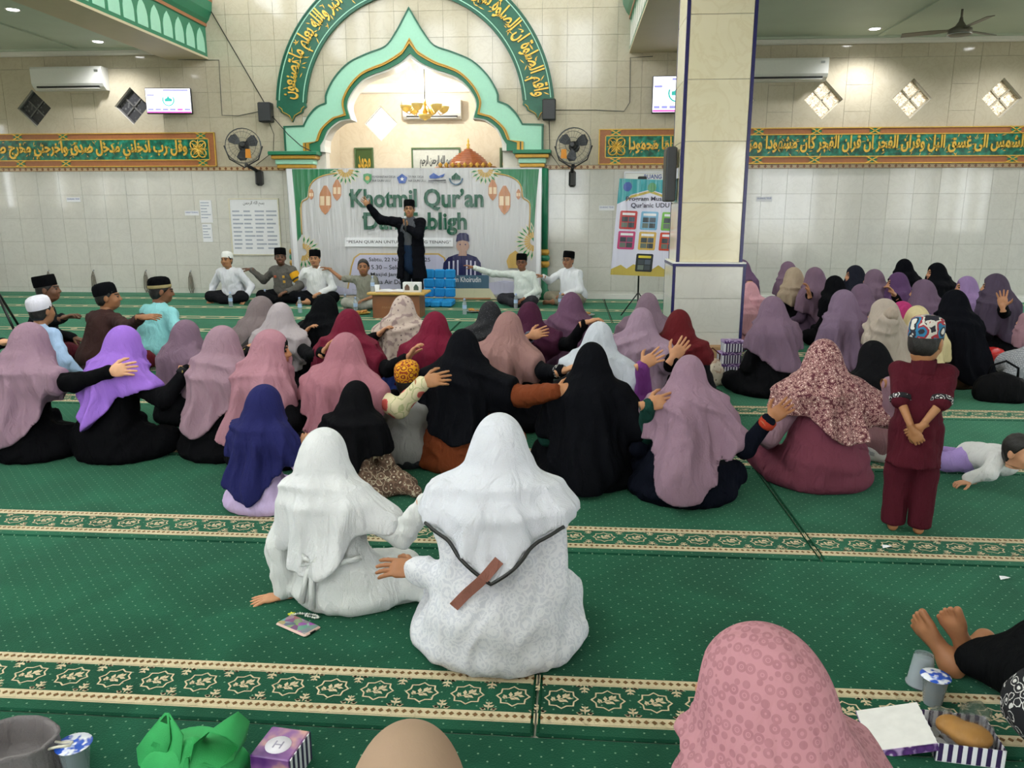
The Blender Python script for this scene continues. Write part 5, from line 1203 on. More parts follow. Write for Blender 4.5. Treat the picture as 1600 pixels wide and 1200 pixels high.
    core = G3(np.array((-.24, -.22, .02)) * s, np.array((.24, .24, 0)) * s + np.array((0, 0, J['neck'][2] + .06 * s)), .034 * s)
    V, F = nets(smin(torso(core, -.02 * s), seg(core, J['chest'], hd - np.array((0, .02, .08)) * s, .05 * s, .05 * s), .04 * s), core); addp(V, F, 0)
    if pose == 'stand':                                          # legs, so that the figure is whole down to the feet
        gl_ = G3(np.array((-.2, -.12, 0)) * s, np.array((.2, .12, 1.0)) * s, .022 * s); dl = None
        for sd in (-1, 1):
            m_ = np.array((sd, 1, 1)); e_ = smin(seg(gl_, J['hip'] * m_, J['knee'] * m_, .07 * s, .05 * s), seg(gl_, J['knee'] * m_, J['ank'] * m_, .05 * s, .036 * s), .02 * s); dl = e_ if dl is None else np.minimum(dl, e_)
        V, F = nets(np.maximum(dl, f32(.03 * s) - gl_.z), gl_); addp(V, F, 0)
    for a in arms:
        if not a['vis'] and pose != 'stand' and scarf: continue
        gk = G3(np.minimum(a['E'], a['T']) - .055 * s, np.maximum(a['E'], a['T']) + .055 * s, .012 * s)
        if short is not None:
            gk = G3(np.minimum(np.minimum(a['S'], a['E']), a['T']) - .06 * s, np.maximum(np.maximum(a['S'], a['E']), a['T']) + .06 * s, .013 * s)
            V, F = nets(smin(seg(gk, a['S'], a['E'], .045 * s, .038 * s), seg(gk, a['E'], a['T'], .038 * s, .026 * s), .02 * s), gk)
        else: V, F = nets(seg(gk, a['E'], a['T'], .038 * s, .026 * s), gk)
        addp(V, F, 0)
        hv, hf = HANDS[a.get('hand', 'relaxed')]; hs_ = s * hs * a.get('hs', 1.0) * (.98 if pose != 'stand' else .98)
        Rm = orient(a.get('dir', a['fd']) if not isinstance(a.get('dir'), Vector) else np.array(inv @ a['dir']), a.get('palm', (0, 0, -1)) if not isinstance(a.get('palm'), Vector) else np.array(inv @ a['palm']))
        if a['side'] < 0: hv = hv * np.array((-1, 1, 1)); hf = hf[:, ::-1]
        addp(place(hv, a['T'], Rm, hs_), hf, 0)
    if feet:
        for sd in (-1, 1):
            fv, ff = FOOT
            if sd < 0: fv = fv * np.array((-1, 1, 1)); ff = ff[:, ::-1]
            fo = J['ank'] * np.array((sd, 1, 1))
            if pose == 'stand': addp(place(fv * np.array((-1, 1, 1)), fo + np.array((0, 0, -.036)) * s, rotm(rz=-sd * .15), s), ff[:, ::-1], 0)
            else: addp(place(fv, fo + np.array((-sd * .06, .05, -.0)) * s, rotm(rz=sd * 1.25, ry=-sd * .9), s), ff, 0)
    mesh_np('body', np.concatenate(VV), np.concatenate(FF), [skin_mat(skin), M_EYE, M_HAIR, M_LIP], P_, midx=np.concatenate(MI))
    fab = lambda c: c if isinstance(c, bpy.types.Material) else fabric(c)
    # ---- clothes
    g = G3(lo, hi, vox)
    bl = smin(torso(g), legs(g), .07 * s) if (skirt is None) else torso(g)
    if scarf and skirt is None and lap and pose != 'stand': bl = smin(bl, ell(g, (0, .10 * s, .05 * s), np.array((.33, .30, .12)) * s), .06 * s)
    if skirt is not None:
        ls = legs(g, .004)
        if pose == 'stand': ls = smin(ls, ell(g, J['pelvis'] - np.array((0, 0, .02)) * s, np.array((.15 * fat, .12 * fat, .13)) * s), .04 * s)
        else: ls = smin(ls, ell(g, J['pelvis'] + np.array((0, 0, -.02)) * s, np.array((.2 * fat, .16 * fat, .12)) * s), .05 * s)
        ls = ls - f32(.0045 * s) * fold_noise(g, seed + 9, 30 / s); ls = np.maximum(ls, -g.z)
        if pose == 'stand': ls = np.maximum(ls, .055 * s - g.z)
        V, F = nets(ls, g); mesh_np('trousers' if cap or pose == 'stand' or not scarf else 'skirt', V, F, fab(skirt), P_)
        if pose == 'stand':
            hmz = J['pelvis'][2] - (cape if cape else .14) * s
            bl = smin(bl, seg(g, J['pelvis'] + np.array((0, 0, .1)) * s, np.array((J['pelvis'][0], J['pelvis'][1], hmz - .1)), .135 * s * fat, .165 * s * flare * fat), .06 * s) if cape else bl
            bl = np.maximum(bl, hmz - g.z)
        else: bl = np.maximum(bl, .045 * s - g.z)
    if open_front is not None: bl = np.maximum(bl, -np.maximum(np.abs(g.x - f32(.02 * s)) - f32(open_front * s) * (.55 + .6 * np.clip((f32(J['neck'][2]) - g.z) / f32(.9 * s), 0, 1)), -(g.y - f32(.03 * s))))
    sl = None
    for a in arms:
        e = armf(g, a, 0, 1.0) if short is None else seg(g, a['S'], a['S'] + (a['E'] - a['S']) * short, .066 * s * sleeve_r, .062 * s * sleeve_r)
        sl = e if sl is None else np.minimum(sl, e)
    wr = f32(.009 * s * robe_fold) * fold_noise(g, seed, 30 / s)
    if sleeve is None:
        d = np.maximum(smin(bl, sl, .035 * s) - wr, -g.z); V, F = nets(d, g); mesh_np('robe' if scarf else 'shirt', relax(V, F, 1, .4), F, fab(robe), P_)
    else:
        d = np.maximum(bl - wr, -g.z); V, F = nets(d, g); mesh_np('robe' if scarf else 'shirt', relax(V, F, 1, .4), F, fab(robe), P_)
        for a in arms:
            gk = G3(np.minimum(np.minimum(a['S'], a['E']), a['T']) - .09 * s, np.maximum(np.maximum(a['S'], a['E']), a['T']) + .09 * s, vox)
            e = armf(gk, a, .002) - f32(.004 * s) * fold_noise(gk, seed + 3, 40 / s); V, F = nets(np.maximum(e, -gk.z), gk); mesh_np('sleeve', V, F, fab(sleeve), P_)
    if cuff is not None:
        for a in arms:
            if a['vis']:
                b = a['E'] + (a['T'] - a['E']) * .93 if short is None else a['S'] + (a['E'] - a['S']) * short; u = a['fd'] if short is None else (a['E'] - a['S']) / np.linalg.norm(a['E'] - a['S'])
                mb = MB(); r = (.046 if short is None else .066) * s * sleeve_r; mb.tube([b - u * .035 * s, b - u * .028 * s, b + u * .008 * s, b + u * .012 * s], [r * .9, r * 1.04, r * 1.03, r * .85], 14); mb.build('cuff', fab(cuff), P_, fix=False)
    # ---- head-dress
    if scarf:
        hb, hsd = hem[0] * s, hem[1] * s
        rr = .33 * s * max(1, fat)
        lo2 = np.array((-rr - .05, -.29 * s * max(1, fat) - drape, min(hb, hsd) - .03)); hi2 = np.array((rr + .05, .30 * s + lean * s, hd[2] + .17 * sh))
        lo2[:2] = np.minimum(lo2[:2], hd[:2] - .16 * sh); hi2[:2] = np.maximum(hi2[:2], hd[:2] + .16 * sh)
        q = G3(lo2, hi2, vox * .85); Hq = frame(q, hd, Rh)
        d = ell(Hq, (0, -.008 * sh, .020 * sh), np.array((.096, .116, .128)) * sh)
        d = smin(d, ell(Hq, (0, .018 * sh, -.055 * sh), np.array((.082, .092, .085)) * sh), .05 * sh)
        dn = seg(q, hd + np.array((0, -.035, -.03)) * sh, J['neck'] + np.array((0, -.015, -.03)) * s, .096 * sh, .155 * s)
        d = smin(d, dn, .06 * s)
        t = torso(q, .020 * s)
        for a in arms: t = smin(t, armf(q, a, .022 * s, upto=.78), .09 * s)
        t = smin(t, seg(q, J['chest'] + np.array((0, -.02, .06)) * s, np.array((0, J['chest'][1] * .5 - .02 * s, min(hb, .30 * s))), .13 * s, (.155 + .02 * flare) * s * (.4 + .6 * fat)), .08 * s)
        if drape > 0: t = smin(t, seg(q, J['chest'] + np.array((0, -.08 * s, .05 * s)), np.array((0, -.15 * s - drape, hb + .02)), .10 * s, .13 * s), .08 * s)
        d = smin(d, t, .12 * s)
        phi = np.arctan2(q.x - f32(hd[0]) + 0 * q.y, q.y - f32(hd[1]) + 0 * q.x)
        w = np.clip((f32(hd[2] + .02 * s) - q.z) / f32(.32 * s), 0, 1.3)
        nf = int(rg.integers(7, 11)); ph = rg.uniform(0, 6, 4)
        rdg = lambda a: f32(1) - f32(1.9) * np.sqrt(np.sin(a * f32(.5)) ** 2 + f32(.02))
        fd_ = rdg(nf * phi + f32(ph[0]) + f32(1.6) * np.sin(q.z * f32(6 / s) + f32(ph[1]))) + .5 * rdg((2 * nf + 3) * phi + f32(ph[2]) - f32(7 / s) * q.z + np.sin(q.z * f32(19 / s)))
        wn = np.exp(-((q.z - f32(J['neck'][2] + .05 * s)) / f32(.075 * s)) ** 2)
        fn_ = rdg((q.z * f32(62 / s) + f32(3.2) * np.sin(phi * 1.0 + f32(ph[3])) + f32(14 / s) * q.x * f32(rg.choice([-1, 1]))))
        d = d - f32(scarf_fold * s) * (w * (fd_ + f32(1.2)) + .55 * wn * (fn_ + f32(.9)) * (f32(1) + f32(.6) * np.sin(phi + f32(ph[1]))))
        ph2 = np.arctan2(q.x + 0 * q.y, q.y - f32(J['pelvis'][1]) + 0 * q.x)
        cs = np.clip(np.cos(ph2 - f32(hemdir)), 0, 1) ** f32(hem_p) if hem_p > 0 else np.clip(1 - np.abs(np.angle(np.exp(1j * (ph2 - hemdir)))) / 1.35, 0, 1).astype(f32)
        zh = f32(hsd) - f32(hsd - hb) * cs + f32(.008 * s) * np.sin(5 * ph2 + f32(ph[0]))
        d = smax(d, zh - q.z, .012 * s)
        d = smax(d, np.sqrt(q.x ** 2 + (q.y - f32(J['chest'][1] * .6)) ** 2) - f32(rr + drape), .03)
        if face_cut:
            d = smax(d, -ell(Hq, (0, .115 * sh, -.008 * sh), np.array((.058, .07, .080)) * sh), .012 * sh)
        V, F = nets(d, q); V = relax(V, F, 1, .45); hs_o = mesh_np('headscarf', V, F, fab(scarf), P_)
        if trim is not None:                                     # a stitched edging that follows the hem
            pts = []
            for k_ in range(41):
                a_ = hemdir - 1.4 + 2.8 * k_ / 40; z_ = hsd - (hsd - hb) * (max(0, math.cos(a_ - hemdir)) ** hem_p if hem_p > 0 else max(0, 1 - abs(a_ - hemdir) / 1.35))
                sel = V[(np.abs(np.angle(np.exp(1j * (np.arctan2(V[:, 0], V[:, 1] - J['pelvis'][1]) - a_)))) < .12) & (np.abs(V[:, 2] - z_ - .012) < .03)]
                if len(sel): pts.append((a_, np.hypot(sel[:, 0], sel[:, 1]).max() + .001, z_ + .010))
            if len(pts) > 8:
                rr_ = np.convolve(np.pad([p[1] for p in pts], 3, 'edge'), np.ones(7) / 7, 'valid'); pts = [(math.sin(p[0]) * r_, math.cos(p[0]) * r_, p[2]) for p, r_ in zip(pts, rr_)]
            if len(pts) > 4: MB().tube(pts, .0065, 6).build('hem_edging', fab(trim), hs_o, fix=False)
        if under is not None:
            q = G3(hd - .13 * sh, hd + .14 * sh, .008 * sh); Hq = frame(q, hd, Rh)
            d = ell(Hq, (0, -.004 * sh, .016 * sh), np.array((.092, .112, .122)) * sh); d = np.maximum(d, f32(.035 * sh) - Hq.y); d = smax(d, -ell(Hq, (0, .120 * sh, -.012 * sh), np.array((.052, .07, .074)) * sh), .008 * sh)
            V, F = nets(d, q); mesh_np('under_scarf', V, F, fab(under), P_)
    else:
        if hair: mesh_np('hair', place(RV2 if lowhair else RV, hd, Rh, sh), (RF2 if lowhair else RF), M_HAIR, P_)
        if cap:
            M4 = Matrix(Rh.tolist()).to_4x4(); mb = MB(); T4 = Matrix.Translation(Vector(hd)) @ M4 @ Matrix.Scale(sh, 4)
            if cap == 'peci':
                mb.lathe([(.0945, .035), (.096, .04), (.096, .10), (.092, .138), (.085, .143), (.03, .132), (.001, .130)], (0, -.012, 0), 24, .92, 1.12, T4 @ Matrix.Rotation(.16, 4, 'X'), caps=False)
            else:                                                # round skull cap
                mb.lathe([(.0915, .030), (.093, .034), (.094, .065), (.091, .10), (.082, .122), (.06, .137), (.03, .143), (.001, .145)], (0, -.012, 0), 24, .93, 1.13, T4 @ Matrix.Rotation(.20, 4, 'X'), caps=False)
            co_ = mb.build('cap', fab(cap_col or '#111214'), P_, fix=False)
            if cap_band: mb = MB(); mb.lathe([(.0945, .034), (.0965, .036), (.0965, .062), (.0945, .064)], (0, -.012, 0), 24, .93, 1.13, T4 @ Matrix.Rotation(.20, 4, 'X'), caps=False); mb.build('cap_band', fab(cap_band), co_, fix=False)
    if collar:
        mb = MB(); nk = J['neck']; mb.lathe([(.115 * s, -.05 * s), (.098 * s, .0), (.092 * s, .055 * s), (.086 * s, .056 * s), (.088 * s, 0), (.10 * s, -.05 * s)], (nk[0], nk[1] - .012 * s, nk[2]), 20, caps=False); mb.build('collar', fab(collar), P_, fix=False)
    if glasses:
        mb = MB(); T4 = Matrix.Translation(Vector(hd)) @ Matrix(Rh.tolist()).to_4x4() @ Matrix.Scale(sh, 4)
        for sd in (-1, 1):
            ringp = [T4 @ Vector((sd * .032 + .024 * math.cos(q * PI / 8), .104, .010 + .017 * math.sin(q * PI / 8))) for q in range(17)]; mb.tube(ringp, .0024 * s, 5)
            mb.tube([T4 @ Vector((sd * .056, .104, .014)), T4 @ Vector((sd * .078, .05, .014)), T4 @ Vector((sd * .082, -.01, .008))], .0022 * s, 5)
        mb.tube([T4 @ Vector((-.009, .105, .012)), T4 @ Vector((.009, .105, .012))], .0022 * s, 5); mb.build('spectacles', M_BLACKP, P_, fix=False)
    P_['_s'] = s
    return P_, J, s, arms
# ================================================================== patterned cloths
def print_cloth(name, base, stops, scale, rnd=1.0, kind='F1', bump=.3):
    """small printed blossoms: colour by distance from scattered centres"""
    t = NT(name); co = t.coord(); v = t.n('ShaderNodeTexVoronoi', i_Scale=scale, i_Randomness=rnd, i_Vector=co)
    nz = t.n('ShaderNodeTexNoise', i_Scale=scale * 2.2, i_Detail=2.0, i_Vector=co)
    dd = t.math('ADD', v.outputs['Distance'], t.math('MULTIPLY', t.math('SUBTRACT', nz.outputs[0], .5), .35))
    c = t.ramp(dd, [(p, lin(q)) for p, q in stops]); t.m.node_tree.nodes[-1].color_ramp.interpolation = 'CONSTANT'
    cc = t.mix(t.math('MULTIPLY', t.n('ShaderNodeTexNoise', i_Scale=5.0, i_Vector=co).outputs[0], .25), c, lin(base))
    t.p(Base_Color=cc, Roughness=.85, Specular_IOR_Level=.2)
    fo = t.n('ShaderNodeTexNoise', i_Scale=11.0, i_Detail=3.0, i_Distortion=1.2, i_Vector=co); t.bump(fo.outputs[0], bump, .012); return t.m
M_FLORAL = print_cloth('small_flower_print', '#7c4450', [(0, '#ecdcd2'), (.20, '#c79a94'), (.34, '#6d3d45'), (.50, '#c9a49b'), (.62, '#5c3038')], 62)
M_BATIK = print_cloth('brown_batik_print', '#6a5347', [(0, '#d9cbb4'), (.16, '#5d483d'), (.40, '#7a6152'), (.62, '#c6b79f'), (.70, '#5d483d')], 34)
M_ROSES = print_cloth('cream_cloth_with_red_flowers', '#cfc3a0', [(0, '#b3262c'), (.26, '#c9394a'), (.34, '#d8cda8'), (.62, '#a7ab7c'), (.68, '#d8cda8')], 13)
M_BEIGEP = print_cloth('beige_cloth_with_dark_sprigs', '#b9a89e', [(0, '#5a4652'), (.13, '#bba99f'), (.55, '#b4a298'), (.66, '#8d7878')], 20)
M_GLITTER = print_cloth('black_glitter_cloth', '#26262a', [(0, '#9a9aa2'), (.10, '#2a2a2e'), (.5, '#232327')], 95)
M_BLACKGOLD = print_cloth('black_cloth_with_gold_leaves', '#151518', [(0, '#bfa244'), (.18, '#141416'), (.6, '#18181b'), (.72, '#9c8a4a')], 18)
M_GREYP = print_cloth('grey_checked_print', '#a9abb0', [(0, '#d9dade'), (.3, '#a0a2a8'), (.5, '#8e9096')], 70, .2)
M_SKIRTP = print_cloth('white_skirt_with_grey_leaves', '#d7d5d2', [(0, '#8f8f92'), (.16, '#dcdad7'), (.6, '#d2d0cd'), (.72, '#9d9da0')], 17)
M_BW = print_cloth('black_and_white_lace_print', '#303034', [(0, '#e2e0de'), (.22, '#2a2a2e'), (.42, '#dedcda'), (.5, '#222226')], 34)
M_ORANGECAP = print_cloth('orange_and_maroon_woven_cap', '#c88a20', [(0, '#e0a526'), (.28, '#7a2028'), (.45, '#d99a22'), (.62, '#8a2a24')], 26, .35)
M_BATIKCAP = print_cloth('blue_red_and_white_batik_cap', '#4c4c58', [(0, '#e6e2da'), (.20, '#2b2a33'), (.34, '#2f7fa8'), (.48, '#a8323a'), (.58, '#dcd6cc'), (.68, '#23222b')], 15)
M_PLAID = print_cloth('blue_grey_plaid_sleeve', '#5c6476', [(0, '#aab0bd'), (.25, '#4a5164'), (.5, '#7d8494'), (.65, '#353b4c')], 40, .1)
t = NT('pink_monogram_scarf_cloth'); co = t.coord(); v = t.n('ShaderNodeTexVoronoi', i_Scale=58.0, i_Randomness=.22, i_Vector=co); nz = t.n('ShaderNodeTexNoise', i_Scale=60.0, i_Detail=2.0, i_Vector=co)
rg_ = t.math('LESS_THAN', t.math('ABSOLUTE', t.math('SUBTRACT', v.outputs['Distance'], .36)), .12); r2 = t.math('LESS_THAN', t.math('ABSOLUTE', t.math('SUBTRACT', v.outputs['Distance'], .10)), .05)
t.p(Base_Color=t.mix(t.math('MULTIPLY', t.math('MAXIMUM', rg_, r2), t.math('ADD', .2, t.math('MULTIPLY', nz.outputs[0], .5))), lin('#b9858e'), lin('#8f5c68')), Roughness=.85, Specular_IOR_Level=.2)
fo = t.n('ShaderNodeTexNoise', i_Scale=1.0, i_Detail=3.0, i_Distortion=1.0, i_Vector=t.coord('Object', (15, 15, 4))); t.bump(fo.outputs[0], .7, .022); M_MONO = t.m
t = NT('white_embroidered_cotton'); co = t.coord(); v = t.n('ShaderNodeTexVoronoi', i_Scale=24.0, i_Randomness=.75, i_Vector=co); nz = t.n('ShaderNodeTexNoise', i_Scale=22.0, i_Detail=3.0, i_Distortion=2.2, i_Vector=co)
rings = t.math('SINE', t.math('MULTIPLY', t.math('ADD', v.outputs['Distance'], t.math('MULTIPLY', nz.outputs[0], .25)), 19.0)); r = t.math('GREATER_THAN', rings, .25)
vines = t.math('LESS_THAN', t.math('ABSOLUTE', t.math('SUBTRACT', nz.outputs[0], .5)), .035); st = t.math('MAXIMUM', r, vines)
t.p(Base_Color=t.mix(st, lin('#cdcfd8'), lin('#dedfe5')), Roughness=.8, Specular_IOR_Level=.2)
t.bump(t.math('ADD', st, t.math('MULTIPLY', t.n('ShaderNodeTexNoise', i_Scale=9.0, i_Detail=3.0, i_Vector=co).outputs[0], 1.6)), .55, .006); M_LACE = t.m

V0 = Vector
UPR, RGTD = V0((.6, 0, .8)), V0((1, .1, .25))
BK = V0((0, 1, -.25))                                          # palms that lie on someone's back face the front wall
def H(x, y, Y, hand='relaxed', **k): return dict(t=(x, y, Y), hand=hand, **k)
gL, gM, gR, gS = 'women seated on the carpet left of the centre', 'women seated on the carpet before the stage', 'women seated beyond the column', 'men seated against the front wall'
MAUVE, MAUVE2, PLUMM = '#b190a3', '#9c8197', '#7d6680'

# ---- the two in white, nearest
wom, J_, s_, ar_ = person('woman in white embroidered dress with a long white veil edged in black', (780, 645), .80, 0, scarf='#d9dbe4', robe=M_LACE, fat=1.16, hem=(.34, .49), hem_p=0, lean=.05, vox=.010, knees=((-.22, .28, .11), (.22, .28, .11), (.05, .33, .055), (-.05, .33, .055)), hand_l=H(650, 888, 2.46, 'flat', dir=V0((-1, .1, -.05)), palm=V0((0, .6, -1)), pole=(-.05, -.3, -1)), hand_r=dict(t=(.13, .24, .15), local=1, pole=(.15, -.4, -1)), skin='#a5714f', trim=M_BLACKP, scarf_fold=.014, robe_fold=.8, seed=3, sleeve_r=1.25, group=None)
def strap_on(p, x0, z0, x1, z1, hw, m, n=13):
    """a flat strap over someone's back, following robe and veil"""
    RVt = np.concatenate([np.array([v.co[:] for v in c.data.vertices]) for c in p.children if c.name.startswith(('robe', 'headscarf'))]); pts = []
    for k in range(n):
        u = k / (n - 1); x_, z_ = x0 + (x1 - x0) * u, z0 + (z1 - z0) * u
        sel = RVt[(np.abs(RVt[:, 0] - x_) < .022) & (np.abs(RVt[:, 2] - z_) < .022)]; pts.append(Vector((x_, sel[:, 1].min() - .004 if len(sel) else -.2, z_)))
    ys = np.array([q.y for q in pts]); ys = np.minimum(ys, np.linspace(ys[0], ys[-1], n)); ys = np.convolve(np.pad(ys, 2, 'edge'), np.ones(5) / 5, 'valid') - .006; V = []; F = []
    dv = Vector((z1 - z0, 0, -(x1 - x0))).normalized() * hw
    for q, y_ in zip(pts, ys): q.y = y_; V += [q - dv, q + dv, q + dv + Vector((0, .004, 0)), q - dv + Vector((0, .004, 0))]
    for k in range(n - 1):
        for j in range(4): F.append((k * 4 + j, k * 4 + (j + 1) % 4, k * 4 + 4 + (j + 1) % 4, k * 4 + 4 + j))
    MB().add(V, F + [(0, 1, 2, 3), (len(V) - 4, len(V) - 3, len(V) - 2, len(V) - 1)]).build('bag_strap', m, p, fix=False)
strap_on(wom, -.12, .24, .025, .405, .0165, fabric('#b57a6c', 'brown_leather_strap', .5))
girl, J_, s_, ar_ = person('girl in plain white dress and veil, one hand on the floor beside the phone', (505, 668), .665, -.35, scarf='#dcdddf', robe='#d8dad9', pose='side', headk=1.12, hem=(.18, .40), hem_p=1.2, hemdir=PI + .25, lx=-.09, lean=.0, tilt=.0, vox=.010, sleeve_r=1.15,
    hand_r=H(668, 783, 2.62, 'relaxed', dir=V0((.9, 0, .35)), palm=V0((.2, .5, -1)), pole=(.3, .2, -1)), hand_l=H(442, 930, 2.66, 'open', dir=V0((-.95, -.35, -.1)), palm=(0, 0, -1), pole=(-.7, -.3, .2)), skin='#c8926c', seed=11, scarf_fold=.017)
# sash tied in a bow at the back of the girl's waist
rb = [c for c in girl.children if c.name.startswith('robe')][0]; RVt = np.array([v.co[:] for v in rb.data.vertices])
def back_at(x, z):
    sel = RVt[(np.abs(RVt[:, 0] - x) < .02) & (np.abs(RVt[:, 2] - z) < .02)]; return sel[:, 1].min() - .004 if len(sel) else -.12
mb = MB(); mb.tube([(x, back_at(x, .20 + .1 * abs(x)), .20 + .1 * abs(x)) for x in np.linspace(-.10, .13, 10)], .011, 6)
for dx, zz in ((-.035, .05), (.012, .035)): mb.tube([(-.02, back_at(-.02, .20) - .01, .20), (-.02 + dx * .6, back_at(-.02, .14) - .012, .14), (-.02 + dx, back_at(-.02, .09) - .01, zz)], [.012, .011, .013], 6)
for s in (-1, 1): mb.tube([(-.02, back_at(-.02, .2) - .012, .205), (-.02 + s * .03, back_at(-.02, .2) - .02, .225), (-.02 + s * .035, back_at(-.02, .2) - .02, .195), (-.02, back_at(-.02, .2) - .012, .2)], [.009, .014, .014, .009], 6)
mb.build('sash', fabric('#dddfde'), girl, fix=False)

# ---- the near row
person('woman in mauve veil and black robe, leftmost of the near row', (45, 503), .81, -.45, scarf=MAUVE, robe='#131316', hem=(.10, .36), hem_p=1.2, lean=.05, fat=1.1, vox=.012, hand_r=H(172, 580, 4.22, 'flat', dir=V0((1, .1, .12)), palm=V0((0, 1, -.4))), skin='#d8a37f', group=gL)
person('woman in bright violet veil and black robe with gold trimmings', (192, 508), .79, -.55, scarf='#9b6fd0', robe='#131316', hem=(.22, .46), hem_p=0, lean=.07, fat=1.15, vox=.012, hand_r=H(292, 577, 4.42, 'relaxed', dir=V0((1, .2, 0))), cuff=M_BLACKGOLD, skin='#b98460', group=gL)
person('woman in mauve veil seated just right of the violet-veiled woman', (347, 508), .79, -.5, scarf='#b593a3', robe='#151518', hem=(.17, .40), lean=.05, vox=.013, hand_r=H(388, 545, 4.75, 'relaxed', dir=V0((.8, .1, .6))), cuff=M_BLACKGOLD, group=gL)
person('small veiled figure in dull mauve beside the man in turquoise', (290, 499), .72, -.6, scarf='#8f7488', robe='#1a1a1d', hem=(.22, .36), vox=.014, headk=1.05, group=gL)
person('woman in rose veil over a dark cap, her face turned right in profile', (423, 514), .79, -1.05, scarf='#c48e9c', robe='#18181b', under='#2c2c2c', hem=(.12, .34), hem_p=1.2, turn=-.35, lean=.05, vox=.012, hand_r=H(488, 612, 4.35, 'relaxed', dir=V0((.7, .1, .75))), cuff=M_BLACKGOLD, skin='#b77c55', group=gM)
person('child in navy blue veil and lilac dress at the edge of the rows', (412, 600), .62, -.35, scarf='#2b2d6a', robe='#c9b3dc', headk=1.22, hem=(.09, .36), hem_p=1.5, lean=.05, vox=.011, hand_r=dict(t=(.22, .30, .42), local=1, hand='grip', hs=1.1), skin='#c48d66', group=gM)
person('girl in black veil and brown batik skirt, seated behind the girl in white', (556, 594), .60, -.2, scarf='#17171a', robe=M_BATIK, pose='side', headk=1.15, hem=(.18, .34), lean=.06, vox=.012, fat=.95, group=gM)
person('woman in dusty pink veil with red-flowered sleeve reaching right', (540, 519), .79, -.25, scarf='#bd7f8c', robe='#c8b89a', sleeve=M_ROSES, hem=(.06, .40), hem_p=1.3, lean=.06, vox=.012, hand_r=H(662, 597, 4.02, 'flat', dir=V0((1, .05, .2)), palm=V0((0, 1, -.5))), skin='#a8754f', group=gM)
person('woman in black veil and rust-brown dress, arm on the next shoulder', (724, 513), .80, -.1, scarf='#16171c', robe='#8a4526', hem=(.20, .36), hem_p=1.6, lean=.05, fat=1.12, vox=.012, sleeve_r=1.2, hand_r=H(868, 612, 4.05, 'flat', dir=V0((1, .05, .15)), palm=V0((0, 1, -.5))), skin='#b47c56', group=gM)
person('boy in orange patterned cap and grey shirt among the women', (637, 562), .62, -.1, cap='kufi', cap_col=M_ORANGECAP, robe='#9c9a98', skirt='#3a3a3e', headk=1.22, lean=.05, vox=.013, skin='#a8754f', group=gM)
person('woman in long pointed black veil, tallest dark figure of the near row', (925, 534), .77, -.1, scarf='#15161b', robe='#141519', hem=(.02, .26), hem_p=1.0, lean=.05, fat=1.08, vox=.012, sleeve='#1f4a42', hand_r=H(1012, 632, 3.86, 'flat', dir=V0((1, .1, .22)), palm=V0((0, 1, -.5)), hs=1.0), drape=.02, skin='#b98460', scarf_fold=.012, group=gM)
person('woman in wide mauve veil and navy robe before the column', (1078, 554), .735, -.25, scarf='#ad8ca0', robe='#171a26', hem=(.05, .36), hem_p=1.7, lean=.08, fat=1.15, vox=.012, hand_r=H(1203, 655, 3.72, 'flat', dir=V0((.75, .1, .6)), palm=V0((.1, 1, -.4))), cuff='#c8452e', skin='#9f6a47', drape=.02, group=gM)
person('woman in small-flowered veil, mauve sleeves and rose dress', (1288, 529), .79, .1, scarf=M_FLORAL, hemdir=PI - .35, robe='#8c4a5c', sleeve='#b58f9f', hem=(.30, .44), hem_p=1.5, lean=.05, fat=1.2, vox=.012, hand_r=H(1392, 598, 4.0, 'relaxed', dir=V0((1, .1, .1))), hand_l=dict(t=(-.25, .22, .20), local=1), sleeve_r=1.15, skin='#a8754f', group=gM)
person('woman in black veil bending low behind the standing boy', (1368, 532), .70, .3, scarf='#1c1c1f', robe='#a87c82', skirt=M_SKIRTP, hem=(.38, .46), lean=.08, nod=.5, vox=.013, group=gM)

# ---- second and third rows
TAU = person('woman in taupe veil crossed by a thin dark strap', (408, 462), .80, -.5, scarf='#8d7f80', robe='#3a3436', hem=(.10, .30), lean=.04, vox=.015, hand_r=H(474, 523, 6.1, 'relaxed', dir=V0((.7, 0, .7))), group=gM)
strap_on(TAU[0], -.16, .22, .12, .50, .009, M_BLACKP)
person('woman in pale grey veil behind the rose-veiled woman', (438, 472), .78, -.3, scarf='#c2b7bb', robe='#1b1b1e', hem=(.10, .30), vox=.014, hand_r=H(508, 550, 5.2, 'relaxed', dir=V0((.6, 0, .8))), group=gM)
person('woman in black veil leaning right beside the low table', (508, 459), .80, -.6, scarf='#141518', robe='#161619', hem=(.12, .30), vox=.015, hand_r=H(590, 524, 6.05, 'relaxed', dir=V0((.75, 0, .65))), group=gM)
person('woman in deep maroon veil behind the dusty-pink veil', (545, 482), .79, -.25, scarf='#7d2039', robe='#1a1a1d', hem=(.12, .30), vox=.014, fat=1.1, hand_r=H(637, 560, 5.05, 'relaxed', dir=V0((.55, 0, .8))), group=gM)
person('woman in beige veil with dark sprigs in front of the low table', (630, 461), .80, -.2, scarf=M_BEIGEP, robe='#2a3a7a', hem=(.22, .36), vox=.014, group=gM)
person('woman in maroon veil right of the beige-veiled woman', (680, 486), .78, -.25, scarf='#85213d', robe='#7d2039', hem=(.08, .28), vox=.014, group=gM)
person('woman in glittering black veil below the water bottle', (765, 470), .77, .3, scarf=M_GLITTER, robe='#222226', hem=(.20, .34), vox=.015, hand_r=H(838, 524, 5.35, 'flat', dir=V0((.9, .1, .3)), palm=V0((0, 1, -.4))), cuff=M_PLAID, group=gM)
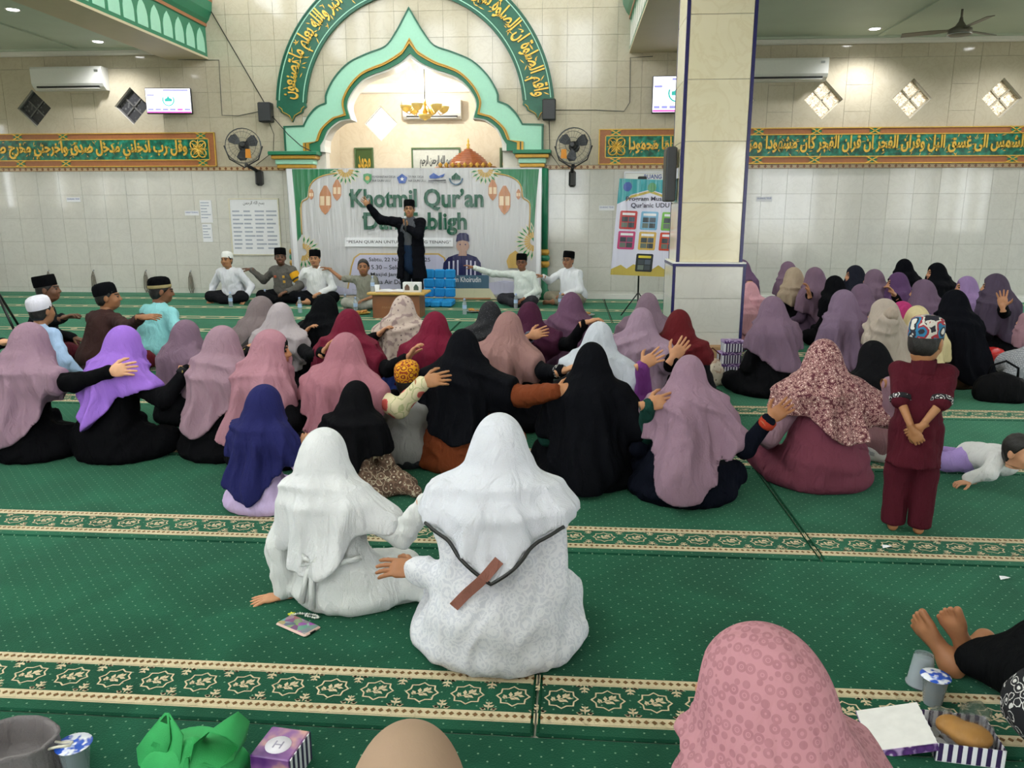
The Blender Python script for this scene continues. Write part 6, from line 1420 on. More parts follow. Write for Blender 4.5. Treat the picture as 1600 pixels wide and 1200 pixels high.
person('woman in dusty rose-brown veil in the middle of the rows', (795, 486), .80, -.35, scarf='#b28884', robe='#1a1b20', hem=(.18, .40), vox=.013, hand_r=H(878, 580, 4.75, 'flat', dir=V0((.9, .05, .35))), cuff=M_BW, skin='#c58f68', group=gM)
person('woman in dark plum veil and black robe, arm reaching right', (828, 471), .78, -.3, scarf='#532540', robe='#141417', hem=(.24, .38), vox=.014, hand_r=H(914, 505, 5.7, 'relaxed', dir=V0((.9, .1, .3))), group=gM)
person('woman in purple-mauve veil by the plate of snacks', (893, 456), .82, -.15, scarf='#77546f', robe='#6d4c66', hem=(.06, .26), vox=.015, drape=.02, group=gM)
person('woman in pale silver veil with violet sleeve', (937, 502), .78, -.3, scarf='#c3c8d2', robe='#1b1c22', sleeve='#8a4596', hem=(.22, .40), vox=.012, hand_r=H(1003, 570, 4.62, 'open', dir=V0((.85, .05, .5)), palm=V0((0, 1, -.3))), skin='#c48d66', group=gM)
person('woman in lavender-mauve veil with a hand spread on her back', (1003, 480), .80, -.2, scarf='#b296ab', robe='#18181b', hem=(.14, .36), vox=.012, fat=1.1, hand_r=H(1052, 560, 4.75, 'flat', dir=V0((.6, .1, .8)), palm=V0((0, 1, -.2))), group=gM)
person('woman in grey-mauve veil seated under the poster stand', (1013, 457), .80, -.1, scarf='#907888', robe='#3a2f38', hem=(.14, .30), vox=.016, group=gM)
person('woman in dark red veil against the column', (1062, 483), .78, -.3, scarf='#6e2026', robe='#26262a', hem=(.36, .46), vox=.014, group=gM)

# ---- men on the left
gB = 'men seated at the left, backs to the camera'
person('man in tall black cap and black jacket at the left', (72, 429), .86, -1.0, cap='peci', robe='#232428', skirt='#5a1f2a', turn=-.3, hand_r=H(128, 505, 6.3, 'relaxed', dir=V0((1, 0, .3))), vox=.016, skin='#6e4b38', lowhair=True, group=gB)
person('man in white round cap and light blue shirt at the left edge', (62, 460), .80, -.3, cap='kufi', cap_col='#e8e6f2', robe='#a9c3e6', skirt='#3a2a30', hand_r=dict(t=(.34, .20, .10), local=1), vox=.014, skin='#9f7152', fat=1.05, group=gB)
person('man in brown jacket and black skull cap, hand on the turquoise back', (166, 440), .84, -.45, cap='kufi', cap_col='#15161a', robe='#4b3230', skirt='#6b1f2a', hand_r=H(236, 494, 6.1, 'flat', dir=V0((1, .05, .05)), palm=V0((0, .5, -1))), vox=.015, skin='#9a6a4a', turn=-.7, fat=1.2, group=gB)
person('man in turquoise shirt and black cap with gold band', (250, 431), .86, -.4, cap='kufi', cap_col=None, cap_band='#b8a878', robe='#8fd0d4', skirt='#a8842a', hand_r=dict(t=(.42, .20, .16), local=1, len=1.05), vox=.014, skin='#7a5038', turn=-.6, fat=1.25, nod=.15, lowhair=True, group=gB)
person('person in black reaching in from the left edge of the picture', (-70, 470), .82, -.7, scarf='#1b1b1e', robe='#19191c', hand_r=H(4, 535, 4.95, 'flat', dir=V0((1, .1, .1))), vox=.016, skin='#d8a37f', group=gL)

# ---- men along the front wall
person('man in white cap and white shirt leaning on both hands', (353, 392), .86, PI - .1, cap='kufi', cap_col='#f1f1ee', robe='#e9eaf2', skirt='#26262a', hand_r=dict(t=(.33, .20, .06), local=1, len=1.1), hand_l=dict(t=(-.30, .24, .07), local=1, len=1.1), lean=.06, vox=.016, skin='#b07d58', fat=1.05, group=gS)
POL = person('policeman in grey uniform with yellow armband and black cap', (437, 387), .91, PI - .25, cap='peci', robe='#77736f', skirt='#191a1d', hand_r=H(392, 421, 12.62, 'flat', dir=V0((-1, 0, .1)), len=1.05), hand_l=dict(t=(-.20, .30, .20), local=1), turn=.55, vox=.016, skin='#6d4a37', fat=1.1, group=gS)
person('man in white shirt and black cap between the policeman and the boy', (491, 390), .885, PI + .1, cap='peci', robe='#f0f1f3', skirt='#17181c', hand_r=H(452, 422, 12.65, 'flat', dir=V0((-1, 0, .1))), lean=.05, vox=.016, skin='#b5835f', feet=True, group=gS)
person('boy in grey T-shirt stretching one arm left', (567, 402), .80, PI - .15, robe='#a3a294', skirt='#b9b8ae', headk=1.15, short=.75, hand_r=H(514, 420, 12.45, 'flat', dir=V0((-1, 0, .25)), len=1.25), turn=.3, vox=.016, skin='#9c6c4c', group=gS)
person('man in pale green-white shirt pointing left, seated right of the banner', (815, 396), .84, PI - .55, cap='peci', robe='#dfe6e2', skirt='#3b3b42', hand_r=H(740, 418, 12.35, 'flat', dir=V0((-1, 0, .3)), len=1.15), hand_l=dict(t=(-.18, .28, .16), local=1), turn=.5, glasses=True, vox=.015, skin='#8e5d42', fat=1.1, group=gS)
person('man in white shirt and khaki trousers at the right end of the stage', (888, 392), .87, PI - .75, cap='peci', robe='#eceef4', skirt='#b0a892', hand_r=H(848, 432, 12.5, 'relaxed', dir=V0((-1, 0, .3))), turn=.3, glasses=True, vox=.015, skin='#a8775a', fat=1.2, feet=True, group=gS)

# the policeman's armband, badges and name tag
pol = [o for o in COL.objects if o.get('label', '').startswith('policeman')][0]
mb = MB(); A_ = POL[3][1]; u_ = (A_['E'] - A_['S']); r_ = .073 * POL[2]
mb.tube([A_['S'] + u_ * .12, A_['S'] + u_ * .16, A_['S'] + u_ * .66, A_['S'] + u_ * .70], [r_ * .8, r_ * 1.05, r_ * .98, r_ * .8], 14); mb.build('armband', fabric('#e0a528'), pol, fix=False)
mb = MB(); mb.tube([A_['S'] + u_ * .50, A_['S'] + u_ * .60], [r_ * 1.06, r_ * 1.03], 14); mb.build('armband_stripe', M_BLACKP, pol, fix=False)
for x_, z_, c_ in ((.08, .44, '#b3563a'), (-.08, .44, '#d8a640'), (-.09, .36, '#d8a640')):
    MB().box((x_ - .022, POL[1]['chest'][1] + .128, z_ - .02), (x_ + .022, POL[1]['chest'][1] + .142, z_ + .02), bevel=.004).build('badge', mat('badge_' + c_[1:], c_, .4), pol, fix=False)
# ---- the speaker, standing
spk, J_, s_, ar_ = person('speaker in long black coat, right arm raised, holding a microphone', (639, 312), Y=11.9, rz=PI, pose='stand', cap='peci', robe='#16171d', skirt='#22252c', cape=.44, flare=1.15, open_front=.075, hand_r=H(576, 322, 11.75, 'open', dir=V0((-.62, -.1, .8)), palm=V0((0, -1, -.1)), pole=(.2, -.4, -.8), len=1.12), hand_l=dict(t=(.035, .21, 1.30), local=1, hand='grip', dir=(-.25, .25, .9), palm=(.7, .6, .1), pole=(-.9, .1, -.5)), glasses=True, vox=.013, skin='#b5835f', fat=1.35, legscale=1.1, sleeve_r=1.25, turn=.1, lowhair=True)
gk = G3(np.array((-.24, -.22, .50)) * s_, np.array((.24, .24, 1.50)) * s_, .016)
d = ell(gk, J_['chest'], np.array((.175, .146, .21)) * s_); d = smin(d, seg(gk, J_['chest'], J_['pelvis'] - np.array((0, 0, .22)) * s_, .150 * s_, .165 * s_), .05); d = smin(d, seg(gk, J_['chest'], J_['neck'], .08 * s_, .066 * s_), .05)
V, F = nets(d - f32(.004) * fold_noise(gk, 5), gk); mid = V[F].mean(1)[:, 2]
mesh_np('shirt', V, F, [fabric('#5c5f66'), fabric('#1f3350')], spk, midx=(mid < 1.02 * s_).astype(int))
mb = MB(); hp = Vector(ar_[1]['T']) + Vector((-.012, .055, .05)) * s_
mb.tube([hp + Vector((0, .0, -.12)), hp + Vector((-.0, .01, .07))], [.013, .016], 10); mb.build('microphone', M_DGREY, None)
mic = bpy.data.objects['microphone']; mic.matrix_world = wm(spk); tag(mic, 'grey handheld microphone held at the speaker\'s chin', 'microphone')
mb = MB(); mb.sphere(hp + Vector((0, .012, .09)), .027); mb.build('grille', M_STEEL, mic, fix=False)

# ---- the boy standing in maroon
boy, J_, s_, ar_ = person('small boy standing in maroon suit and batik cap, hands clasped behind', (1452, 491), Y=3.56, rz=-.35, pose='stand', cap='kufi', cap_col=M_BATIKCAP, collar='#571a28', robe='#5b1b29', skirt='#571a28', headk=1.5, short=.98, cuff=M_BW, feet=True, fat=1.12, legscale=1.28, cape=.34, flare=1.25, sleeve_r=1.2,
    hand_r=dict(t=(.015, -.225, .97), local=1, hand='grip', dir=(-.7, .1, -.6), palm=(0, 1, 0), pole=(.9, -.5, 0), hs=1.1), hand_l=dict(t=(-.045, -.245, .94), local=1, hand='grip', dir=(.5, .1, -.8), palm=(0, 1, 0), pole=(-.9, -.5, 0), hs=1.1), turn=-.45, nod=.2, vox=.010, skin='#a87650', lowhair=True)

# ---- women beyond the column, the far right group
def R(label, px, ht, rz, sc, robe='#18181b', **k):
    k.setdefault('vox', .018); return person(label, px, ht, rz, scarf=sc, robe=robe, group=gR, **k)
R('woman in violet-mauve veil peeping past the right edge of the column', (1158, 405), .84, 1.1, '#7c5f80', turn=.3, hand_r=H(1176, 442, 9.9, 'relaxed'))
R('woman in pale pink veil just right of the column, upper one', (1172, 440), .69, .7, '#d9a3ad', robe='#d9a3ad')
R('woman in pale pink veil just right of the column, lower one', (1160, 458), .60, .6, '#dda6b0', robe='#d29aa6')
R('woman in broad mauve veil beside the black plastic bag', (1207, 462), .80, .55, '#8d7389', fat=1.12, hem=(.22, .40), vox=.014)
R('woman in mauve veil half hidden behind the beige veil', (1231, 408), .80, .8, '#8f7389')
R('woman in beige veil in the far group, near the front wall', (1240, 417), .82, .7, '#c9b49b', hem=(.3, .45), hand_r=H(1272, 460, 8.6, 'relaxed', dir=V0((-.3, 0, 1))))
R('woman in mauve veil right of the far beige veil', (1273, 417), .84, .75, '#8e7388', hem=(.15, .35), robe='#6d5870')
R('woman in black veil between two mauve veils of the far group', (1304, 430), .78, .8, '#16171b')
R('young woman in dark slate veil looking left, face in profile', (1336, 414), .82, 1.3, '#2b2d38', turn=.3)
R('woman in mauve veil right of the slate-veiled profile', (1366, 420), .82, .8, '#8d7489', robe='#7d6680')
R('woman in large mauve veil in the middle of the far group', (1318, 452), .82, .65, '#8f7891', fat=1.1, hem=(.14, .34), vox=.015)
R('woman in dull mauve veil behind the large mauve veil', (1346, 443), .78, .6, '#846b82')
R('woman in deep violet veil looking left near the wall', (1403, 425), .80, 1.2, '#6d4d78', turn=.2)
R('woman in black veil nearest the front wall of the far group', (1413, 404), .84, .5, '#14151a')
R('woman in mauve veil left of the tall black veil', (1443, 436), .82, .9, '#80687f', fat=1.1, hand_r=H(1398, 462, 8.2, 'relaxed', dir=V0((-.6, 0, .8))))
R('woman in black veil with her face turned left near the wall', (1464, 410), .84, 1.25, '#17181c', turn=.3)
R('woman in cream veil with dark spectacles strap', (1382, 466), .80, .9, '#cbbcae', robe='#c4b2a2', hem=(.28, .45), glasses=True, hand_l=H(1376, 524, 6.2, 'flat', dir=V0((.9, 0, -.5))), vox=.014)
R('small figure in magenta veil behind the cream veil', (1410, 470), .74, .5, '#c8417f', robe='#c8417f')
R('woman in pale yellow veil just left of the standing boy', (1434, 477), .74, .2, '#d2c296', robe='#d2c296', hem=(.2, .34), vox=.014)
R('girl in light lilac veil looking left at the back', (1511, 431), .76, 1.3, '#b091c4', turn=.2, headk=1.1, hem=(.3, .42))
R('woman in long black veil and brown skirt right of the boy\'s cap', (1492, 452), .82, .55, '#16171d', robe='#4a3527', hem=(.04, .30), vox=.014, drape=.02)
R('woman in long grey-violet veil with one palm raised, far right', (1556, 427), .86, 1.0, '#5d5064', robe='#17181c', hem=(.16, .32), vox=.015, hand_r=H(1572, 480, 7.2, 'open', dir=V0((-.2, 0, 1)), palm=V0((-.5, -1, 0))), turn=.2)
R('woman in rose veil cut by the right edge of the picture', (1606, 487), .58, .8, '#b08791', robe='#1d1d20', hem=(.25, .4), vox=.014)

# ---- near heads at the bottom edge
person('woman in pink monogram veil at the bottom edge, nearest of all', (1193, 979), .80, .9, scarf=M_MONO, robe='#b9818c', hem=(.10, .34), fat=1.05, vox=.0085, lean=.05, scarf_fold=.017, face_cut=True, seed=8)
person('person in plain beige head covering at the bottom edge', (636, 1139), .74, 0, scarf=fabric('#c4a68d', 'smooth_beige_jersey', .85, .05, .15), robe='#b89c86', headk=.95, vox=.0085, scarf_fold=.004)
# ---- crawling baby at the right edge
bb = fl(1590, 775); baby = thing('person', 'baby in white top and lilac trousers crawling on the carpet', 'person', (bb.x - .03, bb.y + .22, 0), -1.2)
# local: the baby lies along -x (feet) to +x (head), facing the camera's right
bs = 1.0
g = G3((-.52, -.22, -.005), (.28, .22, .36), .011)
tr = smin(ell(g, (.02, 0, .135), (.13, .095, .085)), ell(g, (-.12, 0, .11), (.10, .09, .085)), .05)
tors = np.maximum(tr, -g.z)
sl = None
for s, ex, tx in ((-1, (.10, -.13, .10), (.02, -.17, .045)), (1, (.17, .12, .10), (.26, .11, .03))):
    e = smin(seg(g, (.09, s * .08, .17), ex, .045, .04), seg(g, ex, tx, .040, .036), .02); sl = e if sl is None else np.minimum(sl, e)
V, F = nets(np.maximum(smin(tors, sl, .03) - f32(.004) * fold_noise(g, 4, 40), .004 - g.z), g); mesh_np('shirt', V, F, fabric('#e3e3e2'), baby)
lg = None
for s, k, a in ((-1, (-.20, -.10, .06), (-.36, -.05, .055)), (1, (-.22, .09, .06), (-.38, .06, .055))):
    e = smin(seg(g, (-.12, s * .05, .09), k, .065, .052), seg(g, k, a, .052, .036), .03); lg = e if lg is None else smin(lg, e, .02)
lg = smin(lg, ell(g, (-.13, 0, .10), (.09, .088, .085)), .03)
V, F = nets(np.maximum(lg - f32(.003) * fold_noise(g, 7, 40), .003 - g.z), g); mesh_np('trousers', V, F, fabric('#b49add'), baby)
HVb = HV.copy(); lw = HVb[:, 2] < -.09; HVb[lw, 2] = -.09 + (HVb[lw, 2] + .09) * .25; HVb[lw, :2] *= .85
VV = [place(HVb, (.20, -.06, .235), rotm(rx=-.05, rz=PI + 1.65), .78)]; FF = [HF]; MI = [HM]; n = len(HV)
for hand, o, d in ((HANDS['relaxed'], (.03, -.175, .028), (-.25, -.95, -.1)), (HANDS['flat'], (.27, .11, .022), (1, -.1, -.1))):
    VV.append(place(hand[0], o, orient(d, (0, 0, -1)), .62)); FF.append(hand[1] + n); MI.append(np.zeros(len(hand[1]), int)); n += len(hand[0])
for o, r in (((-.40, -.05, .045), rotm(rx=1.1, rz=PI / 2)), ((-.43, .06, .045), rotm(rx=1.2, rz=PI / 2 + .2))):
    VV.append(place(FOOT[0], o, r, .55)); FF.append(FOOT[1] + n); MI.append(np.zeros(len(FOOT[1]), int)); n += len(FOOT[0])
core = G3((-.16, -.1, .03), (.25, .1, .26), .022); V, F = nets(smin(ell(core, (0, 0, .13), (.12, .08, .07)), seg(core, (.08, 0, .16), (.19, -.05, .2), .05, .045), .04), core); VV.append(V); FF.append(F + n); MI.append(np.zeros(len(F), int))
mesh_np('body', np.concatenate(VV), np.concatenate(FF), [skin_mat('#c99472'), M_EYE, M_HAIR, M_LIP], baby, midx=np.concatenate(MI))
mesh_np('hair', place(RV, (.20, -.06, .235), rotm(rx=-.05, rz=PI + 1.65), .79), RF, M_HAIR, baby)

# ---- stretched-out legs with bare feet, right bottom corner
f0 = fl(1495, 1052); legs_p = thing('person', 'person lying back with bare crossed feet and black trousers, bottom right corner', 'person', (f0.x + .55, f0.y - .42, 0), 0)
L = lambda w: np.array(Vector(w) - legs_p.location)
heel = L(fl(1478, 1055) + Vector((.02, .03, .045))); up = L(at(1512, 1015, f0.y + .03))
hip = L(fl(1700, 1215)); hip[2] = .12
knee1 = L(fl(1600, 1110)); knee1[2] = .13
ank1 = heel + np.array((.05, -.035, .02)); ank2 = up + np.array((.035, -.02, -.02))
knee2 = knee1 + np.array((.05, .03, .05))
g = G3(np.minimum(np.minimum(ank1, ank2), np.minimum(hip, knee1)) - .15, np.maximum(np.maximum(ank1, ank2), np.maximum(hip, knee2)) + .15, .012)
d = None
for k, a in ((knee1, ank1), (knee2, ank2)):
    e = smin(seg(g, hip, k, .11, .085), seg(g, k, a + (k - a) * .10, .085, .062), .05); d = e if d is None else smin(d, e, .03)
V, F = nets(np.maximum(d - f32(.006) * fold_noise(g, 15, 26), -g.z), g); mesh_np('trousers', relax(V, F, 1, .4), F, fabric('#17181a'), legs_p)
VV, FF, n = [], [], 0
for o, d, sole in ((heel, (-.42, .50, .75), (-.9, -.1, .3)), (up, (-.35, .12, .93), (-.8, -.55, 0))):
    y = Vector(d).normalized(); z = -Vector(sole); z = (z - y * z.dot(y)).normalized(); x = y.cross(z)
    VV.append(place(FOOT[0], np.array(o), np.array([[x.x, y.x, z.x], [x.y, y.y, z.y], [x.z, y.z, z.z]]), 1.0)); FF.append(FOOT[1] + n); n += len(FOOT[0])
for k, a in ((knee1, ank1), (knee2, ank2)):
    gk = G3(np.minimum(k, a) - .06, np.maximum(k, a) + .06, .012); V, F = nets(seg(gk, k, a, .06, .034), gk); VV.append(V); FF.append(F + n); n += len(V)
mesh_np('body', np.concatenate(VV), np.concatenate(FF), skin_mat('#a5714f'), legs_p)
g = G3(hip - .3, hip + np.array((.25, .22, .40)), .014)
d = smin(ell(g, hip + np.array((.05, -.05, .10)), (.18, .17, .2)), ell(g, hip + np.array((-.05, .05, .04)), (.15, .13, .12)), .06)
V, F = nets(np.maximum(d - f32(.006) * fold_noise(g, 25, 26), -g.z), g); mesh_np('shirt', V, F, M_BW, legs_p)
g = G3(hip + np.array((-.2, -.25, .1)), hip + np.array((.25, .25, .50)), .014)
V, F = nets(ell(g, hip + np.array((.03, .0, .27)), (.13, .13, .12)) - f32(.006) * fold_noise(g, 26, 26), g); mesh_np('scarf_end', V, F, fabric('#b190a3'), legs_p)

# ---- person lying at the far right in pale grey
q = fl(1600, 600); lp = thing('person', 'person in pale grey checked clothes crouching at the right edge', 'person', (q.x + .1, q.y + .15, 0), 0)
g = G3((-.42, -.3, -.01), (.5, .35, .5), .018)
d = smin(ell(g, (0, .03, .14), (.26, .2, .14)), ell(g, (.2, .05, .22), (.2, .18, .2)), .08); d = smin(d, seg(g, (-.05, -.08, .12), (-.26, -.12, .06), .08, .05), .05)
V, F = nets(np.maximum(d - f32(.007) * fold_noise(g, 31, 26), -g.z), g); mesh_np('robe', relax(V, F, 1, .4), F, M_GREYP, lp)
mesh_np('body', np.concatenate([place(HV, (.36, .08, .44), rotm(rz=-.8, rx=-.4), .9), place(HANDS['relaxed'][0], (-.27, -.12, .05), orient((-1, -.1, -.1), (0, 0, -1)), .9)]), np.concatenate([HF, HANDS['relaxed'][1] + len(HV)]), [skin_mat('#b07d58'), M_EYE, M_HAIR, M_LIP], lp, midx=np.concatenate([HM, np.zeros(len(HANDS['relaxed'][1]), int)]))
mesh_np('hair', place(RV2, (.36, .08, .44), rotm(rz=-.8, rx=-.4), .91), RF2, M_HAIR, lp)
# ================================================================== things on the floor
M_PET = NT('clear_plastic'); M_PET.p(Base_Color=(.82, .90, 1, 1), Roughness=.10, Transmission_Weight=.55, IOR=1.12, Alpha=.62); M_PET = M_PET.m
M_BLUELAB = mat('blue_label', '#a9c2e4', .4); M_CAPB = mat('pale_blue_cap', '#b9c8ee', .4); M_YWOOD = mat('yellow_wood_edge', '#c9a356', .4, noise=.1, nscale=9); M_BWOOD = mat('brown_wood_veneer', '#8a5636', .45, noise=.14, nscale=8)
# low table
tA, tB = fl(583, 497), fl(657, 497); ty = tA.y; tz = at(620, 461, ty).z
tbl = thing('low_table', 'low brown wooden lectern table with yellow edge before the speaker', 'table', ((tA.x + tB.x) / 2, ty + .22, 0))
MB().box((tA.x, ty, .0), (tB.x, ty + .02, tz - .0)).build('front_panel', M_BWOOD, tbl)
for x in (tA.x, tB.x - .02): MB().box((x, ty + .02, 0), (x + .02, ty + .42, tz)).build('side_panel', M_BWOOD, tbl)
MB().box((at(574, 455, ty).x, ty - .05, tz), (at(664, 455, ty).x, ty + .48, tz + .035), bevel=.008).build('tabletop', M_YWOOD, tbl)
mb = MB(); text_on(mb, 'MASJID JAMI’', ((tA.x + tB.x) / 2 - .03, ty - .002, tz * .45), UX, UZ, .05, w=.34, h=.035, extrude=.0008); mb.build('lettering', mat('faded_table_letters', '#a5764e', .5), tbl)
TT = tz + .035
def bottle(p, label, h=.235, grp='small water bottles on the carpet'):
    o = thing('water_bottle', label, 'bottle', p, 0, grp); k = h / .235
    MB().lathe([(.030 * k, 0), (.032 * k, .01 * k), (.032 * k, .06 * k), (.030 * k, .075 * k), (.032 * k, .09 * k), (.032 * k, .15 * k), (.026 * k, .18 * k), (.014 * k, .205 * k), (.013 * k, .215 * k)], (0, 0, 0), 14).build('bottle_body', M_PET, o, fix=False)
    MB().lathe([(.0326 * k, .085 * k), (.0326 * k, .14 * k)], (0, 0, 0), 14, caps=False).build('paper_label', M_BLUELAB, o, fix=False)
    MB().lathe([(.0155 * k, .208 * k), (.0155 * k, .232 * k), (.014 * k, .235 * k)], (0, 0, 0), 12).build('cap', M_CAPB, o, fix=False)
for i, (x, y, lb) in enumerate(((361, 479, 'water bottle before the man in the white cap'), (415, 474, 'water bottle left of the policeman\'s knee'), (435, 472, 'water bottle before the policeman\'s hand'), (469, 489, 'water bottle on the carpet before the man in white between policeman and boy'), (540, 483, 'water bottle left of the low table, farther one'), (556, 488, 'water bottle left of the low table, nearer one'), (726, 491, 'water bottle standing right of the blue floor chair'), (806, 482, 'water bottle before the pointing man'), (875, 480, 'water bottle before the man in khaki trousers'))): bottle(fl(x, y), lb)
bottle(Vector((at(579, 450, ty).x, ty + .12, TT)), 'water bottle standing on the low table', .22, 'things on the low table')
o = thing('paper_cup', 'small white paper cup on the low table', 'cup', (at(587, 450, ty).x, ty + .08, TT)); MB().lathe([(.03, 0), (.038, .10), (.034, .10), (.027, .01)], (0, 0, 0), 14, caps=False).build('cup_wall', M_PAPER, o, fix=False); MB().lathe([(.001, .004), (.029, .004)], (0, 0, 0), 14, caps=False).build('cup_floor', M_PAPER, o, fix=False)
bk = thing('open_book', 'open book lying on the low table', 'book', (at(608, 450, ty).x, ty + .15, TT)); M_COVER = mat('maroon_cover', '#5c2a2a', .5)
for s in (-1, 1):
    pg = [(0, .012), (s * .06, .026), (s * .14, .022), (s * .19, .014), (s * .19, .006), (0, .006)]; V = [(a, y, z) for y in (-.12, .12) for a, z in pg]
    MB().add(V, [(i, (i + 1) % 6, 6 + (i + 1) % 6, 6 + i) for i in range(6)] + [tuple(range(5, -1, -1)), tuple(range(6, 12))]).build('pages', M_PAPER, bk, fix=False)
    MB().box((min(0, s * .2), -.125, 0), (max(0, s * .2), .125, .006)).build('cover', M_COVER, bk, fix=False)
for i, x in enumerate((635, 649)):
    c = at(x, 450, ty); o = thing('tissue_box', ('left' if i == 0 else 'right') + ' white box with arched dark window on the low table', 'box', (c.x, ty + .10, TT), group='things on the low table')
    MB().box((-.065, -.05, 0), (.065, .05, .14), bevel=.006).build('carton', M_PAPER, o, fix=False); MB().prism([(-.035, .03), (.035, .03), (.035, .075), (.018, .10), (0, .115), (-.018, .10), (-.035, .075)], -.053, -.049).build('arched_window', mat('window_print_brown' if i == 0 else 'window_print_green', '#6d5248' if i == 0 else '#41544c', .5), o, fix=False)
# blue floor chair
ca, cb = fl(655, 480), fl(706, 480); cyy = ca.y + .30; fc = thing('floor_chair', 'bright blue tufted folding floor chair beside the low table', 'chair', ((ca.x + cb.x) / 2, cyy, 0)); M_BLUEC = fabric('#2b95d8', 'bright_blue_padding', .6)
w = (cb.x - ca.x); zt2 = at(680, 421, cyy + .12).z
for i in range(3):
    for j in range(3):
        x = -w / 2 + w * i / 3; z = .12 + (zt2 - .12) * j / 3
        MB().box((x + .001, .10 + .02 * j, z + .001), (x + w / 3 - .001, .19 + .02 * j, z + (zt2 - .12) / 3 - .001), bevel=.018).build('back_cushion', M_BLUEC, fc, fix=False)
    for j in range(2): MB().box((-w / 2 + w * i / 3 + .001, -.32 + j * .24, .0), (-w / 2 + w * (i + 1) / 3 - .001, -.081 + j * .24, .10), bevel=.02).build('seat_cushion', M_BLUEC, fc, fix=False)
def plate(x, y, label, c):
    o = thing('snack_plate', label, 'plate', fl(x, y), 0, 'plates of snacks before the stage'); MB().lathe([(.001, .012), (.08, .012), (.13, .03), (.135, .028), (.08, .0), (.001, 0)], (0, 0, 0), 20, caps=False).build('dish', M_STEEL if c == 's' else M_GOLDL, o, fix=False)
    r_ = random.Random(x)
    for i in range(9): MB().sphere((r_.uniform(-.06, .06), r_.uniform(-.06, .06), .03 + r_.uniform(0, .02)), (r_.uniform(.02, .035), r_.uniform(.018, .03), .015), 8, 6).build('cake', mat('fried_cake', '#c08a45', .6, noise=.2), o, fix=False)
plate(565, 491, 'plate of snacks left of the low table', 'g'); plate(741, 488, 'plate of snacks right of the blue floor chair', 's'); plate(915, 494, 'plate of snacks behind the reaching hand, right of the stage', 's')
# snack boxes
t = NT('purple_striped_carton'); sp = t.n('ShaderNodeSeparateXYZ', i_0=t.coord()); st = t.math('GREATER_THAN', t.math('FRACT', t.math('DIVIDE', t.math('ADD', sp.outputs[0], sp.outputs[1]), .024)), .5); t.p(Base_Color=t.mix(st, lin('#ecebf0'), lin('#33204e')), Roughness=.4); M_STRIPE = t.m
t = NT('purple_batik_lid'); v = t.n('ShaderNodeTexVoronoi', i_Scale=34.0, i_Vector=t.coord()); t.p(Base_Color=t.ramp(v.outputs['Distance'], [(.12, lin('#d8cbe0')), (.22, lin('#6b3f86')), (.5, lin('#4a2868')), (.7, lin('#b79ac8'))]), Roughness=.4); M_LID = t.m
def snack_box(p, rz, label, w=.17, d=.12, h=.062, grp='purple striped snack boxes'):
    o = thing('snack_box', label, 'box', p, rz, grp); MB().box((-w / 2, -d / 2, 0), (w / 2, d / 2, h), bevel=.003).build('carton', M_STRIPE, o, fix=False); MB().box((-w / 2 - .003, -d / 2 - .003, h - .012), (w / 2 + .003, d / 2 + .003, h + .014), bevel=.004).build('lid', M_LID, o, fix=False); return o
b0 = fl(1141, 604); hb_ = .10
for i, lb in enumerate(('lowest', 'second', 'third', 'topmost')): snack_box((b0.x + (.02, .0, -.015, .01)[i], b0.y + .06, i * hb_), (.15, .05, .25, .1)[i], f'purple striped snack box by the column, {lb} of its stack', .17, .12, .084)
p = fl(1505, 600); snack_box((p.x, p.y + .05, 0), .1, 'purple striped snack box on the carpet right of the standing boy', .17, .12, .09); p = fl(1478, 563); snack_box((p.x, p.y + .06, 0), -.1, 'purple snack box beside the red bag', .2, .13, .09)
# cardboard box, tote, plastic bag, cups by the column
M_CARD = mat('brown_cardboard', '#b08a64', .8, noise=.06); p = fl(1106, 566); cbx = thing('cardboard_box', 'flat brown cardboard box at the foot of the column', 'box', (p.x, p.y + .15, 0)); MB().box((-.17, -.13, 0), (.17, .13, .15), bevel=.003).build('carton', M_CARD, cbx, fix=False)
for s in (-1, 1): MB().box((-.17, s * .065 - .06, .151), (.17, s * .065 + .06, .155)).build('flap', M_CARD, cbx, fix=False)
mb = MB(); text_on(mb, '2', (0, -.132, .075), UX, UZ, .05, extrude=.0005); mb.build('lettering', mat('box_print', '#7d6248', .8), cbx, fix=False)
def cloth_bag(p, label, r, h, m, name, cat, seed, strap=None, flatn=.6, rz=0.0, slump=0.0):
    o = thing(name, label, cat, p, rz); g = G3((-r * 1.4, -r * 1.2, -.005), (r * 1.4, r * 1.2, h * 1.3), max(.006, r / 16))
    d = ell(g, (0, 0, h * .45), (r, r * flatn, h * .56)); d = smin(d, seg(g, (-r * .6, 0, h * .25), (r * .6, 0, h * .22), r * flatn * .7, r * flatn * .7), .03); d = d - f32(.05 * r) * fold_noise(g, seed, 4.5 / r)
    d = np.maximum(d, -g.z); d = np.maximum(d, g.z - h + f32(slump) * g.x); V, F = nets(d, g); mesh_np('bag_body', relax(V, F, 1, .4), F, m, o)
    if strap:
        mb = MB(); mb.tube([(-r * .55, 0, h * .85), (-r * .5, -.02, h * 1.2), (0, -.03, h * 1.38), (r * .5, -.02, h * 1.15), (r * .55, 0, h * .85)], r * .05, 6); mb.build('strap', strap, o, fix=False)
    return o
M_TOTE = print_cloth('cream_tote_with_brown_sprigs', '#d8cbb8', [(0, '#7a5a4a'), (.14, '#d9ccba'), (.6, '#d2c4b0'), (.72, '#b89a84')], 22)
p = fl(1112, 605); cloth_bag((p.x, p.y + .08, 0), 'cream floral tote bag at the foot of the column', .13, .24, M_TOTE, 'tote_bag', 'bag', 3, fabric('#6a3a34'))
